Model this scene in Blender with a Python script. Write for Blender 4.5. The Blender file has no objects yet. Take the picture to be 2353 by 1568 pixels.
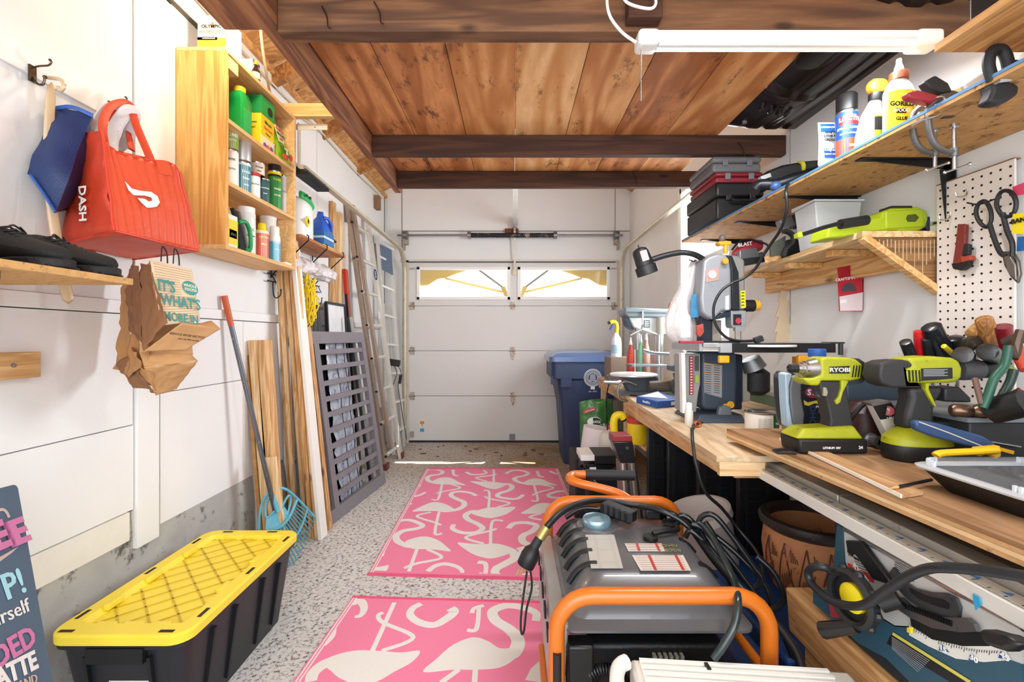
import bpy,bmesh,math,random
from mathutils import Vector as V,Matrix,noise as mnoise
random.seed(7)
SC = bpy.context.scene
COL = SC.collection
F,CX,CY,CH = 1050.0,1178.0,775.0,1.235
# ---------------------------------------------------------------- camera
cam = bpy.data.objects.new('camera',bpy.data.cameras.new('camera')); COL.objects.link(cam)
cam.location = (0,0,CH); cam.rotation_euler = (math.pi/2,0,0)
cam.data.sensor_width = 36; cam.data.lens = 36*F/2353; cam.data.clip_start = .02
cam.data.shift_x = -1.5/2353; cam.data.shift_y = -9/2353
SC.camera = cam
# ---------------------------------------------------------------- world, sun, window daylight, added fill
w = bpy.data.worlds.new('daylight'); SC.world = w; w.use_nodes = True
bg = w.node_tree.nodes['Background']; bg.inputs['Color'].default_value = (.90,.95,1,1); bg.inputs['Strength'].default_value = 1.15
def lamp(name,kind,loc,energy,color=(1,1,1),direction=(0,0,-1),size=None,angle=None):
    l = bpy.data.lights.new(name,kind); l.energy = energy; l.color = color
    if size: l.shape = 'RECTANGLE'; l.size,l.size_y = size
    if angle is not None: l.angle = angle
    o = bpy.data.objects.new(name,l); COL.objects.link(o); o.location = loc
    o.rotation_euler = V(direction).to_track_quat('-Z','Y').to_euler()
    return o
lamp('sun','SUN',(0,8,6),14,(1,.97,.92),(-.22,-.89,-1.86),angle=.01)
lamp('window_daylight','AREA',(1.62,3.26,1.8),47,(.92,.96,1),(-1,.10,-.28),(.95,1.2))
lamp('added_rear_fill','AREA',(-.1,-1.3,1.75),25,(.95,.98,1),(0,1,-.05),(2.4,1.8))  # fill lamp added behind the camera to brighten the room; open rear is invented
SC.view_settings.view_transform = 'Standard'; SC.view_settings.look = 'None'
SC.view_settings.gamma = 1; SC.view_settings.use_curve_mapping = False
SC.view_settings.exposure = 0.90
# ---------------------------------------------------------------- pixel to place
def PY(px,py,Y): return V(((px-CX)*Y/F,Y,CH-(py-CY)*Y/F))
def PZ(px,py,Z):
    Y = (CH-Z)*F/(py-CY); return V(((px-CX)*Y/F,Y,Z))
def PX(px,py,X):
    Y = X*F/(px-CX); return V((X,Y,CH-(py-CY)*Y/F))
# ---------------------------------------------------------------- materials
def rgb(h):
    if isinstance(h,str):
        c = [int(h[i:i+2],16)/255 for i in (0,2,4)]
        return tuple(x/12.92 if x <= .04045 else ((x+.055)/1.055)**2.4 for x in c)
    return h
_mc = {}
def _new(key):
    m = bpy.data.materials.new(key); m.use_nodes = True
    nt = m.node_tree; b = nt.nodes['Principled BSDF']
    return m,nt,b
def _n(nt,t,**kw):
    n = nt.nodes.new(t)
    for k,v in kw.items():
        if k in n.inputs: n.inputs[k].default_value = v
        else: setattr(n,k,v)
    return n
def pm(c,rough=.5,metal=0,var=.12,scale=9,bump=0,bscale=60,emit=0,spots=None,sscale=40,sth=.62,alpha=None,coat=0):
    """plain procedural material: colour c varied by noise, optional dark spots and bump"""
    key = 'm_%s_%s_%s_%s_%s_%s_%s_%s_%s_%s_%s_%s' % (c,rough,metal,var,scale,bump,bscale,emit,spots,sscale,alpha,sth)
    if key in _mc: return _mc[key]
    m,nt,b = _new('paint'); L = nt.links
    col = rgb(c)
    if max(col) < .07: col = tuple(x*.55 for x in col)
    tc = _n(nt,'ShaderNodeTexCoord')
    no = _n(nt,'ShaderNodeTexNoise',Scale=scale,Detail=4.0); L.new(tc.outputs['Object'],no.inputs['Vector'])
    mx = _n(nt,'ShaderNodeMix',data_type='RGBA')
    mx.inputs[6].default_value = (*[x*(1-var) for x in col],1)
    mx.inputs[7].default_value = (*[min(1,x*(1+var*.6)+var*.01) for x in col],1)
    L.new(no.outputs['Fac'],mx.inputs[0]); out = mx.outputs[2]
    if spots:
        n2 = _n(nt,'ShaderNodeTexNoise',Scale=sscale,Detail=6.0,Roughness=.7); L.new(tc.outputs['Object'],n2.inputs['Vector'])
        r = _n(nt,'ShaderNodeMapRange'); r.inputs[1].default_value = sth; r.inputs[2].default_value = sth+.08
        L.new(n2.outputs['Fac'],r.inputs[0])
        m2 = _n(nt,'ShaderNodeMix',data_type='RGBA'); m2.inputs[7].default_value = (*rgb(spots),1)
        L.new(r.outputs[0],m2.inputs[0]); L.new(out,m2.inputs[6]); out = m2.outputs[2]
    L.new(out,b.inputs['Base Color'])
    b.inputs['Roughness'].default_value = rough; b.inputs['Metallic'].default_value = metal
    if coat: b.inputs['Coat Weight'].default_value = coat
    if bump:
        n3 = _n(nt,'ShaderNodeTexNoise',Scale=bscale,Detail=5.0); L.new(tc.outputs['Object'],n3.inputs['Vector'])
        bp = _n(nt,'ShaderNodeBump',Strength=bump,Distance=.004); L.new(n3.outputs['Fac'],bp.inputs['Height']); L.new(bp.outputs[0],b.inputs['Normal'])
    if emit:
        L.new(out,b.inputs['Emission Color']); b.inputs['Emission Strength'].default_value = emit
    if alpha is not None: b.inputs['Alpha'].default_value = alpha
    _mc[key] = m; return m
def wood(c1,c2,axis='Y',scale=1.0,rough=.6,stretch=14,knots='5a3014',dirt=None,dth=.6,contrast=1.0):
    key = 'w_%s_%s_%s_%s_%s_%s_%s_%s' % (c1,c2,axis,scale,stretch,knots,dirt,dth)
    if key in _mc: return _mc[key]
    m,nt,b = _new('wood'); L = nt.links
    tc = _n(nt,'ShaderNodeTexCoord'); mp = _n(nt,'ShaderNodeMapping'); L.new(tc.outputs['Object'],mp.inputs['Vector'])
    s = [stretch*scale]*3; s['XYZ'.index(axis)] = scale; mp.inputs['Scale'].default_value = s
    n1 = _n(nt,'ShaderNodeTexNoise',Scale=1.1,Detail=2.0,Distortion=.6); L.new(mp.outputs[0],n1.inputs['Vector'])
    mul = _n(nt,'ShaderNodeMath',operation='MULTIPLY'); mul.inputs[1].default_value = 26; L.new(n1.outputs['Fac'],mul.inputs[0])
    sn = _n(nt,'ShaderNodeMath',operation='SINE'); L.new(mul.outputs[0],sn.inputs[0])
    mr = _n(nt,'ShaderNodeMapRange'); mr.inputs[1].default_value = -1.3; mr.inputs[2].default_value = 1.0; L.new(sn.outputs[0],mr.inputs[0])
    n2 = _n(nt,'ShaderNodeTexNoise',Scale=9.0,Detail=5.0,Roughness=.65); L.new(mp.outputs[0],n2.inputs['Vector'])
    av = _n(nt,'ShaderNodeMath',operation='MULTIPLY'); L.new(mr.outputs[0],av.inputs[0]); L.new(n2.outputs['Fac'],av.inputs[1])
    ad = _n(nt,'ShaderNodeMath',operation='MULTIPLY'); ad.inputs[1].default_value = 1.5*contrast; L.new(av.outputs[0],ad.inputs[0])
    mx = _n(nt,'ShaderNodeMix',data_type='RGBA',clamp_factor=True)
    mx.inputs[6].default_value = (*rgb(c1),1); mx.inputs[7].default_value = (*rgb(c2),1); L.new(ad.outputs[0],mx.inputs[0])
    # knots
    mp2 = _n(nt,'ShaderNodeMapping'); L.new(tc.outputs['Object'],mp2.inputs['Vector'])
    s2 = [7]*3; s2['XYZ'.index(axis)] = 3; mp2.inputs['Scale'].default_value = s2
    vo = _n(nt,'ShaderNodeTexVoronoi',Scale=1.0); L.new(mp2.outputs[0],vo.inputs['Vector'])
    mr2 = _n(nt,'ShaderNodeMapRange'); mr2.inputs[1].default_value = .05; mr2.inputs[2].default_value = .12; mr2.inputs[3].default_value = .8; mr2.inputs[4].default_value = 0
    L.new(vo.outputs['Distance'],mr2.inputs[0])
    mk = _n(nt,'ShaderNodeMix',data_type='RGBA'); mk.inputs[7].default_value = (*rgb(knots),1)
    L.new(mx.outputs[2],mk.inputs[6]); L.new(mr2.outputs[0],mk.inputs[0]); out = mk.outputs[2]
    if dirt:
        n4 = _n(nt,'ShaderNodeTexNoise',Scale=2.2,Detail=9.0,Roughness=.72); L.new(mp2.outputs[0],n4.inputs['Vector'])
        mr4 = _n(nt,'ShaderNodeMapRange'); mr4.inputs[1].default_value = dth; mr4.inputs[2].default_value = dth+.1; mr4.inputs[4].default_value = .8
        L.new(n4.outputs['Fac'],mr4.inputs[0])
        md = _n(nt,'ShaderNodeMix',data_type='RGBA'); md.inputs[7].default_value = (*rgb(dirt),1)
        L.new(out,md.inputs[6]); L.new(mr4.outputs[0],md.inputs[0]); out = md.outputs[2]
    L.new(out,b.inputs['Base Color']); b.inputs['Roughness'].default_value = rough
    bp = _n(nt,'ShaderNodeBump',Strength=.25,Distance=.002); L.new(av.outputs[0],bp.inputs['Height']); L.new(bp.outputs[0],b.inputs['Normal'])
    _mc[key] = m; return m
def glass(c='ffffff',opacity=.15,rough=.03):
    key = 'g_%s_%s_%s' % (c,opacity,rough)
    if key in _mc: return _mc[key]
    m,nt,b = _new('clear'); L = nt.links
    b.inputs['Base Color'].default_value = (*rgb(c),1); b.inputs['Roughness'].default_value = rough
    tr = _n(nt,'ShaderNodeBsdfTransparent'); tr.inputs[0].default_value = (*[.6+.4*x for x in rgb(c)],1)
    ms = _n(nt,'ShaderNodeMixShader'); ms.inputs[0].default_value = opacity
    L.new(tr.outputs[0],ms.inputs[1]); L.new(b.outputs[0],ms.inputs[2])
    L.new(ms.outputs[0],nt.nodes['Material Output'].inputs['Surface'])
    _mc[key] = m; return m
def weave(c,scale=260):
    key = 'wv_%s_%s' % (c,scale)
    if key in _mc: return _mc[key]
    m,nt,b = _new('weave'); L = nt.links
    tc = _n(nt,'ShaderNodeTexCoord'); mp = _n(nt,'ShaderNodeMapping'); mp.inputs['Rotation'].default_value = (0,0,.5)
    L.new(tc.outputs['Object'],mp.inputs['Vector'])
    br = _n(nt,'ShaderNodeTexBrick',Scale=scale/2.0); L.new(mp.outputs[0],br.inputs['Vector'])
    cc = rgb(c)
    br.inputs['Color1'].default_value = (*cc,1); br.inputs['Color2'].default_value = (*[x*.93 for x in cc],1)
    br.inputs['Mortar'].default_value = (*[x*.86 for x in cc],1); br.inputs['Mortar Size'].default_value = .05
    L.new(br.outputs['Color'],b.inputs['Base Color']); b.inputs['Roughness'].default_value = .75
    bp = _n(nt,'ShaderNodeBump',Strength=.3,Distance=.002); L.new(br.outputs['Fac'],bp.inputs['Height']); bp.invert = True; L.new(bp.outputs[0],b.inputs['Normal'])
    _mc[key] = m; return m
# ---------------------------------------------------------------- mesh builder
def rotz(a): return Matrix.Rotation(a,3,'Z')
class M:
    def __init__(s): s.v = []; s.f = []; s.mi = []; s.m = 0
    def mat(s,i): s.m = i; return s
    def add(s,vs,fs):
        n = len(s.v); s.v += [V(v) for v in vs]
        for f in fs: s.f.append(tuple(i+n for i in f)); s.mi.append(s.m)
        return s
    def box(s,c,d,R=None):
        c = V(c); h = V(d)/2
        vs = [V((x*h.x,y*h.y,z*h.z)) for x in (-1,1) for y in (-1,1) for z in (-1,1)]
        if R is not None: vs = [R @ v for v in vs]
        return s.add([c+v for v in vs],[(0,1,3,2),(4,6,7,5),(0,4,5,1),(2,3,7,6),(0,2,6,4),(1,5,7,3)])
    def bx(s,x0,x1,y0,y1,z0,z1): return s.box(((x0+x1)/2,(y0+y1)/2,(z0+z1)/2),(abs(x1-x0),abs(y1-y0),abs(z1-z0)))
    def hexa(s,b,t):
        """8 corner solid: bottom ring b (4), top ring t (4)"""
        return s.add(list(b)+list(t),[(3,2,1,0),(4,5,6,7),(0,1,5,4),(1,2,6,5),(2,3,7,6),(3,0,4,7)])
    def bar(s,p0,p1,wd,th,up=(0,0,1)):
        p0 = V(p0); p1 = V(p1); d = (p1-p0).normalized(); up = V(up)
        if abs(d.dot(up)) > .99: up = V((0,1,0))
        a = d.cross(up).normalized(); b = a.cross(d).normalized(); r = []
        for p in (p0,p1): r.append([p+a*x*wd/2+b*y*th/2 for x,y in ((-1,-1),(1,-1),(1,1),(-1,1))])
        return s.hexa(r[0],r[1])
    def loft(s,rings,caps=True,closed=False):
        n = len(rings[0]); vs = [p for r in rings for p in r]; fs = []; k = len(rings)
        for i in range(k if closed else k-1):
            i2 = (i+1) % k
            for j in range(n):
                fs.append((i*n+j,i*n+(j+1) % n,i2*n+(j+1) % n,i2*n+j))
        if caps and not closed: fs.append(tuple(range(n))[::-1]); fs.append(tuple((k-1)*n+j for j in range(n)))
        return s.add(vs,fs)
    def tube(s,pts,r,n=8,closed=False,smooth=0,flat=None):
        pts = [V(p) for p in pts]
        if smooth: pts = spline(pts,smooth,closed)
        k = len(pts); rs = r if isinstance(r,(list,tuple)) else [r]*k
        if len(rs) != k: rs = [rs[0]+(rs[-1]-rs[0])*i/(k-1) if len(rs) == 2 else rs[min(len(rs)-1,int(i*len(rs)/k))] for i in range(k)]
        tans = []
        for i in range(k):
            a = pts[(i-1) % k] if (closed or i > 0) else pts[i]; b = pts[(i+1) % k] if (closed or i < k-1) else pts[i]
            t = (b-a); tans.append(t.normalized() if t.length > 1e-9 else V((0,0,1)))
        nrm = tans[0].orthogonal().normalized()
        if flat is not None:
            nrm = V(flat[2]) - tans[0]*V(flat[2]).dot(tans[0]); nrm.normalize()
        rings = []
        for i in range(k):
            nrm = (nrm-tans[i]*nrm.dot(tans[i]))
            nrm = nrm.normalized() if nrm.length > 1e-6 else tans[i].orthogonal().normalized()
            bi = tans[i].cross(nrm); fa,fb = (flat[0],flat[1]) if flat else (1,1)
            rings.append([pts[i]+(nrm*math.cos(2*math.pi*j/n+.39)*fa+bi*math.sin(2*math.pi*j/n+.39)*fb)*rs[i] for j in range(n)])
        return s.loft(rings,True,closed)
    def cyl(s,p0,p1,r0,r1=None,n=20):
        p0 = V(p0); p1 = V(p1); d = (p1-p0).normalized(); a = d.orthogonal().normalized(); b = d.cross(a)
        r1 = r0 if r1 is None else r1
        return s.loft([[p+(a*math.cos(2*math.pi*j/n)+b*math.sin(2*math.pi*j/n))*r for j in range(n)] for p,r in ((p0,r0),(p1,r1))])
    def lathe(s,prof,o=(0,0,0),ax=(0,0,1),n=28,sx=1.0,sy=1.0,a0=0.0,a1=None,ring=False):
        """profile [(r, h)]; a0..a1 restricts to an angular band (for labels)"""
        o = V(o); ax = V(ax).normalized()
        a = V((1,0,0)) if abs(ax.z) > .9 else ax.orthogonal().normalized()
        a = (a-ax*a.dot(ax)).normalized(); b = ax.cross(a)
        if a1 is None:
            rings = [[o+ax*h+(a*math.cos(2*math.pi*j/n)*sx+b*math.sin(2*math.pi*j/n)*sy)*max(r,1e-5) for j in range(n)] for r,h in prof]
            return s.loft(rings,not ring,ring)
        vs = []; fs = []
        for r,h in prof:
            for j in range(n+1):
                t = a0+(a1-a0)*j/n; vs.append(o+ax*h+(a*math.cos(t)*sx+b*math.sin(t)*sy)*r)
        for i in range(len(prof)-1):
            for j in range(n): fs.append((i*(n+1)+j,i*(n+1)+j+1,(i+1)*(n+1)+j+1,(i+1)*(n+1)+j))
        return s.add(vs,fs)
    def prism(s,pts,vec):
        """polygon of 3D points extruded along vec"""
        n = len(pts); pts = [V(p) for p in pts]; vec = V(vec)
        return s.add(pts+[p+vec for p in pts],[tuple(range(n))[::-1],tuple(range(n,2*n))]+[(j,(j+1) % n,n+(j+1) % n,n+j) for j in range(n)])
    def poly(s,pts): return s.add([V(p) for p in pts],[tuple(range(len(pts)))])
    def grid(s,fn,nu,nv,cu=False):
        vs = [fn(i/nu,j/nv) for i in range(nu+1) for j in range(nv+1)]
        return s.add(vs,[(i*(nv+1)+j,(i+1)*(nv+1)+j,(i+1)*(nv+1)+j+1,i*(nv+1)+j+1) for i in range(nu) for j in range(nv)])
    def ball(s,c,r,n=14,R=None):
        c = V(c); r = V((r,r,r)) if isinstance(r,(int,float)) else V(r); vs = []; k = n//2
        rings = []
        for i in range(k+1):
            t = math.pi*i/k; q = []
            for j in range(n):
                p = V((math.sin(t)*math.cos(2*math.pi*j/n)*r.x,math.sin(t)*math.sin(2*math.pi*j/n)*r.y,math.cos(t)*r.z))
                if i in (0,k): p += V((math.cos(2*math.pi*j/n),math.sin(2*math.pi*j/n),0))*1e-5
                q.append(c+(R @ p if R is not None else p))
            rings.append(q)
        return s.loft(rings,True)
    def text(s,txt,o,ux,uy,size,ext=.0006,align='CENTER',bold=.0,xs=1.0,spacing=1.0):
        """letters in the plane o, ux (reading direction), uy (up); size = letter height"""
        cu = bpy.data.curves.new('t','FONT'); cu.body = txt; cu.size = size*1.38; cu.extrude = ext; cu.offset = bold*size
        cu.align_x = align; cu.align_y = 'CENTER'; cu.resolution_u = 2; cu.space_character = spacing
        ob = bpy.data.objects.new('t',cu); me = ob.to_mesh()
        o = V(o); ux = V(ux).normalized(); uy = V(uy); uy = (uy-ux*uy.dot(ux)).normalized(); uz = ux.cross(uy)
        s.add([o+ux*v.co.x*xs+uy*v.co.y+uz*(v.co.z+ext) for v in me.vertices],[tuple(p.vertices) for p in me.polygons])
        ob.to_mesh_clear(); bpy.data.objects.remove(ob); bpy.data.curves.remove(cu)
        return s
    def obj(s,name,mats,parent=None,bevel=0,sub=0,smooth=40,world=True,seg=2,label=None,solid=0):
        if not isinstance(mats,(list,tuple)): mats = [mats]
        me = bpy.data.meshes.new(name); vs = s.v
        if world and parent is not None:
            mw = Matrix.Identity(4); p = parent
            while p is not None: mw = p.matrix_basis @ mw; p = p.parent
            mi = mw.inverted(); vs = [mi @ v for v in vs]
        me.from_pydata([tuple(v) for v in vs],[],s.f)
        for m in mats: me.materials.append(m)
        if len(mats) > 1: me.polygons.foreach_set('material_index',[min(i,len(mats)-1) for i in s.mi])
        bm = bmesh.new(); bm.from_mesh(me); bmesh.ops.recalc_face_normals(bm,faces=bm.faces); bm.to_mesh(me); bm.free()
        o = bpy.data.objects.new(name,me); COL.objects.link(o)
        if parent is not None: o.parent = parent
        elif world == 'base' or parent is None:
            # origin at the base centre of the thing
            xs = [v[0] for v in vs]; ys = [v[1] for v in vs]; zs = [v[2] for v in vs]
            c = V(((min(xs)+max(xs))/2,(min(ys)+max(ys))/2,min(zs)))
            for v in me.vertices: v.co -= c
            o.location = c
        if smooth:
            me.polygons.foreach_set('use_smooth',[True]*len(me.polygons)); me.set_sharp_from_angle(angle=math.radians(smooth))
        if solid:
            md = o.modifiers.new('s','SOLIDIFY'); md.thickness = solid; md.offset = 0
        if sub:
            md = o.modifiers.new('u','SUBSURF'); md.levels = sub; md.render_levels = sub
        if bevel:
            md = o.modifiers.new('b','BEVEL'); md.width = bevel; md.segments = seg; md.limit_method = 'ANGLE'; md.angle_limit = math.radians(40)
        if label: o['label'] = label
        return o
def spline(pts,k=6,closed=False):
    out = []; n = len(pts)
    g = (lambda i: pts[i % n]) if closed else (lambda i: pts[max(0,min(n-1,i))])
    for i in range(n if closed else n-1):
        p0,p1,p2,p3 = g(i-1),g(i),g(i+1),g(i+2)
        for j in range(k):
            t = j/k
            out.append(.5*((2*p1)+(p2-p0)*t+(2*p0-5*p1+4*p2-p3)*t*t+(3*p1-p0-3*p2+p3)*t**3))
    if not closed: out.append(pts[-1].copy())
    return out
def tag(o,label,cat,group=None,kind=None):
    o['label'] = label; o['category'] = cat
    if group: o['group'] = group
    if kind: o['kind'] = kind
    return o
def thing(name,label,cat,loc=(0,0,0),rz=0,group=None):
    o = bpy.data.objects.new(name,None); COL.objects.link(o); o.empty_display_size = .05
    o.location = loc; o.rotation_euler = (0,0,rz); return tag(o,label,cat,group)
def struct(name,m,mats,bevel=0,parent=None,**k):
    o = m.obj(name,mats,parent,bevel=bevel,**k)
    if parent is None: o['kind'] = 'structure'
    return o
def dup(root,loc,rz=0,label=None,group=None,scale=None):
    r = root.copy(); COL.objects.link(r); r.location = loc; r.rotation_euler = (0,0,rz)
    if scale: r.scale = (scale,)*3
    if label: r['label'] = label
    if group: r['group'] = group
    for ch in list(root.children):
        c = ch.copy(); COL.objects.link(c); c.parent = r
        for g in ch.children:
            d = g.copy(); COL.objects.link(d); d.parent = c
    return r
# common materials
BLK = pm('1a1b1e',.45); BLK2 = pm('2a2b2f',.6); WHT = pm('f2f2ef',.45,var=.05); CHR = pm('c9cacc',.25,1,var=.1)
STL = pm('8f9094',.4,.9,var=.2); ALU = pm('c4c2be',.42,.75,var=.15,spots='8d8a84',sscale=18); YEL = pm('f5d21c',.45)
# ================================================================= THE ROOM
XL,XR,YD,YB = -1.5,1.37,5.36,-.9
WALL = pm('e9eaea',.8,var=.06,scale=3,bump=.25,bscale=30,spots='8d877c',sscale=13,sth=.76)
WALL2 = pm('edeeee',.75,var=.05,scale=4,bump=.15,bscale=40,spots='958f85',sscale=15,sth=.77)
CONC = pm('b9b7b2',.9,var=.4,scale=5,bump=1,bscale=14,spots='5a5650',sscale=7,sth=.56)
def floor_mat():
    m,nt,b = _new('aggregate_concrete'); L = nt.links
    tc = _n(nt,'ShaderNodeTexCoord')
    vo = _n(nt,'ShaderNodeTexNoise',Scale=58.0,Detail=6.0,Roughness=.8); L.new(tc.outputs['Object'],vo.inputs['Vector'])
    cr = _n(nt,'ShaderNodeValToRGB'); L.new(vo.outputs['Fac'],cr.inputs[0])
    e = cr.color_ramp; e.elements[0].position = .38; e.elements[0].color = (*rgb('242220'),1); e.elements[1].position = .50; e.elements[1].color = (*rgb('dddcda'),1)
    x = e.elements.new(.435); x.color = (*rgb('a3a19e'),1)
    n2 = _n(nt,'ShaderNodeTexNoise',Scale=1.3,Detail=4.0); L.new(tc.outputs['Object'],n2.inputs['Vector'])
    # earthy dirt gathers by the big door, near x=.5..1, y>4
    sp = _n(nt,'ShaderNodeSeparateXYZ'); L.new(tc.outputs['Object'],sp.inputs[0])
    a = _n(nt,'ShaderNodeMapRange'); a.inputs[1].default_value = .7; a.inputs[2].default_value = 1.9; L.new(sp.outputs['Y'],a.inputs[0])
    bq = _n(nt,'ShaderNodeMapRange'); bq.inputs[1].default_value = -.9; bq.inputs[2].default_value = .6; bq.inputs[3].default_value = .35; L.new(sp.outputs['X'],bq.inputs[0])
    mu = _n(nt,'ShaderNodeMath',operation='MULTIPLY'); L.new(a.outputs[0],mu.inputs[0]); L.new(bq.outputs[0],mu.inputs[1])
    ad = _n(nt,'ShaderNodeMath',operation='MULTIPLY_ADD'); L.new(n2.outputs['Fac'],ad.inputs[0]); L.new(mu.outputs[0],ad.inputs[1]); ad.inputs[2].default_value = 0
    ad2 = _n(nt,'ShaderNodeMath',operation='MULTIPLY',use_clamp=True); ad2.inputs[1].default_value = 1.9; L.new(ad.outputs[0],ad2.inputs[0])
    mx = _n(nt,'ShaderNodeMix',data_type='RGBA',blend_type='MULTIPLY'); mx.inputs[7].default_value = (*rgb('b08a5c'),1)
    L.new(ad2.outputs[0],mx.inputs[0]); L.new(cr.outputs[0],mx.inputs[6])
    L.new(mx.outputs[2],b.inputs['Base Color']); b.inputs['Roughness'].default_value = .85
    bp = _n(nt,'ShaderNodeBump',Strength=.9,Distance=.004); L.new(vo.outputs['Fac'],bp.inputs['Height']); L.new(bp.outputs[0],b.inputs['Normal'])
    return m
struct('floor',M().bx(XL-.15,XR+.15,YB,YD+.2,-.1,0),floor_mat(),smooth=0)
struct('ground',M().bx(-9,9,YD+.2,16,-.12,-.02),pm('b8b4ac',.9,bump=.4),smooth=0)
# left wall: concrete stub, sheathing boards, battens
LW = M()
LW.bx(XL-.06,XL,YB,YD,.55,2.86)
m = struct('wall_left',LW,pm('6f6a63',.9),smooth=0)
c = M()   # rough concrete curb, uneven face
def curb(u,v):
    y = YB+(YD-YB)*u; z = .56*v
    return V((XL+.03*(1-v)+.012*mnoise.noise(V((y*3,z*5,0))),y,z))
c.grid(curb,90,8); c.bx(XL-.14,XL-.02,YB,YD,0,.55)
struct('trim_curb',c,CONC)
p = M().bx(XL-.01,XL+.012,YB,1.793,.56,.889).bx(XL-.01,XL+.012,YB,1.79,.893,1.322); struct('trim_panel_low_near',p,WALL,parent=m)
p = M().bx(XL-.01,XL+.016,YB,1.77,.447,.556); struct('trim_sill_board',p,pm('eae7df',.8,var=.12,spots='5a4636',sscale=6,sth=.68,bump=.5,bscale=14),parent=m)
p = M().bx(XL-.01,XL+.022,1.80,1.912,.40,1.322); struct('trim_vertical_board',p,WALL2,parent=m,bevel=.002)
p = M().bx(XL-.01,XL+.012,1.93,2.52,.445,.997).bx(XL-.01,XL+.012,1.93,2.52,1.001,1.322).bx(XL-.01,XL+.012,2.524,5.36,.445,1.322); struct('trim_panel_low_far',p,WALL2,parent=m)
p = M().bx(XL-.01,XL+.022,YB,5.3,1.326,1.374); struct('trim_batten_low',p,WALL2,parent=m,bevel=.002)
p = M().bx(XL-.01,XL+.02,YB,1.79,2.04,2.125); struct('trim_batten_high',p,WALL2,parent=m,bevel=.002)
p = M().bx(XL-.01,XL+.010,YB,1.79,1.376,2.68).bx(XL-.01,XL+.014,1.80,1.99,1.376,2.68).bx(XL-.01,XL+.008,1.997,3.48,1.376,2.86).bx(XL-.01,XL+.008,3.485,5.3,1.376,2.86)
struct('trim_panel_high',p,WALL,parent=m)
p = M().bx(XL-.01,XL+.03,YB,2.5,2.69,2.697); struct('trim_ledge',p,pm('4f4b45',.6),parent=m)
# right wall with window opening y 2.80..3.70, z 1.2..2.42
WY0,WY1,WZ0,WZ1 = 2.82,3.70,1.20,2.42
p = M().bx(XR,XR+.1,YB,WY0,0,2.9).bx(XR,XR+.1,WY1,YD+.1,0,2.9).bx(XR,XR+.1,WY0,WY1,0,WZ0).bx(XR,XR+.1,WY0,WY1,WZ1,2.9)
m = struct('wall_right',p,WALL2,smooth=0)
p = M().bx(XR-.004,XR+.006,2.25,2.253,1.3,2.9)
struct('trim_seam',p,pm('a8a39a',.8),parent=m)
wn = M()
for y in (WY0,WY1): wn.bx(XR-.02,XR+.08,y-.035,y+.035,WZ0-.04,WZ1+.04)
for z in (WZ0,WZ1): wn.bx(XR-.02,XR+.08,WY0,WY1,z-.035,z+.035)
wn.bx(XR+.03,XR+.07,WY0,WY1,(WZ0+WZ1)/2-.02,(WZ0+WZ1)/2+.02)
m = struct('window_1',wn,pm('f6f6f3',.5,var=.03),bevel=.003)
M().bx(XR+.05,XR+.055,WY0+.03,WY1-.03,WZ0+.03,WZ1-.03).obj('pane',glass('ffffff',.06),m)
# end wall around the overhead door, door opening x -1.215..1.225, z 0..2.105
DX0,DX1,DZ1 = -1.215,1.225,2.10
p = M().bx(XL-.1,DX0,YD,YD+.1,0,3.9).bx(DX1,XR+.1,YD,YD+.1,0,3.9).bx(DX0,DX1,YD,YD+.1,DZ1,3.9)
m = struct('wall_back',p,WALL,smooth=0)
SEAM = pm('5d5650',.9)
p = M().bx(-1.29,1.37,YD-.006,YD+.002,2.475,2.482).bx(-1.30,-1.295,YD-.006,YD+.002,2.14,3.1).bx(1.20,1.204,YD-.006,YD+.002,2.49,3.4)
struct('trim_wall_seam',p,SEAM,parent=m)
p = M().bx(-1.29,1.23,YD-.03,YD,2.115,2.14).bx(DX0-.03,DX0,YD-.03,YD,0,2.13).bx(DX1,DX1+.03,YD-.03,YD,0,2.13)
struct('trim_door_stop',p,pm('d8d3c8',.7,spots='6a5a48',sscale=12,sth=.68),parent=m)
struct('trim_gap',M().bx(-1.28,1.2,YD-.034,YD-.028,2.106,2.116),pm('2a2724',.9),parent=m)
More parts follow.
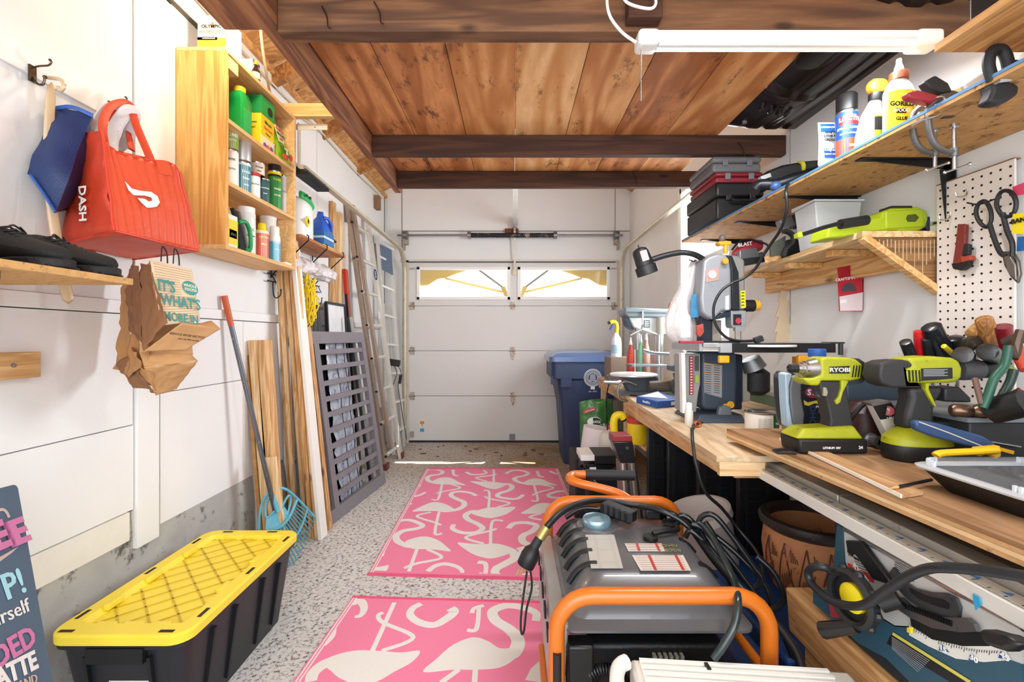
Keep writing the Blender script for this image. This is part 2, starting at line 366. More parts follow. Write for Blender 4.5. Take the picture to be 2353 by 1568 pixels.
# overhead door: four sections
DM = pm('dcdad8',.55,var=.05,scale=2,spots='a8a29a',sscale=11,sth=.74); DFR = pm('f3f3f1',.5,var=.03)
door = thing('door_1','white sectional overhead garage door with two window lites','garage door',(0,YD,0)); door['kind'] = 'structure'
zs = [.02,.545,1.075,1.60,2.10]
for i in range(4):
    q = M()
    if i < 3: q.bx(DX0,DX1,YD-.005,YD+.04,zs[i]+.003,zs[i+1]-.003)
    else:
        wx = [(-1.105,-.045),(.075,1.12)]; z0,z1 = 1.69,2.04
        q.bx(DX0,wx[0][0],YD-.005,YD+.04,zs[3]+.003,2.1).bx(wx[0][1],wx[1][0],YD-.005,YD+.04,zs[3]+.003,2.1).bx(wx[1][1],DX1,YD-.005,YD+.04,zs[3]+.003,2.1)
        for a,b_ in wx: q.bx(a,b_,YD-.005,YD+.04,zs[3]+.003,z0).bx(a,b_,YD-.005,YD+.04,z1,2.1)
    if i < 3: q.bx(DX0,DX1,YD+.02,YD+.04,zs[i+1]-.01,zs[i+1]+.01)
    sec = q.obj('door_section',DM,door,bevel=.002)
    if i == 3:
        for k,(a,b_) in enumerate(wx):
            fr = M()
            for z in (z0,z1): fr.bx(a-.02,b_+.02,YD-.02,YD+.01,z-.02,z+.02)
            for x in (a,b_): fr.bx(x-.02,x+.02,YD-.02,YD+.01,z0-.02,z1+.02)
            fo = fr.obj('window_frame',DFR,sec,bevel=.006)
            M().bx(a,b_,YD+.012,YD+.016,z0,z1).obj('pane',glass('fffef4',.10),sec)
            # sunburst insert: corner fill and spokes
            s = 1 if k == 0 else -1; hx = b_-.04 if k == 0 else a+.04; ox = a if k == 0 else b_
            g = M(); Y0 = YD+.022; t = V((0,.012,0))
            W_ = abs(b_-a)
            def fx(u): return ox + s*u*W_
            def fz(v): return z0 + v*(z1-z0)
            g.prism([V((fx(0),Y0,fz(1))),V((fx(.60),Y0,fz(1))),V((fx(.42),Y0,fz(.84))),V((fx(.3),Y0,fz(.70))),V((fx(.21),Y0,fz(.66))),V((fx(.1),Y0,fz(.45))),V((fx(0),Y0,fz(.42)))],t)
            g.bar((fx(.29),Y0+.006,fz(.68)),(fx(.93),Y0+.006,fz(.22)),.012,.022,(0,0,1))
            g.bar((fx(.93),Y0+.006,fz(.4)),(fx(.98),Y0+.006,fz(.06)),.05,.022,(0,1,0))
            g.obj('sunburst_insert',pm('dcb93f',.6,bump=.3,bscale=90,spots='b8952a',sscale=60),sec)
            g = M().bar((fx(.66),Y0+.012,fz(.98)),(fx(.94),Y0+.012,fz(.36)),.02,.03,(0,1,0)).bx(min(fx(.02),fx(.9)),max(fx(.02),fx(.9)),Y0+.01,Y0+.02,fz(.0),fz(.06))
            g.obj('spoke',pm('6a6b70',.7),sec)
M().bx(DX0,DX1,YD-.008,YD+.035,.0,.022).obj('bottom_seal',pm('3a3a3c',.8),door)
RST = pm('b5aea2',.5,.5,spots='7c4a1e',sscale=55,sth=.52)
for z in zs[1:4]:
    for x in (DX0+.04,-.0,DX1-.04):
        h = M().bx(x-.025,x+.025,YD-.014,YD-.004,z-.045,z+.045).cyl((x-.035,YD-.02,z),(x+.035,YD-.02,z),.008,n=8)
        if abs(x) > .1: h.cyl((x-.05*(1 if x < 0 else -1),YD-.025,z),(x+.03,YD-.025,z),.006,n=8)
        elif z < 1.5: h.prism([V((x-.03,YD-.016,z-.04)),V((x+.03,YD-.016,z-.04)),V((x+.004,YD-.016,z-.11)),V((x-.004,YD-.016,z-.11))],(0,.006,0))
        h.obj('hinge',RST,door)
for x in (DX0+.04,DX1-.04):
    M().bx(x-.03,x+.03,YD-.02,YD-.004,2.03,2.045).bx(x-.02,x+.02,YD-.03,YD-.004,.07,.13).obj('roller_bracket',RST,door)
M().bx(-.04,.03,YD-.012,YD-.004,.03,.10).obj('bottom_bracket',STL,door)
st = M().bx(-1.09,-1.03,YD-.008,YD-.004,.12,.255).mat(1).bx(-1.085,-1.035,YD-.0095,YD-.007,.215,.25).mat(2).bx(-1.085,-1.035,YD-.0095,YD-.007,.125,.165)
st.mat(3).cyl((-1.06,YD-.009,.203),(-1.06,YD-.0105,.203),.006,n=8).bar((-1.06,YD-.01,.2),(-1.065,YD-.01,.175),.004,.001).bar((-1.065,YD-.01,.19),(-1.045,YD-.01,.18),.004,.001)
st.obj('warning_sticker',[pm('f0efe9',.5),pm('e8892a',.5),pm('4aa3c8',.5),BLK],door)
# torsion shaft, spring, drums
sp = thing('torsion_spring_shaft','steel torsion spring shaft with cable drums above the garage door','garage door hardware',(0,YD-.09,2.40))
ys = YD-.09; zs_ = 2.41
M().cyl((-1.33,ys,zs_),(1.27,ys,zs_),.012,n=10).obj('shaft',STL,sp)
g = M()
for i in range(46):
    x = -.49+i*.021; g.cyl((x,ys,zs_),(x+.012,ys,zs_),.029,n=14)
g.cyl((-.49,ys,zs_),(.48,ys,zs_),.024,n=12)
g.obj('spring',pm('3c3f46',.5,.5,spots='9a9286',sscale=9,sth=.56),sp)
for x in (-1.235,1.2):
    g = M(); g.lathe([(.012,-.03),(.055,-.03),(.055,-.02),(.045,-.018),(.045,.012),(.055,.014),(.055,.024),(.012,.024)],(x,ys,zs_),(1,0,0),24); g.obj('cable_drum',STL,sp)
    M().bx(x-.02,x+.02,ys,YD-.01,zs_-.1,zs_-.04).bx(x+.022*(-1 if x < 0 else 1)-.004,x+.022*(-1 if x < 0 else 1)+.004,ys-.04,YD-.01,zs_-.16,zs_+.05).obj('bearing_bracket',RST,sp)
for x in (-.5,.49):
    M().cyl((x-.02,ys,zs_),(x+.02,ys,zs_),.042,n=12).obj('spring_cone',STL,sp)
M().bx(-.09,.07,YD-.04,YD-.001,2.43,2.50).obj('anchor_pad',pm('6b3a22',.7),sp)
# tracks
TRK = pm('c9bfa9',.45,.55,spots='8d7a55',sscale=16,sth=.6)
for sgn,x,nm,lb in ((-1,-1.255,'door_track','galvanised garage door track curving up beside the ladders'),(1,1.265,'door_track','galvanised garage door track curving up beside the window')):
    t = thing(nm,lb,'door track',(x,YD-.06,0))
    pts = [V((x,YD-.06,.03)),V((x,YD-.06,1.0)),V((x,YD-.06,1.95))]
    for k in range(1,9):
        a = math.pi/2*k/8; pts.append(V((x,YD-.06-.26*(1-math.cos(a)),1.97+.26*math.sin(a))))
    pts += [V((x,3.6,2.245)),V((x,2.72 if sgn < 0 else 3.0,2.25))]
    g = M(); g.tube(pts,.026,8,flat=(1,.55,(1,0,0))); 
    g.tube([p_+V((-sgn*.018,0,0)) for p_ in pts],.01,6)
    g.obj('track',TRK,t)
    g = M()
    for z in (.3,.8,1.3,1.8): g.bx(x-.02,x+.02,YD-.07,YD,z-.02,z+.02)
    g.obj('track_bracket',RST,t)
    if sgn < 0:
        g = M()
        g.bar((x-.03,2.75,2.26),(x-.03,2.75,2.52),.035,.004,(1,0,0)); g.bar((XL+.02,2.75,2.50),(x+.14,2.75,2.50),.004,.035,(0,0,1))
        g.bar((XL+.02,2.62,2.48),(x-.03,2.75,2.26),.03,.004,(0,0,1))
        g.obj('hanger',pm('e6e2d8',.4,.4,spots='5b5750',sscale=70,sth=.6),t)
        M().bx(x-.05,x+.03,2.72,3.05,2.205,2.225).bx(x-.05,x-.04,2.72,3.05,2.205,2.26).obj('stop_bracket',pm('2d2a28',.5,.5),t)
# opener rail and arm
t = thing('opener_rail','white garage door opener rail hanging down to the door centre','door opener',(0,4.2,2.5))
M().bx(.0,.05,2.95,YD,2.53,2.58).obj('rail',pm('e9e9e6',.4,.3),t)
M().bx(.0,.05,YD-.08,YD,2.50,2.62).bx(.012,.035,YD-.1,YD-.02,2.46,2.52).obj('rail_bracket',RST,t)
M().bar((.024,YD-.09,2.52),(.024,YD-.05,2.10),.022,.006,(0,1,0)).bar((.024,YD-.05,2.12),(.02,YD-.02,1.98),.016,.01,(0,1,0)).bx(.0,.045,YD-.03,YD-.004,1.96,2.03).obj('arm',pm('cfc7b0',.5,.4),t)
# ================================================================= ROOF AND LOFT
RW = wood('8a5a2e','c08a50','Y',.8,rough=.75,knots='4a2a12',dirt='5a3a1c',dth=.58)
RW2 = wood('b98146','e2b478','X',.8,rough=.7,dirt='8a5a30',dth=.62)
rz0,rx = 2.87,1.45
def roof(x): return 2.87+ (x-XL)*.55 if x < -.065 else 2.87+(1.37-x)*.55
g = M()
g.hexa([V((XL-.2,YB,roof(XL)-.02)),V((-.065,YB,roof(-.065))),V((-.065,YD+.1,roof(-.065))),V((XL-.2,YD+.1,roof(XL)-.02))],
       [V((XL-.2,YB,roof(XL)+.02)),V((-.065,YB,roof(-.065)+.04)),V((-.065,YD+.1,roof(-.065)+.04)),V((XL-.2,YD+.1,roof(XL)+.02))])
g.hexa([V((-.065,YB,roof(-.065))),V((XR+.2,YB,roof(XR)-.02)),V((XR+.2,YD+.1,roof(XR)-.02)),V((-.065,YD+.1,roof(-.065)))],
       [V((-.065,YB,roof(-.065)+.04)),V((XR+.2,YB,roof(XR)+.02)),V((XR+.2,YD+.1,roof(XR)+.02)),V((-.065,YD+.1,roof(-.065)+.04))])
roofo = struct('ceiling',g,RW2,smooth=0)
for y in (.3,1.15,2.0,2.85,3.6,4.4):
    g = M(); g.bar((XL-.02,y,2.83),(-.065,y,roof(-.065)-.05),.04,.09); g.bar((-.065,y,roof(-.065)-.05),(XR+.02,y,2.83),.04,.09)
    struct('trim_rafter',g,RW,parent=roofo)
struct('trim_top_plate',M().bx(XL-.05,XL+.03,YB,YD,2.86,2.90),RW2,parent=roofo)
g = M(); g.tube([V((XL+.03,y,2.80+.012*math.sin(y*4))) for y in [i*.2+1.2 for i in range(21)]],.006,6)
tag(g.obj('wall_cable',pm('d8d2c0',.5)),'pale electrical cable stapled along the top of the wall under the rafters','cable')
g = M(); g.tube([V((-1.28,2.32,2.95)),V((-1.27,2.3,2.8)),V((-1.3,2.4,2.66)),V((-1.42,2.72,2.62)),V((-1.46,3.0,2.72)),V((-1.46,3.4,2.8))],.007,6,smooth=6)
tag(g.obj('drooping_cable',pm('d8c29a',.5)),'tan electrical cable drooping from a rafter above the pine wall cabinet','cable')
g = M().bar((XL,2.68,2.56),(-.80,2.68,2.56),.04,.075)
tag(g.obj('cross_brace',wood('d9a95e','f0cf92','X',1.2)),'pale timber cross brace above the angle bracket holding the door track','timber')
BM = wood('341c12','5c3622','X',.9,rough=.7,knots='1e0f08',contrast=.9); BM0 = wood('4c3020','8a603e','X',.8,rough=.7,stretch=9,knots='2c180c',contrast=.9)
BM2 = wood('6a402a','b07850','Y',.9,rough=.75,knots='3a1c0e',dirt='3c2418',dth=.6)
PL1 = wood('b8733a','f0b87a','Y',.7,rough=.6,stretch=6,knots='5a3014',dirt='6a3c1e',dth=.57)
PL2 = wood('a0602f','df9a60','Y',.8,rough=.6,stretch=7,knots='4a2410',dirt='5c3420',dth=.55)
PL3 = wood('cc8a48','f8cc94','Y',.6,rough=.6,stretch=5,knots='5a3014',dirt='7a4a26',dth=.55)
LZ = 2.149
loft = thing('loft_platform','timber loft platform of wide planks on dark cross beams overhead','loft',(0,2.1,LZ))
for y0,y1 in ((1.365,1.42),(2.285,2.33),(2.78,2.82)):
    M().bx(-.705,XR-.002 if y0 < 2.5 else XR-.2,y0,y1,LZ,LZ+.098).obj('beam',BM0 if y0 < 1.5 else BM,loft,bevel=.003)
M().bx(-.745,-.705,1.30,2.90,LZ+.0,LZ+.12).obj('side_joist',BM2,loft,bevel=.002)
M().bx(-.86,-.70,1.22,1.363,LZ+.0,LZ+.35).obj('block',BM2,loft,bevel=.006)
M().bx(.335,.435,1.32,1.363,LZ+.012,LZ+.16).obj('block',BM,loft,bevel=.004)
xs = [-.72,-.583,-.331,-.079,.16,.42,.68,.92,1.03]
xs = [-.70,-.49,-.233,.013,.266,.508,.765,1.03]
for i in range(7):
    M().bx(xs[i]+.0015,xs[i+1]-.0015,1.0,2.86,LZ+.099,LZ+.124).obj('plank',[PL2,PL2,PL1,PL3,PL1,PL2,PL1][i],loft,bevel=.001)
# nails and hooks under the beams
for px,py,Y in ((755,45,1.36),(875,35,1.36),(1705,345,2.28),(1460,410,2.775)):
    p_ = PY(px,py,Y)
    g = M().tube([p_+V((-.02,0,.04)),p_+V((0,-.012,0)),p_+V((.004,-.014,-.03)),p_+V((.012,-.012,-.034))],.0022,6,smooth=4)
    g.obj('nail_hook',pm('4a3a30',.5,.6),loft)
# ================================================================= FLUORESCENT SHOP LIGHT
fl = thing('shop_light','white fluorescent shop light hanging under the front loft beam','ceiling light',(.8,1.28,2.08))
LW_ = pm('efefec',.35,var=.03)
Yl = 1.28
def LP(px,py): return PY(px,py,Yl)
a = LP(1468,100); b_ = LP(2172,100)
zt = 2.100; zb = 2.062
M().bx(a.x+.05,b_.x-.06,Yl+.004,Yl+.05,zb+.016,zt).hexa(
    [V((a.x+.05,Yl,zb+.014)),V((b_.x-.06,Yl,zb+.014)),V((b_.x-.06,Yl+.055,zb+.014)),V((a.x+.05,Yl+.055,zb+.014))],
    [V((a.x+.05,Yl+.002,zb+.02)),V((b_.x-.06,Yl+.002,zb+.02)),V((b_.x-.06,Yl+.053,zb+.02)),V((a.x+.05,Yl+.053,zb+.02))]).obj('reflector',LW_,fl,bevel=.003)
for yy in (Yl+.014,Yl+.041):
    M().cyl((a.x+.06,yy,zb+.008),(b_.x-.06,yy,zb+.008),.009,n=14).obj('tube',pm('f6f6f4',.3,var=.0,emit=.04),fl)
for x0,x1,pl in ((a.x,a.x+.06,-.02),(b_.x-.075,b_.x,-.02)):
    M().bx(x0,x1,Yl-.004,Yl+.06,zb-.004,zt+.003).obj('end_cap',LW_,fl,bevel=.012,seg=3)
lamp('shop_light_glow','AREA',((a.x+b_.x)/2,Yl+.03,zb-.004),8,(.97,.98,1),(0,.35,-1),(.75,.05))
p0 = LP(1471,120)
g = M().tube([p0+V((.0,-.008,0)),LP(1471,235)+V((0,-.008,0))],.0012,6)
for i in range(28): g.ball(p0+V((0,-.008,-.005*i)),.002,6)
g.obj('pull_chain',CHR,fl)
g = M().tube([PY(1462,98,1.26),PY(1430,75,1.27),PY(1403,40,1.27),PY(1395,5,1.28),PY(1400,-25,1.3),PY(1415,-60,1.36)],.0042,8,smooth=8)
g.tube([PY(1425,-30,1.3),PY(1440,5,1.28),PY(1490,20,1.28),PY(1507,8,1.28),PY(1500,-20,1.3)],.0042,8,smooth=8)
tag(g.obj('white_cable',pm('eceae4',.4)),'white power cord looping above the end of the shop light','cord')
# bulb lamp in the rafters (its glow shows at the top of the picture)
bp_ = PY(578,-22,1.95)
bl = thing('bulb_lamp','bare glowing bulb in a ceiling socket above the wall cabinet','lamp',bp_)
M().ball(bp_,(.032,.032,.04),14).obj('bulb',pm('fff0d0',.3,var=0,emit=8),bl)
M().cyl(bp_+V((0,0,.03)),bp_+V((0,0,.09)),.022,.03).obj('socket',WHT,bl)
lo = lamp('bulb_light','POINT',bp_+V((-.0,0,-.06)),9,(1,.80,.52)); lo.data.shadow_soft_size = .05
# ================================================================= LEFT WALL: helpers for packaged goods
def wrap(m,txt,c,r,ang,z,size,bold=.02,xs=1.0):
    """text bent round an upright cylinder, reading direction counter-clockwise from angle ang"""
    t = M(); t.text(txt,(0,0,0),(1,0,0),(0,1,0),size,.0003,bold=bold,xs=xs)
    c = V(c); vs = []
    for v in t.v:
        a = ang+v.x/r; rr = r+.0006+v.z; vs.append(V((c.x+math.cos(a)*rr,c.y+math.sin(a)*rr,c.z+z+v.y)))
    m.add(vs,t.f); return m
def band(m,c,r,z0,z1,a0=0,a1=2*math.pi,n=24):
    """label sheet round a cylinder"""
    c = V(c); return m.lathe([(r,z0),(r,z1)],c,(0,0,1),n,a0=a0,a1=a1)
NX,NY = (0,1,0),(1,0,0)      # reading directions of faces that look towards +x / towards the camera
def canister(name,label,cat,loc,r,h,col,lid=None,labelc=None,txt=None,tc='20303a',group=None,txtang=-.9,bz=(.06,.9),seam=True,tsize=None,lidr=1.0,metal=0):
    t = thing(name,label,cat,loc,0,group); loc = V(loc)
    bo = M().lathe([(r*.96,0),(r,.003),(r,h-.004),(r*.97,h)],loc,n=28).obj('body',pm(col,.4,metal),t)
    if seam:
        s = M().lathe([(r*1.0,0),(r*1.025,.001),(r*1.025,.004),(r,.006)],loc,n=28).lathe([(r,h-.006),(r*1.025,h-.004),(r*1.025,h),(r*.9,h+.001),(r*.88,h-.003)],loc,n=28); s.obj('rim',CHR,t)
    if lid: M().lathe([(r*1.03*lidr,h-.012),(r*1.04*lidr,h-.010),(r*1.04*lidr,h+.004),(r*.98*lidr,h+.007),(r*.5*lidr,h+.007)],loc,n=28).obj('lid',pm(lid,.4),t)
    if labelc:
        q = M(); band(q,loc,r*1.004,h*bz[0],h*bz[1]); ms = [pm(labelc,.45)]
        if txt:
            for k,(s,zz,sz,cc) in enumerate(txt):
                ms.append(pm(cc,.5)); q.mat(k+1); wrap(q,s,loc,r*1.006,txtang,h*zz,sz)
        q.obj('paper_label',ms,bo)
    return t
# hooks -----------------------------------------------------------
HKM = pm('5a4c3c',.35,.8)
def coat_hook(p,label,group=None):
    t = thing('coat_hook',label,'hook',p,0,group); p = V(p)
    g = M().box(p+V((-.003,0,-.01)),(.006,.02,.05)); g.obj('plate',HKM,t)
    g = M().tube([p+V((0,0,.01)),p+V((.02,0,.014)),p+V((.046,0,.016)),p+V((.056,0,.026)),p+V((.051,0,.032))],.0028,8,smooth=5)
    g.ball(p+V((.052,0,.032)),.0045,8); g.obj('upper_prong',HKM,t)
    g = M().tube([p+V((0,0,-.02)),p+V((.012,0,-.04)),p+V((.03,0,-.042)),p+V((.036,0,-.022))],.0035,8,smooth=5)
    g.ball(p+V((.036,0,-.02)),.006,8); g.obj('lower_prong',HKM,t)
    return t
coat_hook((XL+.026,1.405,2.055),'bronze double coat hook on the white batten holding the long beige shoe horn')
coat_hook((XL+.026,1.68,2.085),'bronze coat hook behind the handles of the red insulated tote bag')
# shoe horn -------------------------------------------------------
sh = thing('shoe_horn','long beige plastic shoe horn hanging from the bronze coat hook','shoe horn',(XL+.08,1.43,1.2))
HRN = pm('cdb08a',.3,var=.06,coat=.4)
pts = [(113,182),(108,260),(104,340),(106,420),(115,500),(128,580),(138,640),(152,702)]
wd = [14,17,18,20,22,23,25,30]
rings = []
for (px,py),w_ in zip(pts,wd):
    c = PY(px,py,1.43); ww = w_*1.43/1050/2*1.1
    rings.append([c+V((ww*math.cos(a),.010*math.sin(a)+.012*abs(math.cos(a)),0)) for a in [2*math.pi*k/12 for k in range(12)]])
M().loft(rings).obj('blade',HRN,sh,sub=1)
c = PY(121,192,1.43)
M().tube([PY(108,178,1.43),PY(125,180,1.42),PY(140,184,1.41),PY(147,197,1.41),PY(140,208,1.41),PY(133,200,1.41)],.006,8,smooth=5).obj('hook_end',HRN,sh)
# blue bag --------------------------------------------------------
def sheetbag(m,corners_top,corners_bot,nz=10,wr=.012,seed=0,bulge=.03):
    """closed soft bag body between a top ring and a bottom ring of n points each"""
    n = len(corners_top); rings = []
    for i in range(nz+1):
        v = i/nz; r = []
        for k in range(n):
            for j in range(4):
                a,b_ = V(corners_top[k]),V(corners_top[(k+1) % n]); a2,b2 = V(corners_bot[k]),V(corners_bot[(k+1) % n])
                p = (a.lerp(b_,j/4)).lerp(a2.lerp(b2,j/4),v)
                ct = sum((V(x) for x in corners_top),V())/n; cb = sum((V(x) for x in corners_bot),V())/n; cc = ct.lerp(cb,v)
                d = (p-cc); d.z = 0; d = d.normalized() if d.length > 1e-5 else V((1,0,0))
                p = p+d*(wr*mnoise.noise(p*9+V((seed,0,0)))+wr*.5*mnoise.noise(p*24+V((seed,3,0)))+bulge*math.sin(math.pi*v)*math.sin(math.pi*j/4)*.5)
                p.x = max(p.x,XL+.03); r.append(p)
        rings.append(r)
    return m.loft(rings,True)
BLU = pm('173062',.35,var=.2,scale=20,bump=.3,bscale=200)
bb = thing('blue_shopping_bag','dark blue woven shopping bag hanging upside down between the shoe horn and the red bag','bag',(XL+.1,1.5,1.5))
T = [PY(122,243,1.46),PY(214,262,1.50),PY(215,275,1.60),PY(140,250,1.50)]
B = [PY(66,400,1.385),PY(128,490,1.37),PY(165,470,1.55),PY(114,440,1.49)]
sheetbag(M(),T,B,12,.014,1,.05).obj('bag_body',BLU,bb)
M().tube([PY(122,250,1.465),PY(165,246,1.465),PY(213,266,1.49)],.007,6,smooth=4,flat=(1,.4,(0,0,1))).tube([PY(70,402,1.375),PY(98,442,1.37),PY(127,488,1.36)],.004,6).obj('hem',pm('2a5bb0',.4,bump=.4,bscale=300),bb)
sheetbag(M(),[PY(125,400,1.45),PY(170,400,1.47),PY(165,400,1.6),PY(130,400,1.6)],[PY(118,485,1.44),PY(140,487,1.46),PY(140,480,1.55),PY(120,480,1.55)],6,.01,4).obj('flap',pm('101c34',.4),bb)
# red insulated bag -----------------------------------------------
RED = pm('d9512f',.5,var=.1,scale=14,bump=.5,bscale=70)
RED2 = pm('c33c20',.5,var=.1,scale=14,bump=.3,bscale=50)
rb = thing('insulated_tote_bag','large orange-red insulated tote bag with a white swoosh mark hanging open on the wall','bag',(-1.35,1.6,1.53))
NL,NR,FR,FL_ = PY(140,562,1.50),PY(262,531,1.42),PY(456,577,1.74),PY(300,597,1.80)
nl,nr,fr,fl_ = PY(203,308,1.50),PY(234,300,1.46),PY(398,372,1.66),PY(330,360,1.74)
def quad(a,b_,c_,d_,nu,nv,amp=.004,seed=0,nrm=None):
    def fn(u,v):
        p = (a.lerp(b_,u)).lerp(d_.lerp(c_,u),v)
        n_ = nrm or (b_-a).cross(d_-a).normalized()
        p = p+n_*(amp*mnoise.noise(p*14+V((seed,0,0)))+amp*.6*mnoise.noise(p*40+V((seed,1,0)))); p.x = max(p.x,XL+.028); return p
    return fn
def top_edge(u):  # sagging top rim of the front panel
    base = nr.lerp(fr,u); return base
g = M()
pts_top = [PY(234,300,1.46),PY(248,335,1.475),PY(272,352,1.50),PY(310,362,1.54),PY(345,369,1.59),PY(380,371,1.63),PY(402,380,1.66),PY(415,400,1.675)]
def front(u,v):
    k = u*(len(pts_top)-1); i = min(int(k),len(pts_top)-2); a = pts_top[i].lerp(pts_top[i+1],k-i)
    p = a.lerp(NR.lerp(FR,u),v)
    return p+V((1,0,0))*(.012*math.sin(math.pi*v)*math.sin(math.pi*u)+.004*mnoise.noise(p*16)+.0022*math.sin(u*70))
g.grid(front,60,24); g.obj('front_panel',RED,rb,solid=.004)
M().grid(quad(nl,PY(234,300,1.46),NR,NL,12,12,.01,3),12,12).obj('gusset',RED2,rb,solid=.004)
M().grid(quad(NL,NR,FR,FL_,12,12,.006,5),14,10).obj('base_panel',RED,rb,solid=.004)
M().grid(quad(nl+V((-.03,.03,-.02)),fl_,FL_,NL,10,10,.008,6),12,10).obj('back_panel',RED2,rb,solid=.004)
M().grid(quad(PY(415,400,1.675),fl_,FL_,FR,10,10,.006,7),10,10).obj('gusset',RED2,rb,solid=.004)
for pp in ([(243,345),(236,290),(250,250),(275,236),(298,240),(312,285),(335,340),(352,380)],[(262,300),(262,262),(282,238),(300,246),(296,300),(303,345)]):
    yy = [1.49,1.50,1.56,1.62,1.65,1.62,1.60,1.595] if len(pp) == 8 else [1.6,1.62,1.66,1.68,1.66,1.64]
    M().tube([PY(x,y,z) for (x,y),z in zip(pp,yy)],.013,8,smooth=6,flat=(1,.3,(0,.6,1))).obj('handle',pm('c93c1c',.6,bump=.4,bscale=160),rb)
g = M().prism([front(.60,.0)+V((.008,0,0)),front(.72,.0)+V((.008,0,0)),front(.74,.16)+V((.006,0,0)),front(.62,.16)+V((.006,0,0))],(.002,0,0)); g.obj('handle_patch',RED,rb)
# edge piping and sewn lines
g = M()
g.tube([front(0,v/10)+V((.001,-.001,0)) for v in range(11)],.0045,6); g.tube([front(u/10,1) for u in range(11)],.004,6); g.tube([front(1,v/10) for v in range(11)],.004,6); g.tube([front(u/20,0) for u in range(21)],.004,6)
g.tube([NL,NR],.004,6); g.tube([NL,FL_,FR],.004,6)
g.obj('piping',pm('d63a20',.5),rb)
# white mark on the front, laid on the fabric
def on_front(px,py):   # pixel on the front panel -> point on it
    best = None
    for i in range(61):
        for j in range(41):
            p = front(i/60,j/40); x = CX+F*p.x/p.y; y = CY-F*(p.z-CH)/p.y; d = (x-px)**2+(y-py)**2
            if best is None or d < best[0]: best = (d,i/60,j/40)
    _,u,v = best; best = None
    for i in range(-6,7):
        for j in range(-6,7):
            p = front(u+i/360,v+j/240); x = CX+F*p.x/p.y; y = CY-F*(p.z-CH)/p.y; d = (x-px)**2+(y-py)**2
            if best is None or d < best[0]: best = (d,p)
    return best[1]+V((.006,-.004,0))
upper = [(285,418),(300,434),(320,440),(345,442),(360,452),(365,466),(358,476),(345,478)]
lower = [(335,478),(324,468),(314,456),(330,458),(340,464),(348,462),(346,455),(330,451),(305,450),(293,438)]
sw = [on_front(x,y) for x,y in upper+lower]
M().prism(sw,(.0015,-.0006,0)).obj('printed_mark',pm('f4f2ee',.5),rb)
g = M(); gx = (NR-NL).normalized()
g.text('DASH',PY(189,468,1.455),(0,.02,-1),(1,-.28,0),.032,bold=.03,xs=1.0); g.obj('printed_word',pm('f4f2ee',.5),rb)
# crumpled white plastic bag in it
pb = thing('plastic_bag','thin white plastic bag bunched in the mouth of the red tote bag','bag',(-1.33,1.56,1.85))
random.seed(3)
for pp in ([(212,300),(232,262),(255,246),(290,262),(312,290),(290,330),(268,345)],[(255,345),(262,300),(290,258),(308,262),(300,300),(285,340)]):
    M().tube([PY(x,y,1.58+.02*i) for i,(x,y) in enumerate(pp)],.022,10,smooth=5,flat=(1,.25,(0,.8,1))).obj('film',pm('f1eae8',.35,bump=1,bscale=60,alpha=.85),pb)
# wooden shelf with shoes ------------------------------------------
OSB = pm('d7a765',.7,var=.35,scale=40,bump=.5,bscale=60,spots='a06a34',sscale=34,sth=.56)
sh2 = thing('particle_board_shelf','raw particle board shelf on the wall holding black shoes','shelf',(-1.3,1.1,1.385))
M().bx(XL+.024,-1.10,.6,1.325,1.386,1.404).obj('board',OSB,sh2,bevel=.001)
M().bx(XL+.03,-1.16,1.015,1.035,1.366,1.385).bx(XL+.024,XL+.04,1.01,1.04,1.23,1.386).bar((XL+.04,1.025,1.25),(-1.2,1.025,1.37),.012,.006,(0,1,0)).obj('bracket',pm('4a4a4a',.5,.6),sh2)
M().bx(XL+.022,XL+.05,.6,1.2,1.34,1.384).obj('cleat',WALL2,sh2)
SHU = pm('1c1c1f',.75,var=.3,scale=60,bump=.5,bscale=220); SOLE = pm('111113',.6,bump=.6,bscale=120)
def shoe(loc,rz,label,L=.29,tip=0):
    t = thing('shoe',label,'shoe',loc,rz,None)
    secs = [(0,.060,.0,.02),(.02,.072,.0,.09),(.06,.074,0,.105),(.10,.072,0,.10),(.14,.080,0,.085),(.19,.094,0,.066),(.24,.090,0,.05),(.275,.06,0,.04),(.29,.02,.004,.028)]
    rings = []
    for x,w_,z0,h in secs:
        x = x/.29*L; r = []
        for k in range(14):
            a = 2*math.pi*k/14; cy = math.cos(a)*w_/2; cz = math.sin(a)
            z = .016+z0+(h*.5)*(1+(cz if cz < 0 else cz*.95)) ; r.append(V((x,cy*(1 if cz < .3 else .8),z)))
        rings.append(r)
    M().loft(rings).obj('upper',SHU,t,sub=1,world=False)
    out = [(-.004,0),(.0,.032),(.05,.038),(.12,.034),(.19,.05),(.25,.046),(.285,.026),(.296,0),(.285,-.026),(.25,-.046),(.19,-.05),(.12,-.034),(.05,-.038),(.0,-.032)]
    M().prism([V((x/.29*L,y,0)) for x,y in out],(0,0,.024)).obj('sole',SOLE,t,bevel=.004,world=False)
    g = M()
    for i in range(12): g.box((.012+i*.024,0,.002),(.010,.09 if 6 < i < 11 else .074,.008))
    g.obj('tread',SOLE,t,world=False)
    g = M()
    for i in range(5):
        x = .12+i*.018; z = .105-i*.008; g.tube([V((x,-.022,z-.004)),V((x+.006,0,z+.004)),V((x,.022,z-.004))],.003,6)
    g.tube([V((.12,.0,.108)),V((.10,.03,.12)),V((.115,.045,.10)),V((.13,.02,.112))],.0025,6,smooth=4); g.obj('laces',SOLE,t,world=False)
    return t
s1 = shoe((-1.45,1.02,1.44),-.12,'black trainer nearest the camera on the particle board shelf, sole turned out')
s1.rotation_euler = (-1.2,0,-.12); s1.location = (-1.43,1.0,1.458)
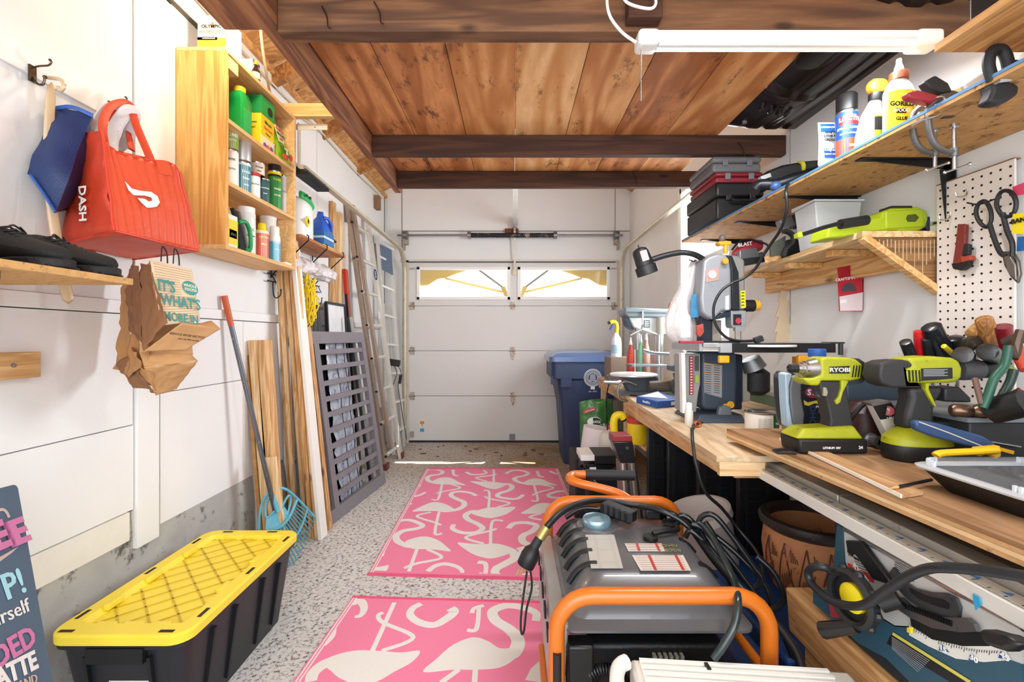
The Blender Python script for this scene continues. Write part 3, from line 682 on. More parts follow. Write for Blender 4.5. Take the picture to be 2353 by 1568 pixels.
s2 = shoe((-1.40,1.17,1.406),0,'black trainer with loose laces, middle of three on the particle board shelf'); s2.rotation_euler = (0,0,-.1)
s3 = shoe((-1.40,1.265,1.406),0,'black trainer at the far end of the particle board shelf beside the brown bags'); s3.rotation_euler = (0,0,.05)
# brown paper bags --------------------------------------------------
KR = pm('c89a68',.75,var=.14,scale=5,bump=.45,bscale=22); KR2 = pm('b88552',.8,var=.14,scale=6,bump=.45,bscale=22); KR3 = pm('8c5f3e',.8,var=.15,bump=.4,bscale=25)
def paper(name,label,faces,mats,seed,extra=None):
    t = thing(name,label,'paper bag',faces[0][1][0] if False else PY(360,750,1.6))
    for nm,q,mt,amp in faces:
        M().grid(quad(*q,16,16,amp,seed),18,18).obj(nm,mt,t,solid=.0015); seed += 2
    return t
p = PY
t = paper('paper_bag','crumpled plain kraft paper bag hanging lowest and furthest back on the wall',[
    ('side',(p(310,625,1.62),p(285,640,1.70),p(268,848,1.66),p(300,870,1.60)),KR2,.014),
    ('side',(p(310,625,1.62),p(330,640,1.57),p(345,830,1.50),p(296,868,1.58)),KR2,.014),
    ('front',(p(330,640,1.57),p(420,640,1.68),p(445,815,1.62),p(320,812,1.50)),KR,.006),
    ('base',(p(320,806,1.50),p(432,808,1.62),p(454,829,1.60),p(330,843,1.47)),KR,.006),
    ('base',(p(330,843,1.47),p(454,829,1.60),p(405,893,1.66),p(357,907,1.56)),KR,.010),
    ('side',(p(296,800,1.56),p(322,808,1.50),p(334,845,1.47),p(357,907,1.56)),KR2,.022),
    ('side',(p(268,840,1.66),p(300,800,1.56),p(357,905,1.55),p(300,880,1.62)),KR3,.02)],None,11)
t = paper('paper_bag','kraft paper bag with a folded flat base, second from the back of the hanging bags',[
    ('side',(p(305,600,1.58),p(298,622,1.66),p(290,740,1.60),p(330,808,1.53)),KR3,.012),
    ('side',(p(300,610,1.58),p(322,612,1.54),p(333,806,1.49),p(300,730,1.56)),KR3,.010)],None,31)
t = paper('paper_bag','kraft paper bag with a printed folded base jutting out over the plain bags',[
    ('side',(p(322,605,1.55),p(345,610,1.50),p(384,742,1.46),p(330,806,1.47)),KR3,.012),
    ('front',(p(345,610,1.52),p(420,620,1.66),p(432,740,1.66),p(330,806,1.52)),KR3,.006),
    ('base',(p(330,808,1.47),p(430,804,1.58),p(506,756,1.66),p(418,742,1.52)),KR,.004),
    ('base',(p(418,741,1.52),p(506,756,1.66),p(486,737,1.68),p(460,744,1.66)),KR,.002)],None,51)
bx_ = p(430,772,1.53)
g = M()
q0,q1,q2 = p(330,808,1.47),p(430,804,1.58),p(418,742,1.52)
nrm = (q1-q0).cross(q2-q0).normalized(); nrm = nrm if nrm.y < 0 else -nrm
c0 = p(428,768,1.535)+nrm*.010
g.text('REDUCE REUSE RECYCLE',c0,(p(506,756,1.66)-q2),nrm.cross(p(506,756,1.66)-q2),.008,bold=.01); 
g.text('paper bag 100% recyclable',c0+V((.004,0,-.014)),(p(506,756,1.66)-q2),nrm.cross(p(506,756,1.66)-q2),.005)
g.obj('printed_note',pm('5a4436',.7),t)
wb = thing('paper_bag','light striped paper bag with teal lettering hanging in front of the plain brown bags','paper bag',PY(400,700,1.55))
a,b_,c_,d_ = p(344,598,1.50),p(440,620,1.62),p(460,738,1.60),p(372,748,1.47)
LT = pm('e3cbaa',.75,var=.06,bump=.2,bscale=30)
M().grid(quad(a,b_,c_,d_,10,10,.003,2),16,16).obj('front',LT,wb,solid=.0012)
M().grid(quad(a,p(338,615,1.56),p(366,748,1.52),d_,10,10,.003,2),8,16).obj('gusset',KR2,wb,solid=.0012)
M().grid(quad(p(338,606,1.57),p(425,625,1.68),p(440,735,1.66),p(366,745,1.55),10,10,.003,2),8,16).obj('back',KR2,wb,solid=.0012)
ux = (b_-a); uy = (a-d_); nrm = ux.cross(uy).normalized(); nrm = nrm if nrm.y < 0 else -nrm
TEAL = pm('3f8f8c',.6)
def wpt(u,v): return a.lerp(b_,u).lerp(d_.lerp(c_,u),v)+nrm*.004
g = M()
hx = (b_-a).normalized()
g.text("IT'S",wpt(.26,.40),hx,uy,.042,.0006,bold=.03,xs=.62).text("WHAT'S",wpt(.56,.66),hx,uy,.040,.0006,bold=.03,xs=.62).text('MORE IN',wpt(.5,.93),hx,uy,.032,.0006,bold=.03,xs=.62)
cc = wpt(.86,.38); ring = [cc+(hx*math.cos(2*math.pi*k/28)+uy.normalized()*math.sin(2*math.pi*k/28))*.026 for k in range(28)]
g.prism(ring,nrm*.0008)
g.mat(1); g.text('WHOLE',cc+nrm*.001+uy.normalized()*.007,hx,uy,.011,.0004,bold=.03,xs=.8).text('FOODS',cc+nrm*.001-uy.normalized()*.008,hx,uy,.011,.0004,bold=.03,xs=.8)
g.mat(2)
for i in range(22):
    v = .05+i*.042
    if v < .96: g.bar(wpt(.05,v),wpt(.62 if .25 < v < .55 else .95,v),.0012,.0004,nrm)
g.obj('printed_words',[TEAL,pm('e9dcc4',.6),pm('a98c6c',.7)],wb)
for (x0,y0,x1) in ((370,601,385),(398,606,412)):
    M().tube([PY(x0,y0,1.53),PY(x0+3,y0-34,1.54),PY(x1-2,y0-20,1.57),PY(x1,y0+4,1.56)],.0022,6,smooth=5).obj('cord_handle',pm('2a2624',.6),wb)
# wood block on the wall --------------------------------------------
g = M().bx(XL+.012,XL+.05,.85,1.405,1.113,1.19)
o = g.obj('wood_block',wood('b98a56','e0b982','Y',1.6),bevel=.002); tag(o,'short bare timber block screwed to the white wall below the shoe shelf','timber')
M().cyl(PX(30,840,XL+.05),PX(30,840,XL+.05)+V((.004,0,0)),.006,n=10).obj('screw',STL,o)
# ================================================================= PINE WALL CABINET
CB = wood('c98a3c','eebb6e','Z',1.3,knots='6a3a14'); CB2 = wood('d9a766','f3d09c','Y',1.3,knots='8a5524',contrast=.8)
x0,x1,y0,y1,z0,z1 = XL+.012,-1.268,2.02,2.675,1.645,2.502
cab = thing('pine_wall_cabinet','open pine wall cabinet with three shelves of cans and bottles','cabinet',(-1.38,2.35,z0))
M().bx(x0,x1,y0,y0+.019,z0,z1).obj('side_panel',CB,cab,bevel=.001)
M().bx(x0,x1,y1-.019,y1,z0,z1).obj('side_panel',CB2,cab,bevel=.001)
M().bx(x0,x1,y0,y1,z1-.019+.019,z1+.018).obj('top_panel',CB2,cab,bevel=.001)
M().bx(x0,x1,y0-.001,y1,z0-.019,z0).obj('bottom_panel',CB2,cab,bevel=.001)
M().bx(x0,x0+.008,y0+.019,y1-.019,z0,z1).obj('back_panel',CB2,cab)
S1,S2,S3,ST = 2.215,1.935,z0,z1+.018
for s in (S1,S2): M().bx(x0+.008,x1-.003,y0+.019,y1-.019,s-.019,s).obj('shelf',CB2,cab,bevel=.001)
M().bx(x0+.008,x1-.005,y0+.02,y0+.10,z1-.06,z1-.002).obj('corner_block',CB2,cab)
def at(px,X=-1.335): Y = X*F/(px-CX); return Y
def cloc(px,z,X=-1.335): return (X,at(px,X),z)
def ch(px,ytop,z,X=-1.335): return CH+(CY-ytop)*at(px,X)/F-z
def cr(px,w_,X=-1.335): return w_/2*at(px,X)/F
canister('paint_can','small green-labelled can on top of a white can, first column of the middle shelf','can',(-1.335,at(529),S2+ch(529,348,S2)+.002),cr(529,34),ch(529,296,S2)-ch(529,348,S2),'cfd8c0',labelc='8fb03a',txt=[('HOME',.62,.018,'f4f4e8'),('Organic',.42,.012,'f4f4e8')],txtang=-.95)
canister('paint_can','white can under the small green-labelled can, first column of the middle shelf','can',cloc(529,S2),cr(529,34),ch(529,348,S2),'eeeeec',labelc='f2f2ef',txt=[('Paint',.75,.014,'445'*2),('Interior',.5,.010,'777777')],txtang=-.95)
canister('food_tin','tall ribbed silver tin with a blue lid standing on the teal can','can',(-1.335,at(558),S2+ch(558,376,S2)+.003),cr(558,34),ch(558,322,S2)-ch(558,376,S2),'c8c9cc',lid='234a8c',metal=.6)
canister('paint_can','teal and white labelled can under the tin with a blue lid','can',cloc(558,S2),cr(558,33),ch(558,376,S2),'e8eaec',labelc='1f7f9c',txt=[('Deck',.7,.013,'f2f6f8'),('Stain',.5,.012,'f2f6f8'),('Satin',.3,.009,'f2f6f8')],txtang=-.6)
canister('paint_can','small white can with a red rim on the middle shelf below a cream can','can',cloc(585,S2,-1.32),cr(585,23),ch(585,402,S2,-1.32),'eaeaea',lid='b03838',labelc='f1f0ee',txt=[('Enamel',.6,.009,'777777')],txtang=-.9)
canister('paint_can','cream labelled can stacked on the white can with a red rim','can',(-1.335,at(591),S2+ch(585,402,S2,-1.32)+.009),cr(591,31),ch(591,381,S2)-ch(591,411,S2),'d8c9b0',labelc='e8dfd0',txt=[('Wood',.6,.010,'5a3a2a'),('Filler',.3,.008,'5a3a2a')],txtang=-.8)
canister('paint_can','short dark teal can in front of the black and green spray can','can',cloc(606,S2,-1.315),cr(606,24),ch(606,413,S2,-1.315),'23464c',labelc='2c5a60',txt=[('Varathane',.62,.008,'eef0ee'),('Finish',.4,.006,'eef0ee')],txtang=-.8)
sc_ = canister('spray_can','tall black and green spray can with a black cap on the middle shelf','spray can',cloc(631,S2),cr(631,28),ch(631,396,S2),'1d2b20',labelc='2f9a48',txt=[('TORO',.78,.012,'f6d21c'),('WASP',.55,.011,'f4f4f4'),('KILLER',.4,.009,'f4f4f4')],txtang=-.6,bz=(.03,.86))
l = V(cloc(631,S2)); h = ch(631,396,S2); r = cr(631,28)
M().lathe([(r*.97,h-.006),(r*.97,h+.05),(r*.9,h+.058),(r*.3,h+.058)],l).obj('cap',BLK,sc_)
M().lathe([(r*1.01,h-.02),(r*1.01,h-.006)],l).obj('neck_band',YEL,sc_)
canister('spray_can','slim plain white can at the far end of the middle shelf','can',cloc(652,S2),cr(652,17),ch(652,405,S2),'f0f0ee',labelc='e6e8ec',txt=[('MOLD',.6,.007,'8899aa')],txtang=-.8)
# bottom row
def carton(name,label,loc,d,col,txts=(),faces=None,rz=0,cat='box',mats=None,taper=1.0):
    """box with its base centre at loc; txts: (face 'x' or 'y', text, du, dz, size, colour)"""
    t = thing(name,label,cat,loc,rz); dx,dy,dz = d
    if taper == 1.0: M().box((0,0,dz/2),d).obj('body',pm(col,.5),t,bevel=.0015,world=False)
    else:
        k = taper; M().hexa([V((-dx/2,-dy/2,0)),V((dx/2,-dy/2,0)),V((dx/2,dy/2,0)),V((-dx/2,dy/2,0))],[V((-dx/2*k,-dy/2,dz)),V((dx/2*k,-dy/2,dz)),V((dx/2*k,dy/2,dz)),V((-dx/2*k,dy/2,dz))]).obj('body',pm(col,.5),t,bevel=.002,world=False)
    ms = []; g = M()
    for f in (faces or ()):      # coloured patches: (face, u0, u1, v0, v1, colour) in fractions
        fc,u0,u1,v0,v1,cc = f; g.mat(len(ms)); ms.append(pm(cc,.5))
        if fc == 'x': g.bx(dx/2-.001,dx/2+.0012,-dy/2+u0*dy,-dy/2+u1*dy,v0*dz,v1*dz)
        elif fc == 'X': g.bx(-dx/2-.0012,-dx/2+.001,-dy/2+u0*dy,-dy/2+u1*dy,v0*dz,v1*dz)
        else: g.bx(-dx/2+u0*dx,-dx/2+u1*dx,-dy/2-.0012,-dy/2+.001,v0*dz,v1*dz)
    for fc,s,u,v,sz,cc in txts:
        g.mat(len(ms)); ms.append(pm(cc,.5))
        if fc == 'x': g.text(s,(dx/2+.0014,-dy/2+u*dy,v*dz),NX,(0,0,1),sz,.0004,bold=.02)
        elif fc == 'X': g.text(s,(-dx/2-.0014,-dy/2+u*dy,v*dz),(0,-1,0),(0,0,1),sz,.0004,bold=.02)
        else: g.text(s,(-dx/2+u*dx,-dy/2-.0014,v*dz),NY,(0,0,1),sz,.0004,bold=.02)
    if g.v: g.obj('printed_label',ms,t,world=False)
    return t
carton('carton','small white and yellow carton at the near end of the bottom shelf',(-1.32,2.10,S3),(.07,.07,.15),'ece8e0',faces=[('x',0,1,.1,.85,'f0d23c'),('x',.1,.9,.3,.55,'f4f2ea')],txts=[('x','plant',.5,.42,.014,'3a5a3a')])
# brush
br_ = thing('grill_brush','black bristle brush leaning upright on the bottom shelf','brush',(-1.31,2.16,S3))
g = M(); c0,c1 = PX(535,555,-1.33)+V((0,.03,0)),PX(540,455,-1.33)
c0 = V((-1.285,2.185,S3+.004)); c1 = V((-1.315,2.145,S3+.195))
g.bar(c0,c1,.028,.016,(1,.3,0)); g.obj('handle',BLK,br_)
g = M(); random.seed(5)
for i in range(34):
    for k in range(4):
        q = c0.lerp(c1,i/34)+V((.004,.012,0))+V((0,0,k*.001)); g.tube([q+V((0,.0,0)),q+V((.012-.006*k,.022,-.004))],.0012,4)
g.obj('bristles',BLK,br_)
jl = cloc(566,S3); jr = cr(566,38); jh = ch(566,478,S3)
j = canister('plant_food_jug','white tub with a green handled jug label on the bottom shelf','jug',jl,jr,jh*.88,'ecebe8',labelc='dfe9e2',txt=[('ALL',.6,.014,'2a7a44'),('Seasons',.45,.009,'444444')],seam=False,txtang=-.5)
M().lathe([(jr*.93,jh*.88),(jr*.95,jh*.9),(jr*.95,jh),(jr*.5,jh+.002)],jl).obj('lid',pm('f4f4f2',.4),j)
gj = thing('green_jug','dark green plastic jug handle and spout in front of the white tub','jug',(-1.29,2.2,S3))
c = V((-1.275,at(568,-1.275),S3+.075))
M().tube([V((-1.285,c.y-.05,S3+.13)),V((-1.275,c.y-.015,S3+.138)),V((-1.275,c.y+.018,S3+.11)),V((-1.275,c.y+.03,S3+.06)),V((-1.275,c.y+.022,S3+.015)),V((-1.28,c.y-.01,S3+.008))],.010,10,smooth=6).obj('handle',pm('0b8f4c',.35),gj)
M().lathe([(.03,0),(.034,.02),(.034,.09),(.02,.11)],(-1.315,c.y-.03,S3),n=18,sx=.5).obj('body',pm('0d7d45',.35),gj)
q = canister('sauce_bottle','round bottle with a yellow cap and fruit label on the bottom shelf','bottle',cloc(602,S3,-1.31),cr(602,27),ch(602,532,S3,-1.31),'e6ddc8',labelc='d8584a',txt=[('ORTHO',.75,.010,'fbe9a0'),('Max',.5,.012,'fbe9a0')],seam=False,bz=(.02,.9),txtang=-.7)
l = V(cloc(602,S3,-1.31)); r = cr(602,27); h = ch(602,532,S3,-1.31)
M().lathe([(r*.95,h),(r*.6,h+.012),(r*.6,h+.016)],l).lathe([(r*.62,h+.012),(r*.62,h+.035),(r*.45,h+.042),(.001,h+.042)],l).obj('cap',YEL,q)
canister('powder_jar','white ribbed jar behind the yellow-capped bottle','jar',cloc(616,S3,-1.39),cr(616,34,-1.39),ch(616,500,S3,-1.39),'eceae6',lid='f6f6f4',seam=False)
q = canister('cleaner_bottle','white bottle with a sky blue label at the far end of the bottom shelf','bottle',cloc(631,S3,-1.31),cr(631,24,-1.31),ch(631,545,S3,-1.31),'f2f3f3',labelc='3fb4dc',txt=[('CLEAN',.75,.009,'f8fcff'),('wash',.5,.008,'f8fcff')],seam=False,bz=(.04,.8),txtang=-.7)
l = V(cloc(631,S3,-1.31)); r = cr(631,24); h = ch(631,545,S3,-1.31)
M().lathe([(r,h-.002),(r*.8,h+.012),(r*.8,h+.014)],l).lathe([(r*.82,h+.012),(r*.82,h+.05),(r*.7,h+.056),(.001,h+.056)],l).obj('cap',WHT,q)
o = M().bx(-1.30,-1.272,2.56,2.63,S3,S3+.012).obj('paper_tag',pm('e8e4dc',.6)); tag(o,'small printed paper tag lying at the far end of the bottom shelf','tag')
# top row
o = M().bx(-1.42,-1.28,2.045,2.06,S1,S1+.2).bx(-1.42,-1.36,2.06,2.13,S1,S1+.19).obj('cardboard_piece',pm('d9b48c',.8)); tag(o,'folded brown cardboard standing at the near end of the top cabinet shelf','cardboard')
gj = thing('plant_food_jug','bright green square jug with a yellow cap on the top cabinet shelf','jug',cloc(552,S1))
l = V(cloc(551,S1)); h = ch(551,212,S1)
M().loft([[l+V((x*k*.038,y*k*.045,z)) for x,y in ((-1,-.8),(-.8,-1),(.8,-1),(1,-.8),(1,.8),(.8,1),(-.8,1),(-1,.8))] for z,k in ((0,.95),(.005,1),(h*.8,1),(h*.95,.75),(h,.5))]).obj('body',pm('0c9a46',.3,coat=.5),gj)
M().lathe([(.026,h-.004),(.026,h+.02),(.02,h+.024),(.001,h+.024)],l).obj('cap',YEL,gj)
M().bx(l.x+.038,l.x+.040,l.y-.03,l.y+.03,S1+.02,S1+h*.6).obj('printed_label',pm('2cae5c',.4),gj)
l = cloc(597,S1,-1.335); h = ch(597,232,S1)
t = carton('plant_food_box','green and yellow plant food tub beside the green jug on the top cabinet shelf',l,(.085,.13,h-.012),'f2cf22',faces=[('x',0,1,.68,1,'12a04c'),('y',0,1,.68,1,'0e8a42'),('x',.0,1,.0,.25,'f0e6c0')],
    txts=[('x','Miracle',.5,.56,.016,'2a6a34'),('x','Plant Food',.5,.44,.013,'d8442a'),('x','Flowers',.5,.34,.010,'3a6a34'),('y','Tomato',.5,.5,.010,'3a6a34'),('y','Food',.5,.4,.010,'3a6a34')],cat='box')
L_ = V(l)
M().box(L_+V((0,0,h-.006)),(.09,.135,.012)).obj('lid',pm('0e9a48',.4),t,bevel=.003)
g = M().cyl(L_+V((.043,.02,h*.80)),L_+V((.0455,.02,h*.80)),.024,n=20); g.obj('badge',pm('151515',.5),t)
g = M(); 
for dy,dz,cc in ((-.03,.02,0),(.0,.018,1),(.035,.022,0)): g.mat(cc); g.ball(L_+V((.043,dy,dz)),(.003,.018,.016),10)
g.obj('printed_flower',[pm('7a4a9a',.5),pm('e05a3a',.5)],t)
canister('seed_pot','small round tin between the plant food tub and the potting mix bag','tin',cloc(624,S1,-1.31),.022,.07,'c8b890',labelc='8a7a3c',seam=True)
sb = thing('potting_mix_bag','green and cream bag of fertilizer at the far end of the top cabinet shelf','bag',(-1.36,2.57,S1))
T = [V((-1.40,2.49,S1+.20)),V((-1.32,2.47,S1+.19)),V((-1.325,2.63,S1+.185)),V((-1.40,2.64,S1+.19))]
B = [V((-1.42,2.50,S1)),V((-1.275,2.49,S1)),V((-1.275,2.62,S1)),V((-1.42,2.63,S1))]
sheetbag(M(),T,B,10,.005,9,.03).obj('bag_body',pm('8fc92c',.3,bump=.4,bscale=30,coat=.3),sb)
g = M()
def bp2(u,v,d=.022): 
    a = T[1].lerp(T[2],u); b2 = B[1].lerp(B[2],u); return a.lerp(b2,v)+V((d,0,.002))
g.prism([bp2(.04,.05),bp2(.66,.05),bp2(.5,.5),bp2(.04,.55)],(.002,0,0)); g.mat(1); g.prism([bp2(.3,.58),bp2(.75,.58),bp2(.75,.85),bp2(.3,.85)],(.002,0,0))
g.mat(2).text('EARTH',bp2(.36,.15,.025),NX,(0,0,1),.020,bold=.03,xs=.9); g.mat(1).text('GROWN',bp2(.32,.30,.025),NX,(0,0,1),.016,bold=.03)
g.mat(2).text('gold',bp2(.28,.42,.025),NX,(0,0,1),.014,bold=.03); g.mat(3).text('HERB',bp2(.52,.65,.025),NX,(0,0,1),.013,bold=.03).text('ER',bp2(.52,.77,.025),NX,(0,0,1),.018,bold=.03)
g.mat(4).ball(bp2(.3,.93),(.006,.03,.018),10).ball(bp2(.85,.8),(.006,.02,.02),10)
g.obj('printed_panel',[pm('e9dcc0',.5),pm('1f5a30',.5),pm('b03a22',.5),pm('e8f0a0',.5),pm('d0452a',.5)],sb)
# on top of the cabinet
l = (-1.36,2.125,ST)
t = carton('sealer_can','rectangular sealer tin with a gold and blue band standing on the cabinet top',l,(.128,.12,.17),'e9e5dd',faces=[('y',0,1,0,.40,'e8b23a'),('y',0,.7,.34,.42,'3a3a44'),('y',.75,1,0,.12,'1f3f7a'),('x',0,.5,0,.10,'1f3f7a')],
    txts=[('y','OLYMPIC',.5,.70,.016,'4a4038'),('y','WATERGUARD',.5,.56,.012,'a89c86'),('y','WATERPROOFING',.4,.38,.005,'f0f0f0')],cat='can')
M().cyl(V(l)+V((.02,.0,.17)),V(l)+V((.02,.0,.19)),.012).obj('spout',CHR,t)
M().ball(V(l)+V((.005,-.0615,.132)),(.005,.001,.008),8).obj('printed_flame',pm('c8782a',.5),t)
for i,(px,h,cc) in enumerate(((573,.11,'e6e6e2'),(590,.105,'dfe2e6'))):
    carton('mason_tin',['white square tin with a blue top edge behind the sealer tin','pale square tin furthest along the cabinet top'][i],(-1.335-.03*i,at(px),ST),(.07,.06,h),cc,faces=[('x',0,1,.85,1,'3a5a9a'),('x',.2,.8,.1,.5,'e0d060')],cat='can')
t = thing('extract_bottle','small dark brown bottle with a gold cap on the front edge of the cabinet top','bottle',(-1.29,at(588,-1.29),ST)); l = V(t.location)
M().lathe([(.017,0),(.02,.003),(.02,.05),(.009,.07),(.009,.085)],l).obj('body',pm('4a2f26',.15,coat=.6),t)
M().lathe([(.0105,.082),(.0105,.1),(.001,.1)],l).obj('cap',pm('cf9f2a',.35),t); M().lathe([(.0204,.008),(.0204,.04)],l).obj('paper_label',pm('ead9b0',.6),t)
# ================================================================= LEFT WALL, FAR PART
# bracket shelf with jugs
bs = thing('wire_bracket_shelf','narrow wood shelf on black wire brackets with coat hooks beyond the pine cabinet','shelf',(-1.4,3.1,1.84))
M().bx(XL+.012,-1.262,2.74,3.46,1.835,1.853).obj('board',wood('a9683a','d79a62','Y',1.4),bs,bevel=.002)
WIRE = pm('26262a',.4,.5)
for y in (2.80,3.08,3.38):
    M().tube([V((-1.262,y,1.862)),V((-1.25,y,1.855)),V((-1.25,y,1.83)),V((XL+.03,y,1.62)),V((XL+.02,y,1.60)),V((XL+.02,y,1.84))],.004,6).obj('wire_bracket',WIRE,bs)
g = M()
for z in (1.62,1.575): g.tube([V((XL+.03,2.74,z)),V((XL+.03,3.48,z))],.004,6)
for y in (2.78,2.95,3.12,3.29,3.45): g.tube([V((XL+.03,y,1.62)),V((XL+.03,y+.06,1.575))],.003,6)
g.obj('lattice',WIRE,bs)
for i,y in enumerate((2.80,2.92,3.04,3.16,3.28,3.40)):
    M().tube([V((XL+.03,y,1.575)),V((XL+.034,y,1.50)),V((XL+.05,y,1.475)),V((XL+.075,y,1.49)),V((XL+.08,y,1.52))],.0035,6,smooth=5).ball(V((XL+.08,y,1.524)),.006,8).obj('hook',WIRE,bs)
# white jug with green label
jz = 1.854
t = thing('deicer_jug','big white jug with a green band and yellow flame warning on the wire bracket shelf','jug',(-1.37,2.92,jz)); l = V((-1.375,2.93,jz))
M().loft([[l+V((math.cos(a)*.085*k,math.sin(a)*.11*k,z)) for a in [2*math.pi*q/20 for q in range(20)]] for z,k in ((0,.9),(.01,1),(.17,1),(.22,.93),(.255,.6),(.275,.35))]).obj('body',pm('f0f0ee',.4),t)
g = M().tube([l+V((.05,-.08,.275)),l+V((.06,0,.27)),l+V((.055,.09,.235))],.022,10,smooth=5,flat=(1,.5,(0,0,1))); g.obj('green_lid',pm('2fae5a',.4),t)
for y in (-.03,.02): M().ball(l+V((.078,y-.02,.272)),(.006,.012,.01),8).obj('printed_spot',pm('1a3a24',.5),t)
c = l+V((.078,-.045,.11)); g = M().prism([c+V((0,0,.036)),c+V((0,.036,0)),c+V((0,0,-.036)),c+V((0,-.036,0))],(.006,-.002,0)); g.mat(1)
g.prism([c+V((.007,-.008,-.006)),c+V((.007,.010,-.006)),c+V((.007,.012,.006)),c+V((.007,.002,.020)),c+V((.007,-.009,.006))],(.001,0,0)).bx(c.x+.007,c.x+.008,c.y-.014,c.y+.016,c.z-.012,c.z-.009)
g.obj('warning_diamond',[pm('f2dc1c',.5),BLK],t)
t = thing('washer_fluid_jug','blue jug with a handle and striped blue and yellow label on the wire bracket shelf','jug',(-1.37,3.3,jz)); l = V((-1.375,3.27,jz))
M().loft([[l+V((sx*.06*k,sy*.085*k2,z)) for sx,sy in ((-1,-.8),(-.8,-1),(.8,-1),(1,-.8),(1,.8),(.8,1),(-.8,1),(-1,.8))] for z,k,k2 in ((0,.95,.95),(.006,1,1),(.15,1,1),(.19,.8,.75),(.235,.35,.3),(.26,.3,.25))]).obj('body',pm('1c5fd0',.3,coat=.4),t)
M().tube([l+V((.02,-.0,.235)),l+V((.045,.03,.23)),l+V((.055,.05,.19)),l+V((.055,.045,.15))],.012,8,smooth=5).obj('handle',pm('1a58c4',.3),t)
M().lathe([(.02,.255),(.02,.275),(.001,.275)],l).obj('cap',pm('1a50b4',.4),t)
g = M()
for k,(z0_,z1_,cc) in enumerate(((.005,.03,0),(.03,.075,1),(.075,.09,2),(.09,.125,1))):
    g.mat(cc).bx(l.x-.062,l.x+.0615,l.y-.0865,l.y+.0865,l.z+z0_,l.z+z1_)
g.obj('printed_label',[pm('cfdc34',.4),pm('2a72b8',.4),pm('dfeaf2',.4)],t)
t = thing('spray_nozzle_bottle','grey-pink bottle with a black trigger at the far end of the wire bracket shelf','bottle',(-1.38,3.42,jz)); l = V((-1.36,3.415,jz))
M().lathe([(.03,0),(.032,.05),(.022,.09),(.012,.11)],l).obj('body',pm('b99a96',.4),t); M().tube([l+V((0,0,.11)),l+V((.0,.02,.12)),l+V((.02,.05,.10))],.009,8,smooth=4).obj('trigger',BLK,t)
# plastic bundle under the shelf
t = thing('plastic_wrapped_roll','crinkled clear plastic roll held in the wire brackets under the jugs','plastic roll',(-1.40,3.1,1.66))
g = M(); rings = []
for i in range(33):
    y = 2.72+i*.0225; rings.append([V((-1.385,y,1.70))+V((math.cos(a)*.06,0,math.sin(a)*.055))*(1+.35*mnoise.noise(V((math.cos(a)*3,y*14,math.sin(a)*3)))) for a in [2*math.pi*k/22 for k in range(22)]])
g.loft(rings).obj('film',pm('e4dcdc',.25,bump=.8,bscale=70,spots='a89496',sscale=26,sth=.56,coat=.6),t)
# yellow cord
t = thing('yellow_extension_cord','tangled yellow extension cord hanging from the wire shelf hooks','cord',(-1.38,3.0,1.3))
random.seed(12); g = M(); c = PY(706,700,3.03)
pts = []
for i in range(60):
    a = i*1.9+random.uniform(-.5,.5); rr = random.uniform(.5,1); k = random.random()
    z = .17-.30*k; wd_ = .035+.035*math.sin(math.pi*min(1,k*1.1))
    pts.append(c+V((.03*math.sin(a*1.3+i),0,0))+V((wd_*math.cos(a)*rr*.6,wd_*math.cos(a)*rr*1.1,z+.05*math.sin(a))))
g.tube(pts,.0048,7,smooth=6)
for (x,y0_,y1_) in ((684,640,730),(700,655,745),(712,650,748),(692,650,740)):
    g.tube([PY(x,y0_,3.0),PY(x+12,(y0_+y1_)/2-10,2.98),PY(x+4,y1_,3.0),PY(x-8,(y0_+y1_)/2,3.02),PY(x,y0_,3.0)],.0048,7,smooth=6)
g.obj('cable',pm('f0cf12',.35),t)
# long lumber leaning behind the cabinet: each board a thing
LUM = [wood('c08a52','edc794','Z',1.5),wood('b07c46','e4b47c','Z',1.3),wood('d4a46a','f6dcb0','Z',1.7)]
def plank(tp,bt,wd_,th,mt,label,up=(1,0,0),group=None):
    o = M().bar(bt,tp,wd_,th,up).obj('board',mt,bevel=.0015); tag(o,label,'board',group); return o
tops = [(600,612),(613,612),(626,612),(638,612),(648,612),(657,612)]
bots = [(640,1125),(662,1150),(680,1175),(697,1195),(712,1215),(724,1228)]
lab = ['long pine board leaning at the wall side of the lumber stack','long pine board with a knot, second from the wall in the lumber stack','long reddish pine board in the middle of the lumber stack beside the knotted board',
       'long narrow pine board next to the middle of the lumber stack, half hidden','long pine board behind the blue rake head','long pine board just behind the white-painted board']
for i in range(6):
    Yb = 3.02-.035*i; Yt = 2.80
    b0 = PY(bots[i][0],bots[i][1],Yb); b0 = V((max(b0.x,XL+.06),b0.y,.0)); 
    # foot on the floor along the same sight line
    b0 = PZ(bots[i][0]+6,min(1240,bots[i][1]+20 if i < 5 else 1235),0.002) if i > 2 else b0
    t0 = V((-1.478+.035*i,2.80+.01*i,1.95)); t0.x = (tops[i][0]+8-CX)*2.8/F+.01*0
    t0.x = max(t0.x,XL+.05); plank(t0,b0,.027,.03,LUM[i % 3],lab[i],(0,1,0))
plank(V(((668-CX)*2.84/F+.016,2.86,1.80)),PZ(742,1236,.002),.022,.09,pm('f0ede6',.5,var=.04),'long white-painted trim board at the outer edge of the lumber stack',(0,1,0))
plank(V((-1.335,2.98,1.3)),PZ(757,1215,.002),.022,.05,LUM[1],'thin weathered board standing behind the white trim board beside the grey gate',(0,1,0))
plank(V((-1.300,2.88,1.18)),PZ(748,1225,.002),.012,.04,LUM[0],'thin pine strip pressed between the white trim board and the grey gate',(0,1,0))
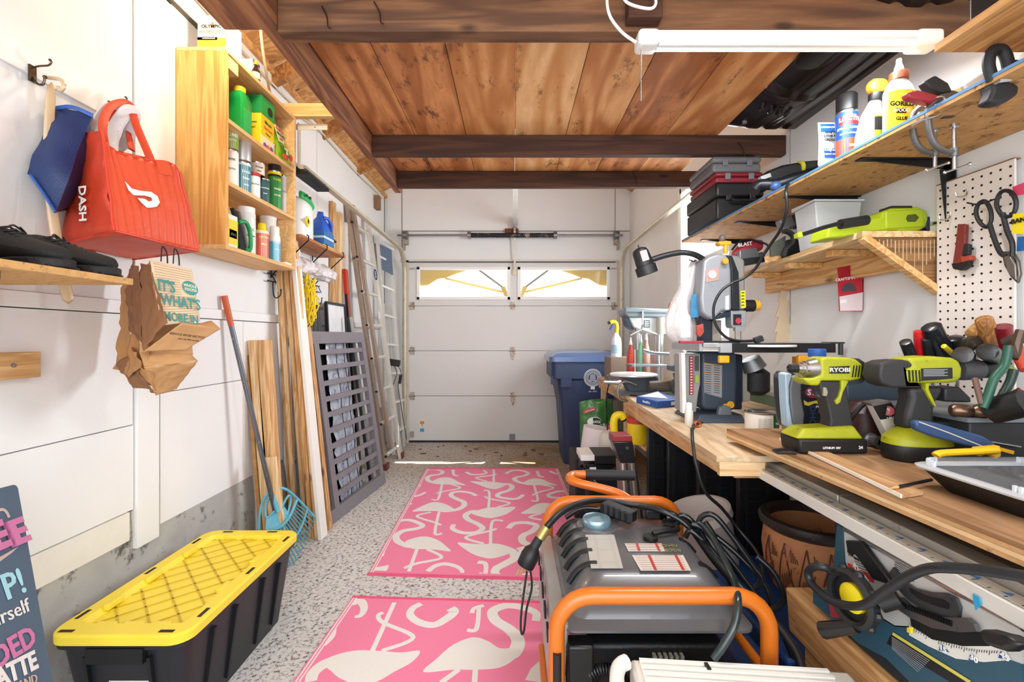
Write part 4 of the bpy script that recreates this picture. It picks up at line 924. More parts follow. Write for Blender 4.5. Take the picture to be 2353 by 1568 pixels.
# short boards
for i,(px,py,pb,pyb,lb) in enumerate(((570,780,612,1225,'short plywood offcut standing on edge behind the rake handle'),(588,782,628,1215,'short pine board standing beside the plywood offcut'),(607,782,640,1205,'short pine board with a square top nearest the long lumber'))):
    Yt = 2.60
    t0 = PY(px,py,Yt); b0 = PY(pb,pyb,Yt); b0.z = 0.0; b0.x = max(b0.x,XL+.04)
    plank(t0,b0,.05 if i else .02,.08,[pm('b98750',.8,var=.4,scale=20,bump=.5),LUM[2],LUM[0]][i],lb,(0,1,0))
o = M().bar(PY(618,1000,2.5),PY(648,1240,2.5)+V((0,0,0)),.075,.02,(0,1,0)).obj('board',LUM[2],bevel=.001); tag(o,'short bright pine offcut leaning low in front of the other short boards','board')
o.location.z = 0.0
# rake ------------------------------------------------------------------
rk = thing('leaf_rake','leaf rake with a light blue plastic fan and grey pole leaning on the wall','rake',(-1.3,2.5,0))
hp = PX(515,680,-1.47); hb = PY(632,1175,2.50)
M().cyl(hp.lerp(hb,.04),hb,.0125,.0125,14).obj('pole',pm('6a6c74',.35,.6,spots='b8b8ba',sscale=50),rk)
M().cyl(hp,hp.lerp(hb,.13),.0155,.014,14).obj('grip',pm('c8592a',.45),rk)
RB = pm('62b4cc',.35,var=.08)
# fan: polar mesh from the socket; corners traced at their own distance
A = PY(630,1120,2.50); Lc = PY(594,1225,2.44); Rc = PY(724,1190,2.72); Lb = PY(628,1322,2.37); Rb = PY(722,1200,2.72)
M().cyl(PY(622,1115,2.51),PY(640,1178,2.49),.020,.013,14).obj('socket',RB,rk)
# fan coordinates: fan(s, r): s across 0..1, r along tine 0..1
P0 = [PY(594,1215,2.45),PY(600,1160,2.48),PY(628,1122,2.51),PY(668,1142,2.60),PY(724,1192,2.74)]   # outline start (top edge, left -> right)
def arc(pts,t): 
    k = t*(len(pts)-1); i = min(int(k),len(pts)-2); return pts[i].lerp(pts[i+1],k-i)
mid = [PY(592,1222,2.44),PY(610,1225,2.44),PY(640,1215,2.46),PY(665,1190,2.52),PY(682,1160,2.60)]
end = [PY(597,1290,2.41),PY(640,1318,2.38),PY(678,1290,2.45),PY(706,1245,2.57),PY(724,1192,2.72)]
top = PY(640,1130,2.51)
g = M()
solidp = [PY(631,1175,2.49),PY(612,1190,2.46),PY(610,1218,2.44),PY(640,1215,2.455),PY(663,1193,2.52),PY(660,1180,2.52),PY(650,1165,2.51)]
g.prism(solidp,(.004,.006,0)); g.obj('fan_plate',RB,rk)
g = M()
g.tube([PY(594,1235,2.43),PY(597,1180,2.46),PY(608,1145,2.48),PY(628,1126,2.50),PY(655,1124,2.53),PY(685,1148,2.61),PY(724,1190,2.72)],.007,8,smooth=6)
g.tube([PY(594,1222,2.44),PY(615,1222,2.44),PY(642,1213,2.46),PY(664,1190,2.52),PY(682,1150,2.60)],.008,8,smooth=6)
g.tube([PY(596,1262,2.42),PY(632,1272,2.40),PY(668,1248,2.46),PY(692,1212,2.55),PY(706,1172,2.66)],.006,8,smooth=6)
g.tube([PY(631,1175,2.49),PY(612,1190,2.46),PY(611,1160,2.48),PY(622,1140,2.49)],.006,8,smooth=4); g.tube([PY(646,1170,2.5),PY(662,1140,2.54),PY(668,1150,2.56),PY(660,1185,2.52)],.006,8,smooth=4)
g.obj('fan_frame',RB,rk)
for i in range(22):
    s = i/21; a = arc(mid,s); e = arc(end,s); m_ = a.lerp(e,.6)+V((.01,-.01,0))
    e.z = max(e.z,.006)
    M().tube([a,m_,e,e+V((-.004,.012,-.008 if e.z > .02 else 0))],.0042,5,smooth=3,flat=(1,.6,(1,0,0))).obj('tine',RB,rk)
o = M()
random.seed(2)
for i in range(9): o.ball(PZ(632+random.uniform(-8,12),1318+random.uniform(-14,8),.008),(.012,.008,.006),6)
tag(o.obj('dry_leaves',pm('5a3a22',.9,bump=.5)),'little heap of dry brown leaves under the rake tines','leaves',kind='stuff')
# grey slatted gate --------------------------------------------------------
GR = pm('7f7a80',.5,var=.15,scale=14,bump=.15,spots='5f5a60',sscale=40,sth=.66)
gt = thing('slatted_gate','grey-painted wooden gate of horizontal slats leaning against the wall','gate',(-1.15,3.4,0))
BL,BR = V((-1.205,2.93,.0)),V((-1.092,3.86,.0)); TL,TR = V((-1.375,2.95,1.275)),V((-1.275,3.86,1.275))
def G(u,v): return BL.lerp(BR,u).lerp(TL.lerp(TR,u),v)
nz = (BR-BL).cross(TL-BL).normalized()
g = M().bar(G(0,.965),G(1.0,.965),.085,.03,nz); g.obj('top_rail',GR,gt,bevel=.002)
g = M().bar(G(0,.035),G(1.02,.035),.085,.035,nz); g.obj('bottom_rail',GR,gt,bevel=.002)
for u in (.17,.97): M().bar(G(u,.06)+nz*-.004,G(u,.94)+nz*-.004,.062,.04,nz).obj('stile',GR,gt,bevel=.002)
for i in range(10):
    v = .125+i*.0845; M().bar(G(.19,v),G(.95,v),.036,.018,nz).obj('slat',GR,gt,bevel=.001)
# dark bed rail behind its left edge
g = M().bar(G(.03,0)+V((-.05,0,.0)),G(.03,.93)+V((-.05,0,0)),.05,.03,nz)
for v in (.2,.36,.62,.8): g.bar(G(.03,v)+V((-.03,-.03,0)),G(.03,v+.04)+V((-.03,-.03,0)),.03,.012,nz)
tag(g.obj('hooked_bed_rail',pm('3b383c',.5,bump=.1)),'dark notched rail standing behind the wall-side edge of the slatted gate','rail')
# things behind the gate
t = thing('folded_chair','black folded frame with a finial standing behind the slatted gate beside the yellow cord','folded chair',(-1.4,3.2,0))
for k in range(6):
    b0 = V((-1.28-.012*k,3.08+.04*k,.01)); t0 = V((-1.42-.006*k,3.14+.052*k,1.47-.02*(k % 2)))
    M().bar(b0,t0,.035,.03,(0,1,0)).obj('post',pm('1c1c1f',.35,coat=.3),t)
M().bar(V((-1.42,3.12,1.45)),V((-1.44,3.44,1.45)),.03,.02).obj('crossbar',BLK,t); M().lathe([(.006,0),(.012,.02),(.006,.03),(.013,.05),(.001,.06)],V((-1.43,3.30,1.46))).obj('finial',BLK,t)
t = thing('framed_screen','white panel in a thin black frame leaning on the wall behind the slatted gate','panel',(-1.4,3.6,0))
b0,b1,t0,t1 = V((-1.33,3.43,.01)),V((-1.315,3.80,.01)),V((-1.43,3.50,1.50)),V((-1.42,3.85,1.50))
M().hexa([b0,b1,b1+V((-.01,0,0)),b0+V((-.01,0,0))],[t0,t1,t1+V((-.01,0,0)),t0+V((-.01,0,0))]).obj('panel',pm('e9e9ec',.4),t)
for a,b_ in ((b0,t0),(b1,t1),(t0,t1),(b0,b1)): M().bar(a,b_,.022,.02,(0,1,0) if abs((b_-a).y) < .2 else (0,0,1)).obj('frame_side',BLK,t)
t = thing('plastic_covered_panel','tall panel in wrinkled clear plastic seen through the gate slats','panel',(-1.25,3.6,0))
b0,b1,t0,t1 = V((-1.235,3.30,.01)),V((-1.205,3.66,.01)),V((-1.385,3.36,1.22)),V((-1.37,3.72,1.22))
M().grid(lambda u,v: b0.lerp(b1,u).lerp(t0.lerp(t1,u),v)+V((.02*mnoise.noise(V((u*5,v*14,0)))+.008*mnoise.noise(V((u*14,v*40,2))),0,0)),20,60).obj('film',pm('b8bcc8',.2,bump=.7,bscale=40,spots='6c7488',sscale=14,sth=.55,coat=.7),t,solid=.004)
M().hexa([b0+V((-.02,0,0)),b1+V((-.02,0,0)),b1+V((-.04,0,0)),b0+V((-.04,0,0))],[t0+V((-.02,0,0)),t1+V((-.02,0,0)),t1+V((-.04,0,0)),t0+V((-.04,0,0))]).obj('panel',pm('2a2c30',.4),t)
for u in (.3,.7): M().tube([b0.lerp(b1,u).lerp(t0.lerp(t1,u),v/12)+V((.03,.012*math.sin(v*1.7),0)) for v in range(13)],.003,6).obj('tie_cord',BLK,t)
for k,(y_,lb) in enumerate(((3.72,'slim black metal post leaning behind the gate beside the plastic-covered panel'),(3.79,'slim silver metal post leaning behind the gate close to the extension ladder'))):
    o = M().bar(V((-1.15,y_,.0)),V((-1.36,y_+.05,1.40)),.02,.02,(0,1,0)).obj('metal_post',[BLK,ALU][k]); tag(o,lb,'post')
# tall boards beyond the shelf
for k,(px,w_,lb) in enumerate(((768,.05,'rough timber standing against the wall just past the wire shelf'),(783,.06,'pine stud with a long crack standing against the wall beyond the wire shelf'),(797,.05,'white-edged timber standing against the wall beside the extension ladder'))):
    Y = 1.46*F/(CX-px)
    plank(V((-1.472,Y,2.34-.05*k)),V((-1.465,Y-.02,.0)),.07,.03,[LUM[1],LUM[2],pm('ddd6cb',.6)][k],lb,(1,0,0))
t = thing('spirit_level','long level with a red end cap standing on its end by the extension ladder','level',(-1.4,3.85,0))
M().bar(V((-1.29,3.87,.0)),V((-1.435,3.92,1.78)),.05,.022,(1,0,0)).obj('body',pm('3a3134',.4,.3),t); a,b_ = V((-1.29,3.87,.0)),V((-1.435,3.92,1.78))
M().bar(a.lerp(b_,.90),a.lerp(b_,1.02),.056,.028,(1,0,0)).obj('end_cap',pm('c0331f',.45),t); M().bar(a.lerp(b_,.74),a.lerp(b_,.9),.03,.024,(1,0,0)).obj('red_edge',pm('b83a2a',.5),t)
# extension ladder -----------------------------------------------------------
ld = thing('extension_ladder','aluminium extension ladder leaning against the wall','ladder',(-1.15,4.45,0))
LA0,LA1 = V((-1.185,4.26,0)),V((-1.47,4.06,2.42)); LB0,LB1 = V((-1.14,4.66,0)),V((-1.44,4.52,2.42))
ALB = pm('a89484',.45,.45,var=.18,scale=5,spots='6c5c52',sscale=22,sth=.62); ALW = pm('d9d5cd',.4,.4,var=.12,spots='9c958a',sscale=14,sth=.64)
M().bar(LA0,LA1,.028,.075,(0,1,0)).obj('rail',ALB,ld); M().bar(LA0+V((.035,.045,.2)),LA1+V((.03,.045,0)),.028,.06,(0,1,0)).obj('rail',ALB,ld)
M().bar(LB0,LB1,.028,.09,(0,1,0)).obj('rail',ALW,ld)
for i in range(8):
    k = .055+i*.125; a = LA0.lerp(LA1,k)+V((.02,.02,0)); b_ = LB0.lerp(LB1,k)
    M().cyl(a,b_,.017,n=12).obj('rung',ALW,ld)
    M().cyl(a+V((.012,-.065,0)),a+V((.012,-.055,0)),.012,n=8).obj('rivet',pm('2c2826',.6),ld)
for p0 in (LA0,LB0): M().box(p0+V((0,0,.03)),(.05,.09,.06)).obj('foot',pm('6a3a2c',.7),ld,bevel=.004)
c = LB0.lerp(LB1,.76)+V((.017,-.0,0)); c = LB0.lerp(LB1,.765)+V((.018,-.046,0))
dz = (LB1-LB0).normalized()
g = M().prism([c+V((.01*math.cos(a),0,0))*1.6+dz*.055*math.sin(a)+V((0,-.001,0)) for a in [2*math.pi*k/20 for k in range(20)]],(0,-.002,0)); g.mat(1).text('WERNER',c+V((0,-.0045,0)),-dz,(1,0,0),.013,bold=.02)
g.obj('oval_sticker',[pm('1f3f72',.5),pm('eeeeee',.5)],ld)
for k in (.60,): M().box(LB0.lerp(LB1,k)+V((0,-.046,0)),(.022,.002,.07)).obj('instruction_sticker',pm('e6e2da',.6),ld)
c = LA0.lerp(LA1,.80)+V((0,-.04,0)); M().text("16'",c,(1,0,0),(0,0,1),.022,bold=.03).obj('size_sticker',BLK,ld)
# step ladder ------------------------------------------------------------------
sl = thing('step_ladder','white folded step ladder leaning in the corner by the garage door','ladder',(-1.25,5.0,0))
SA0,SA1,SB0,SB1 = V((-1.25,4.80,0)),V((-1.44,4.86,2.30)),V((-1.22,5.14,0)),V((-1.36,5.08,2.26))
M().bar(SA0,SA1,.022,.06,(0,1,0)).obj('rail',pm('dcdad4',.4,.3),sl); M().bar(SB0,SB1,.022,.06,(0,1,0)).obj('rail',pm('dcdad4',.4,.3),sl)
for i in range(7):
    k = .10+i*.135; M().bar(SA0.lerp(SA1,k),SB0.lerp(SB1,k),.03 if i > 2 else .075,.022).obj('step',pm('e9e8e4',.4,.2),sl)
M().hexa([SA0.lerp(SA1,.97)+V((-.04,0,0)),SA0.lerp(SA1,.97)+V((.04,0,0)),SB0.lerp(SB1,.97)+V((.04,0,0)),SB0.lerp(SB1,.97)+V((-.04,0,0))],[SA1+V((-.04,0,.02)),SA1+V((.04,0,.02)),SB1+V((.04,0,.02)),SB1+V((-.04,0,.02))]).obj('top_cap',pm('dfe0e0',.4),sl)
M().hexa([SA0.lerp(SA1,.85)+V((.014,.03,0)),SB0.lerp(SB1,.85)+V((.014,-.03,0)),SB0.lerp(SB1,.85)+V((.018,-.03,0)),SA0.lerp(SA1,.85)+V((.018,.03,0))],[SA0.lerp(SA1,.97)+V((.014,.03,0)),SB0.lerp(SB1,.97)+V((.014,-.03,0)),SB0.lerp(SB1,.97)+V((.018,-.03,0)),SA0.lerp(SA1,.97)+V((.018,.03,0))]).obj('instruction_sheet',pm('5c6e88',.5,var=.4,scale=60),sl)
for k in range(3): M().bar(V((-1.30+.02*k,5.00+.04*k,0)),V((-1.40+.02*k,5.0+.03*k,1.6)),.012,.02,(0,1,0)).obj('rear_brace',pm('cfccc4',.4,.4),sl)
t = thing('power_adapter','black power adapter with dangling leads on a step of the white step ladder','adapter',(-1.2,4.9,.96))
c = PY(906,834,4.86); M().box(c,(.12,.05,.07),Matrix.Rotation(.15,3,'Y')).obj('case',BLK2,t,bevel=.008)
M().tube([c+V((.04,0,-.03)),PY(922,860,4.86),PY(915,885,4.86),PY(918,910,4.86),PY(930,985,4.86),PY(934,1010,4.9)],.004,6,smooth=5).tube([c+V((.0,0,-.03)),PY(912,858,4.86),PY(905,880,4.85),PY(900,900,4.85)],.004,6,smooth=5).obj('lead',pm('3a3a3e',.5),t)
M().bar(PY(921,862,4.84),PY(918,882,4.84),.03,.02,(0,1,0)).obj('plug',BLK,t)
# leaves by the door, on the floor
random.seed(8); g = M()
for i in range(16):
    x,y = random.uniform(-1.1,.3),random.uniform(4.7,5.2); g.ball((x,y,.006),(random.uniform(.01,.04),.012,.005),6)
tag(g.obj('floor_debris',pm('6a4a34',.9,bump=.6)),'scattered dry leaf crumbs on the floor in front of the garage door','leaves',kind='stuff')
# angled low wooden cross on the ladder: outlet box at the wall top
o = M().bx(XL+.01,XL+.06,4.9,5.0,2.62,2.76).obj('junction_box',pm('8a6a4a',.7)); tag(o,'brown junction box where the wall cables end by the corner','junction box')
# ================================================================= TOTE
tt = thing('storage_tote','long dark grey storage tote with a bright yellow waffle lid','storage tote',(-1.17,1.70,0))
LZ0 = .355; X0,X1,Y0,Y1 = -1.385,-.965,1.345,2.085
def rr(x0,x1,y0,y1,r,z,n=6):
    out = []
    for cx,cy,a0 in ((x1-r,y1-r,0),(x0+r,y1-r,90),(x0+r,y0+r,180),(x1-r,y0+r,270)):
        for k in range(n+1): a = math.radians(a0+90*k/n); out.append(V((cx+r*math.cos(a),cy+r*math.sin(a),z)))
    return out
DG = pm('2f3038',.4,var=.1,scale=6,spots='5a5c66',sscale=70,sth=.72)
d = .055
g = M().loft([rr(X0+d,X1-d,Y0+d,Y1-d,.05,0),rr(X0+d,X1-d,Y0+d,Y1-d,.05,.004),rr(X0+.018,X1-.018,Y0+.018,Y1-.018,.05,LZ0-.05),rr(X0+.006,X1-.006,Y0+.006,Y1-.006,.05,LZ0-.046),rr(X0+.006,X1-.006,Y0+.006,Y1-.006,.05,LZ0-.028)],True)
g.obj('tub',DG,tt)
for k,y in enumerate((1.50,1.62,1.80,1.92)):
    M().bar(V((X1-d+.004,y,.03)),V((X1-.015,y,LZ0-.07)),.012,.016,(1,0,0)).obj('rib',pm('1d1e24',.5),tt)
for x in (-1.27,-1.08): M().bar(V((x,Y0+d-.004,.02)),V((x,Y0+.014,LZ0-.07)),.010,.014,(0,1,0)).obj('rib',pm('1d1e24',.5),tt)
M().bx(-1.26,-1.09,Y0+.0,Y0+.02,LZ0-.085,LZ0-.04).obj('grip_recess',pm('14151a',.6),tt)
TY = pm('f5dc3e',.42,var=.05,scale=4,spots='b9a52c',sscale=24,sth=.72)
g = M().loft([rr(X0,X1,Y0,Y1,.055,LZ0-.030),rr(X0,X1,Y0,Y1,.055,LZ0-.006),rr(X0+.006,X1-.006,Y0+.006,Y1-.006,.05,LZ0),rr(X0+.048,X1-.048,Y0+.06,Y1-.05,.02,LZ0),rr(X0+.06,X1-.06,Y0+.07,Y1-.06,.015,LZ0-.018)],False)
n_ = 28; base = len(g.v)-n_; g.f.append(tuple(range(base,base+n_))); g.mi.append(0)
g.obj('lid',TY,tt)
q0x,q1x,q0y,q1y = X0+.062,X1-.062,Y0+.072,Y1-.062
def cline(m,a,b_,c,slope,w_):
    """rib across the lid: points with y = c + slope*x, clipped to the recess"""
    pts = []
    for x in (q0x,q1x):
        y = c+slope*(x-q0x)
        if q0y <= y <= q1y: pts.append((x,y))
    for y in (q0y,q1y):
        x = q0x+(y-c)/slope
        if q0x < x < q1x: pts.append((x,y))
    if len(pts) >= 2: m.bar(V((*pts[0],LZ0-.0175)),V((*pts[1],LZ0-.0175)),w_,.004)
g = M()
for i in range(-8,14): cline(g,0,0,q0y+i*.085,.95,.006); cline(g,0,0,q0y+i*.105,-1.05,.006)
g.obj('waffle_ribs',pm('cdb11e',.5),tt)
g = M()
for x in (X0+.13,X0+.215,X0+.30): g.bx(x-.03,x+.03,Y0+.052,Y0+.075,LZ0-.016,LZ0-.001)
for x in (X0+.13,X0+.215,X0+.30): g.bx(x-.024,x+.024,Y1-.065,Y1-.05,LZ0-.016,LZ0-.001)
for y in (1.52,1.69,1.88): g.bx(X0+.05,X0+.068,y-.03,y+.03,LZ0-.014,LZ0+.006)
for y in (1.62,1.82): g.bx(X1-.068,X1-.05,y-.03,y+.03,LZ0-.014,LZ0+.001)
g.obj('lug',TY,tt,bevel=.003)
for x,y,a in ((X0+.05,Y0+.022,0),(X1-.07,Y0+.022,0),(X1-.022,1.46,1),(X1-.022,1.72,1),(X1-.022,1.99,1),(X0+.022,1.45,1),(X0+.022,1.72,1),(X0+.022,1.97,1),(X1-.12,Y1-.022,0),(X0+.1,Y1-.022,0)):
    M().bx(x-(.022 if not a else .006),x+(.022 if not a else .006),y-(.006 if not a else .024),y+(.006 if not a else .024),LZ0-.001,LZ0+.0008).obj('slot',pm('2a2410',.6),tt)
g = M().bx(-1.215,-1.08,Y0+.030,Y0+.034,.13,.20); g.mat(1).text('HDX',(-1.18,Y0+.028,.18),NY,(0,0,1),.022,bold=.04)
g.obj('printed_label',[pm('dcdcda',.5),pm('c8481c',.5)],tt)
# ================================================================= SIGN
SG = pm('4c6177',.55,var=.08,scale=6,bump=.1)
sg = thing('painted_sign','blue-grey painted wooden sign with pink, white and pale blue lettering leaning in the corner','sign',(-1.3,1.2,0))
# sign plane: right edge from (35,1112) at the top to (120,1568); leans back towards the wall
Yt,Yb = 1.22,1.10
tr = PY(40,1112,Yt); br2 = PY(122,1568,Yb); 
ed = (br2-tr).normalized(); 
low = tr+ed*((tr.z-.0)/-ed.z)
hx = V((.80,-.60,0)); hx = (PY(36,1112,1.22)-PY(0,1124,1.262)).normalized(); hx = V((.75,.64,-.0)).normalized()
hx = (V(PY(36,1112,1.22))-V(PY(-60,1136,1.10))).normalized()
nS = hx.cross(-ed).normalized(); nS = nS if nS.dot(V((0,0,CH))-tr) > 0 else -nS
W2 = .34; Hh = (tr-low).length
def SP(u,v): return tr-hx*u+ed*v      # u metres from the outer edge, v metres down
outl = [SP(.0,.012),SP(.004,.004),SP(.012,0),SP(W2,0),SP(W2,Hh),SP(0,Hh)]
M().prism(outl,-nS*.018).obj('board',SG,sg,bevel=.001)
def onS(px,py):  # pixel -> sign plane
    d = V(((px-CX)/F,1,-(py-CY)/F)); o_ = V((0,0,CH)); t_ = (tr-o_).dot(nS)/d.dot(nS); return o_+d*t_+nS*.0012
PK = pm('cf78a8',.5); PW = pm('ece8e4',.5); PBL = pm('a5dbe6',.5); TAN = pm('cdb8ac',.5)
def stext(s,px,py,h,mt,px2,py2,bold=.03,xs=1.0,align='RIGHT',nm='lettering',ext=.0008):
    a = onS(px,py); b_ = onS(px2,py2); g = M().text(s,a,(a-b_),-ed,h,ext,align,bold,xs); g.obj(nm,mt,sg)
def ph(py0,py1): return (onS(40,py0)-onS(40,py1)).length*.80
stext('E',50,1222,ph(1190,1258),PK,10,1238,.06,1.15,ext=.006); stext('RE',4,1232,ph(1190,1262),PK,-40,1250,.06,1.0,ext=.006)
g = M().tube([onS(-8,1175),onS(5,1172),onS(14,1178),onS(20,1190)],.004,6,smooth=5,flat=(1,.2,tuple(-ed))); g.prism([onS(-10,1285),onS(0,1280),onS(41,1257),onS(25,1272),onS(0,1290),onS(-10,1298)],nS*.001); g.obj('painted_flourish',TAN,sg)
stext('P!',55,1335,ph(1298,1372),PBL,20,1350,.02,.95); 
stext('yourself',64,1392,ph(1368,1410),PW,20,1412,.0,1.0)
stext('BRANDED',78,1460,ph(1428,1490),PK,30,1490,.04,.9)
stext('MATTE',82,1518,ph(1494,1550),PW,40,1540,.05,.8)
stext('AND',84,1560,ph(1548,1575),TAN,50,1575,.0,.9)
# ================================================================= RUGS
RPK = weave('fb8cb2'); RWH = weave('f4f2ee'); RB2 = pm('ea5c84',.7)
def clip_poly(poly,quad_):
    """Sutherland-Hodgman in the floor plane"""
    out = [(p.x,p.y) for p in poly]; n = len(quad_)
    ar = sum(quad_[i].x*quad_[(i+1) % n].y-quad_[(i+1) % n].x*quad_[i].y for i in range(n)); sgn = 1 if ar > 0 else -1
    for i in range(n):
        a,b_ = quad_[i],quad_[(i+1) % n]; inp = out; out = []
        side = lambda p: sgn*((b_.x-a.x)*(p[1]-a.y)-(b_.y-a.y)*(p[0]-a.x))
        for k in range(len(inp)):
            p,q = inp[k],inp[(k+1) % len(inp)]; sp_,sq = side(p),side(q)
            if sp_ >= 0: out.append(p)
            if (sp_ >= 0) != (sq >= 0): t_ = sp_/(sp_-sq); out.append((p[0]+(q[0]-p[0])*t_,p[1]+(q[1]-p[1])*t_))
        if not out: return []
    return out
def rug(label,corners,polys,strokes,lift,name='flamingo_rug'):
    """polys and strokes are drawn in the rug's own floor plane"""
    t = thing(name,label,'rug',((corners[0].x+corners[2].x)/2,(corners[0].y+corners[2].y)/2,0))
    M().prism([V((c.x,c.y,.001)) for c in corners],(0,0,.006)).obj('woven_field',RPK,t)
    ins = []
    cc = sum(corners,V())/4
    for c in corners: ins.append(c.lerp(cc,.035))
    g = M()
    cnt = [0]
    def addpoly(p,z):
        q = clip_poly(p,ins)
        if len(q) > 2: cnt[0] += 1; g.prism([V((x,y,.0066)) for x,y in q],(0,0,.0008+cnt[0]*.000004))
    for p in polys: addpoly(p,.0012)
    for k,(pts,wd_) in enumerate(strokes):
        sp_ = spline([V((p.x,p.y,0)) for p in pts],7) if len(pts) > 2 else [V((p.x,p.y,0)) for p in pts]
        n = len(sp_); Ls,Rs = [],[]
        for i,p in enumerate(sp_):
            tg = (sp_[min(i+1,n-1)]-sp_[max(i-1,0)]); tg = tg.normalized() if tg.length else V((1,0,0)); nn = V((-tg.y,tg.x,0))
            w_ = wd_ if not isinstance(wd_,(list,tuple)) else wd_[0]+(wd_[1]-wd_[0])*i/(n-1)
            Ls.append(p+nn*w_/2); Rs.append(p-nn*w_/2)
        for i in range(n-1): addpoly([Ls[i],Ls[i+1],Rs[i+1],Rs[i]],.0011+.0001*(i % 2)+.00003*(k % 3))
    g.obj('flamingo_pattern',RWH,t,smooth=0)
    for a,b_,c,d in ((0,1,3,2),(3,2,0,1)):
        for f in (.008,.018): M().bar(corners[a].lerp(corners[c],f)+V((0,0,.0078)),corners[b_].lerp(corners[d],f)+V((0,0,.0078)),.005,.002).obj('edge_stripe',RWH,t)
    for a,b_ in ((0,3),(1,2)): M().bar(corners[a]+V((0,0,.005)),corners[b_]+V((0,0,.005)),.014,.010).obj('hem',RB2,t)
    return t
Q = lambda x,y: PZ(x,y,0)
def z1_(x,y): return Q(820+x/4.706,1060+y/4.706)       # coordinates read in the enlarged view of rug one
def z2_(x,y): return Q(660+x/3.677,1340+y/3.677)
def bird(Z,neck,body,legs,nw=(.032,.045)):
    st = [([Z(*p) for p in neck],nw)]
    return [spline([Z(*p) for p in body],4,True)],st+[([Z(*p) for p in l],.02) for l in legs]
P1,S1_ = [],[]
def addb(r): P1.extend(r[0]); S1_.extend(r[1])
addb(bird(z1_,[(765,100),(850,100),(925,120),(900,150),(800,165),(760,195),(790,230),(860,245)],[(800,240),(900,190),(1010,190),(1100,235),(1175,270),(1060,262),(960,262),(860,258)],[[(920,262),(880,420),(810,425)],[(1020,262),(1115,300),(930,340),(860,360)]]))
addb(bird(z1_,[(1610,145),(1680,112),(1780,112),(1850,135),(1820,165),(1730,185),(1705,210),(1760,240),(1830,255)],[(1790,250),(1890,200),(2000,205),(2080,240),(2168,270),(2060,272),(1940,270),(1850,268)],[[(1915,270),(1955,430),(1890,438)],[(2010,272),(2125,300),(1960,350),(1900,380)]]))
addb(bird(z1_,[(1290,385),(1230,355),(1130,340),(1040,350),(1020,385),(1080,420),(1150,450),(1160,490),(1100,530),(1030,545)],[(1060,545),(960,565),(860,552),(720,552),(600,555),(680,510),(800,460),(900,460),(1000,495)],[[(890,560),(845,790),(920,795)],[(800,565),(650,608),(850,680),(910,705)]]))
addb(bird(z1_,[(1800,375),(1740,415),(1640,418),(1530,395),(1540,360),(1640,330),(1680,290),(1640,262),(1560,262)],[(1620,262),(1520,310),(1430,305),(1330,270),(1225,228),(1340,232),(1460,232),(1560,245)],[[(1480,232),(1480,100)],[(1400,228),(1290,190),(1450,165),(1510,150)]]))
addb(bird(z1_,[(455,660),(560,650),(660,680),(710,715),(640,745),(500,770),(430,820),(440,880),(530,925),(600,935)],[(520,890),(640,840),(760,830),(880,870),(960,930),(1015,990),(880,975),(740,965),(600,960)],[[(650,970),(555,1230)],[(760,970),(915,1060),(640,1125),(510,1175)]]))
addb(bird(z1_,[(1045,700),(1040,750),(1150,790),(1290,785),(1360,740),(1300,690),(1210,650),(1175,600),(1240,560),(1320,560)],[(1240,575),(1340,612),(1450,628),(1590,595),(1660,560),(1715,508),(1580,510),(1430,515),(1320,540)],[[(1425,515),(1430,345),(1370,330)],[(1520,510),(1650,465),(1440,420),(1385,395)]]))
addb(bird(z1_,[(1740,1050),(1800,990),(1760,950)],[(1480,905),(1600,925),(1720,975),(1740,1030),(1640,1020),(1560,1045),(1440,1068),(1280,1030),(1160,960),(1090,895),(1240,908),(1380,912)],[[(1445,910),(1465,670),(1580,660)],[(1370,908),(1175,840),(1440,770),(1510,745)]],nw=(.05,.05)))
S1_.append(([z1_(*p) for p in [(1700,1000),(1700,1070),(1600,1130),(1510,1180),(1500,1240),(1600,1275),(1760,1270),(1870,1240)]],(.055,.035)))
addb(bird(z1_,[(1640,740),(1700,690),(1830,680),(1940,710),(1900,770),(1800,820),(1790,880),(1860,920),(2000,950)],[(1880,890),(2000,850),(2200,860),(2300,980),(2100,990),(1950,960)],[],nw=(.036,.05)))
addb(bird(z1_,[(2290,335),(2180,340),(2080,370),(2090,400),(2200,410)],[(1780,580),(1850,530),(1960,470),(2100,470),(2250,520),(2200,560),(2000,575)],[[(1990,580),(1870,620),(2000,650)]],nw=(.03,.03)))
for st in ([(1180,130),(1240,155),(1330,155),(1400,140),(1370,110)],[(1040,105),(1050,160),(1100,168)],[(1950,120),(1975,175),(2020,180)],[(2090,120),(2130,140),(2180,148)],[(600,395),(680,380),(740,350)],[(520,500),(590,470)],[(770,1210),(850,1150),(960,1130),(1080,1160),(1140,1210),(1120,1250)],[(1310,1110),(1390,1130),(1385,1240),(1320,1235)]): S1_.append(([z1_(*p) for p in st],(.03,.02) if len(st) > 2 else .02))
P1.append([z1_(*p) for p in [(150,1220),(200,1165),(350,1140),(330,1190),(280,1225)]]); P1.append([z1_(*p) for p in [(230,1050),(285,960),(305,990),(290,1040)]]); P1.append([z1_(*p) for p in [(640,300),(690,265),(690,285)]])
C1 = [Q(846,1322),Q(980,1079),Q(1283,1079),Q(1392,1338)]
rug('pink woven rug with white flamingos lying further from the camera, whole outline visible',C1,P1,S1_,0)
P2,S2_ = [],[]
P1,S1_ = P2,S2_
addb(bird(z2_,[(200,850),(220,780),(300,710),(400,680),(500,690)],[(300,700),(370,640),(560,590),(760,590),(960,605),(1120,590),(1060,680),(900,770),(760,850),(600,880),(440,820),(370,760)],[[(720,590),(905,180)],[(800,590),(1065,475),(810,350),(770,290),(810,265)]],nw=(.04,.06)))
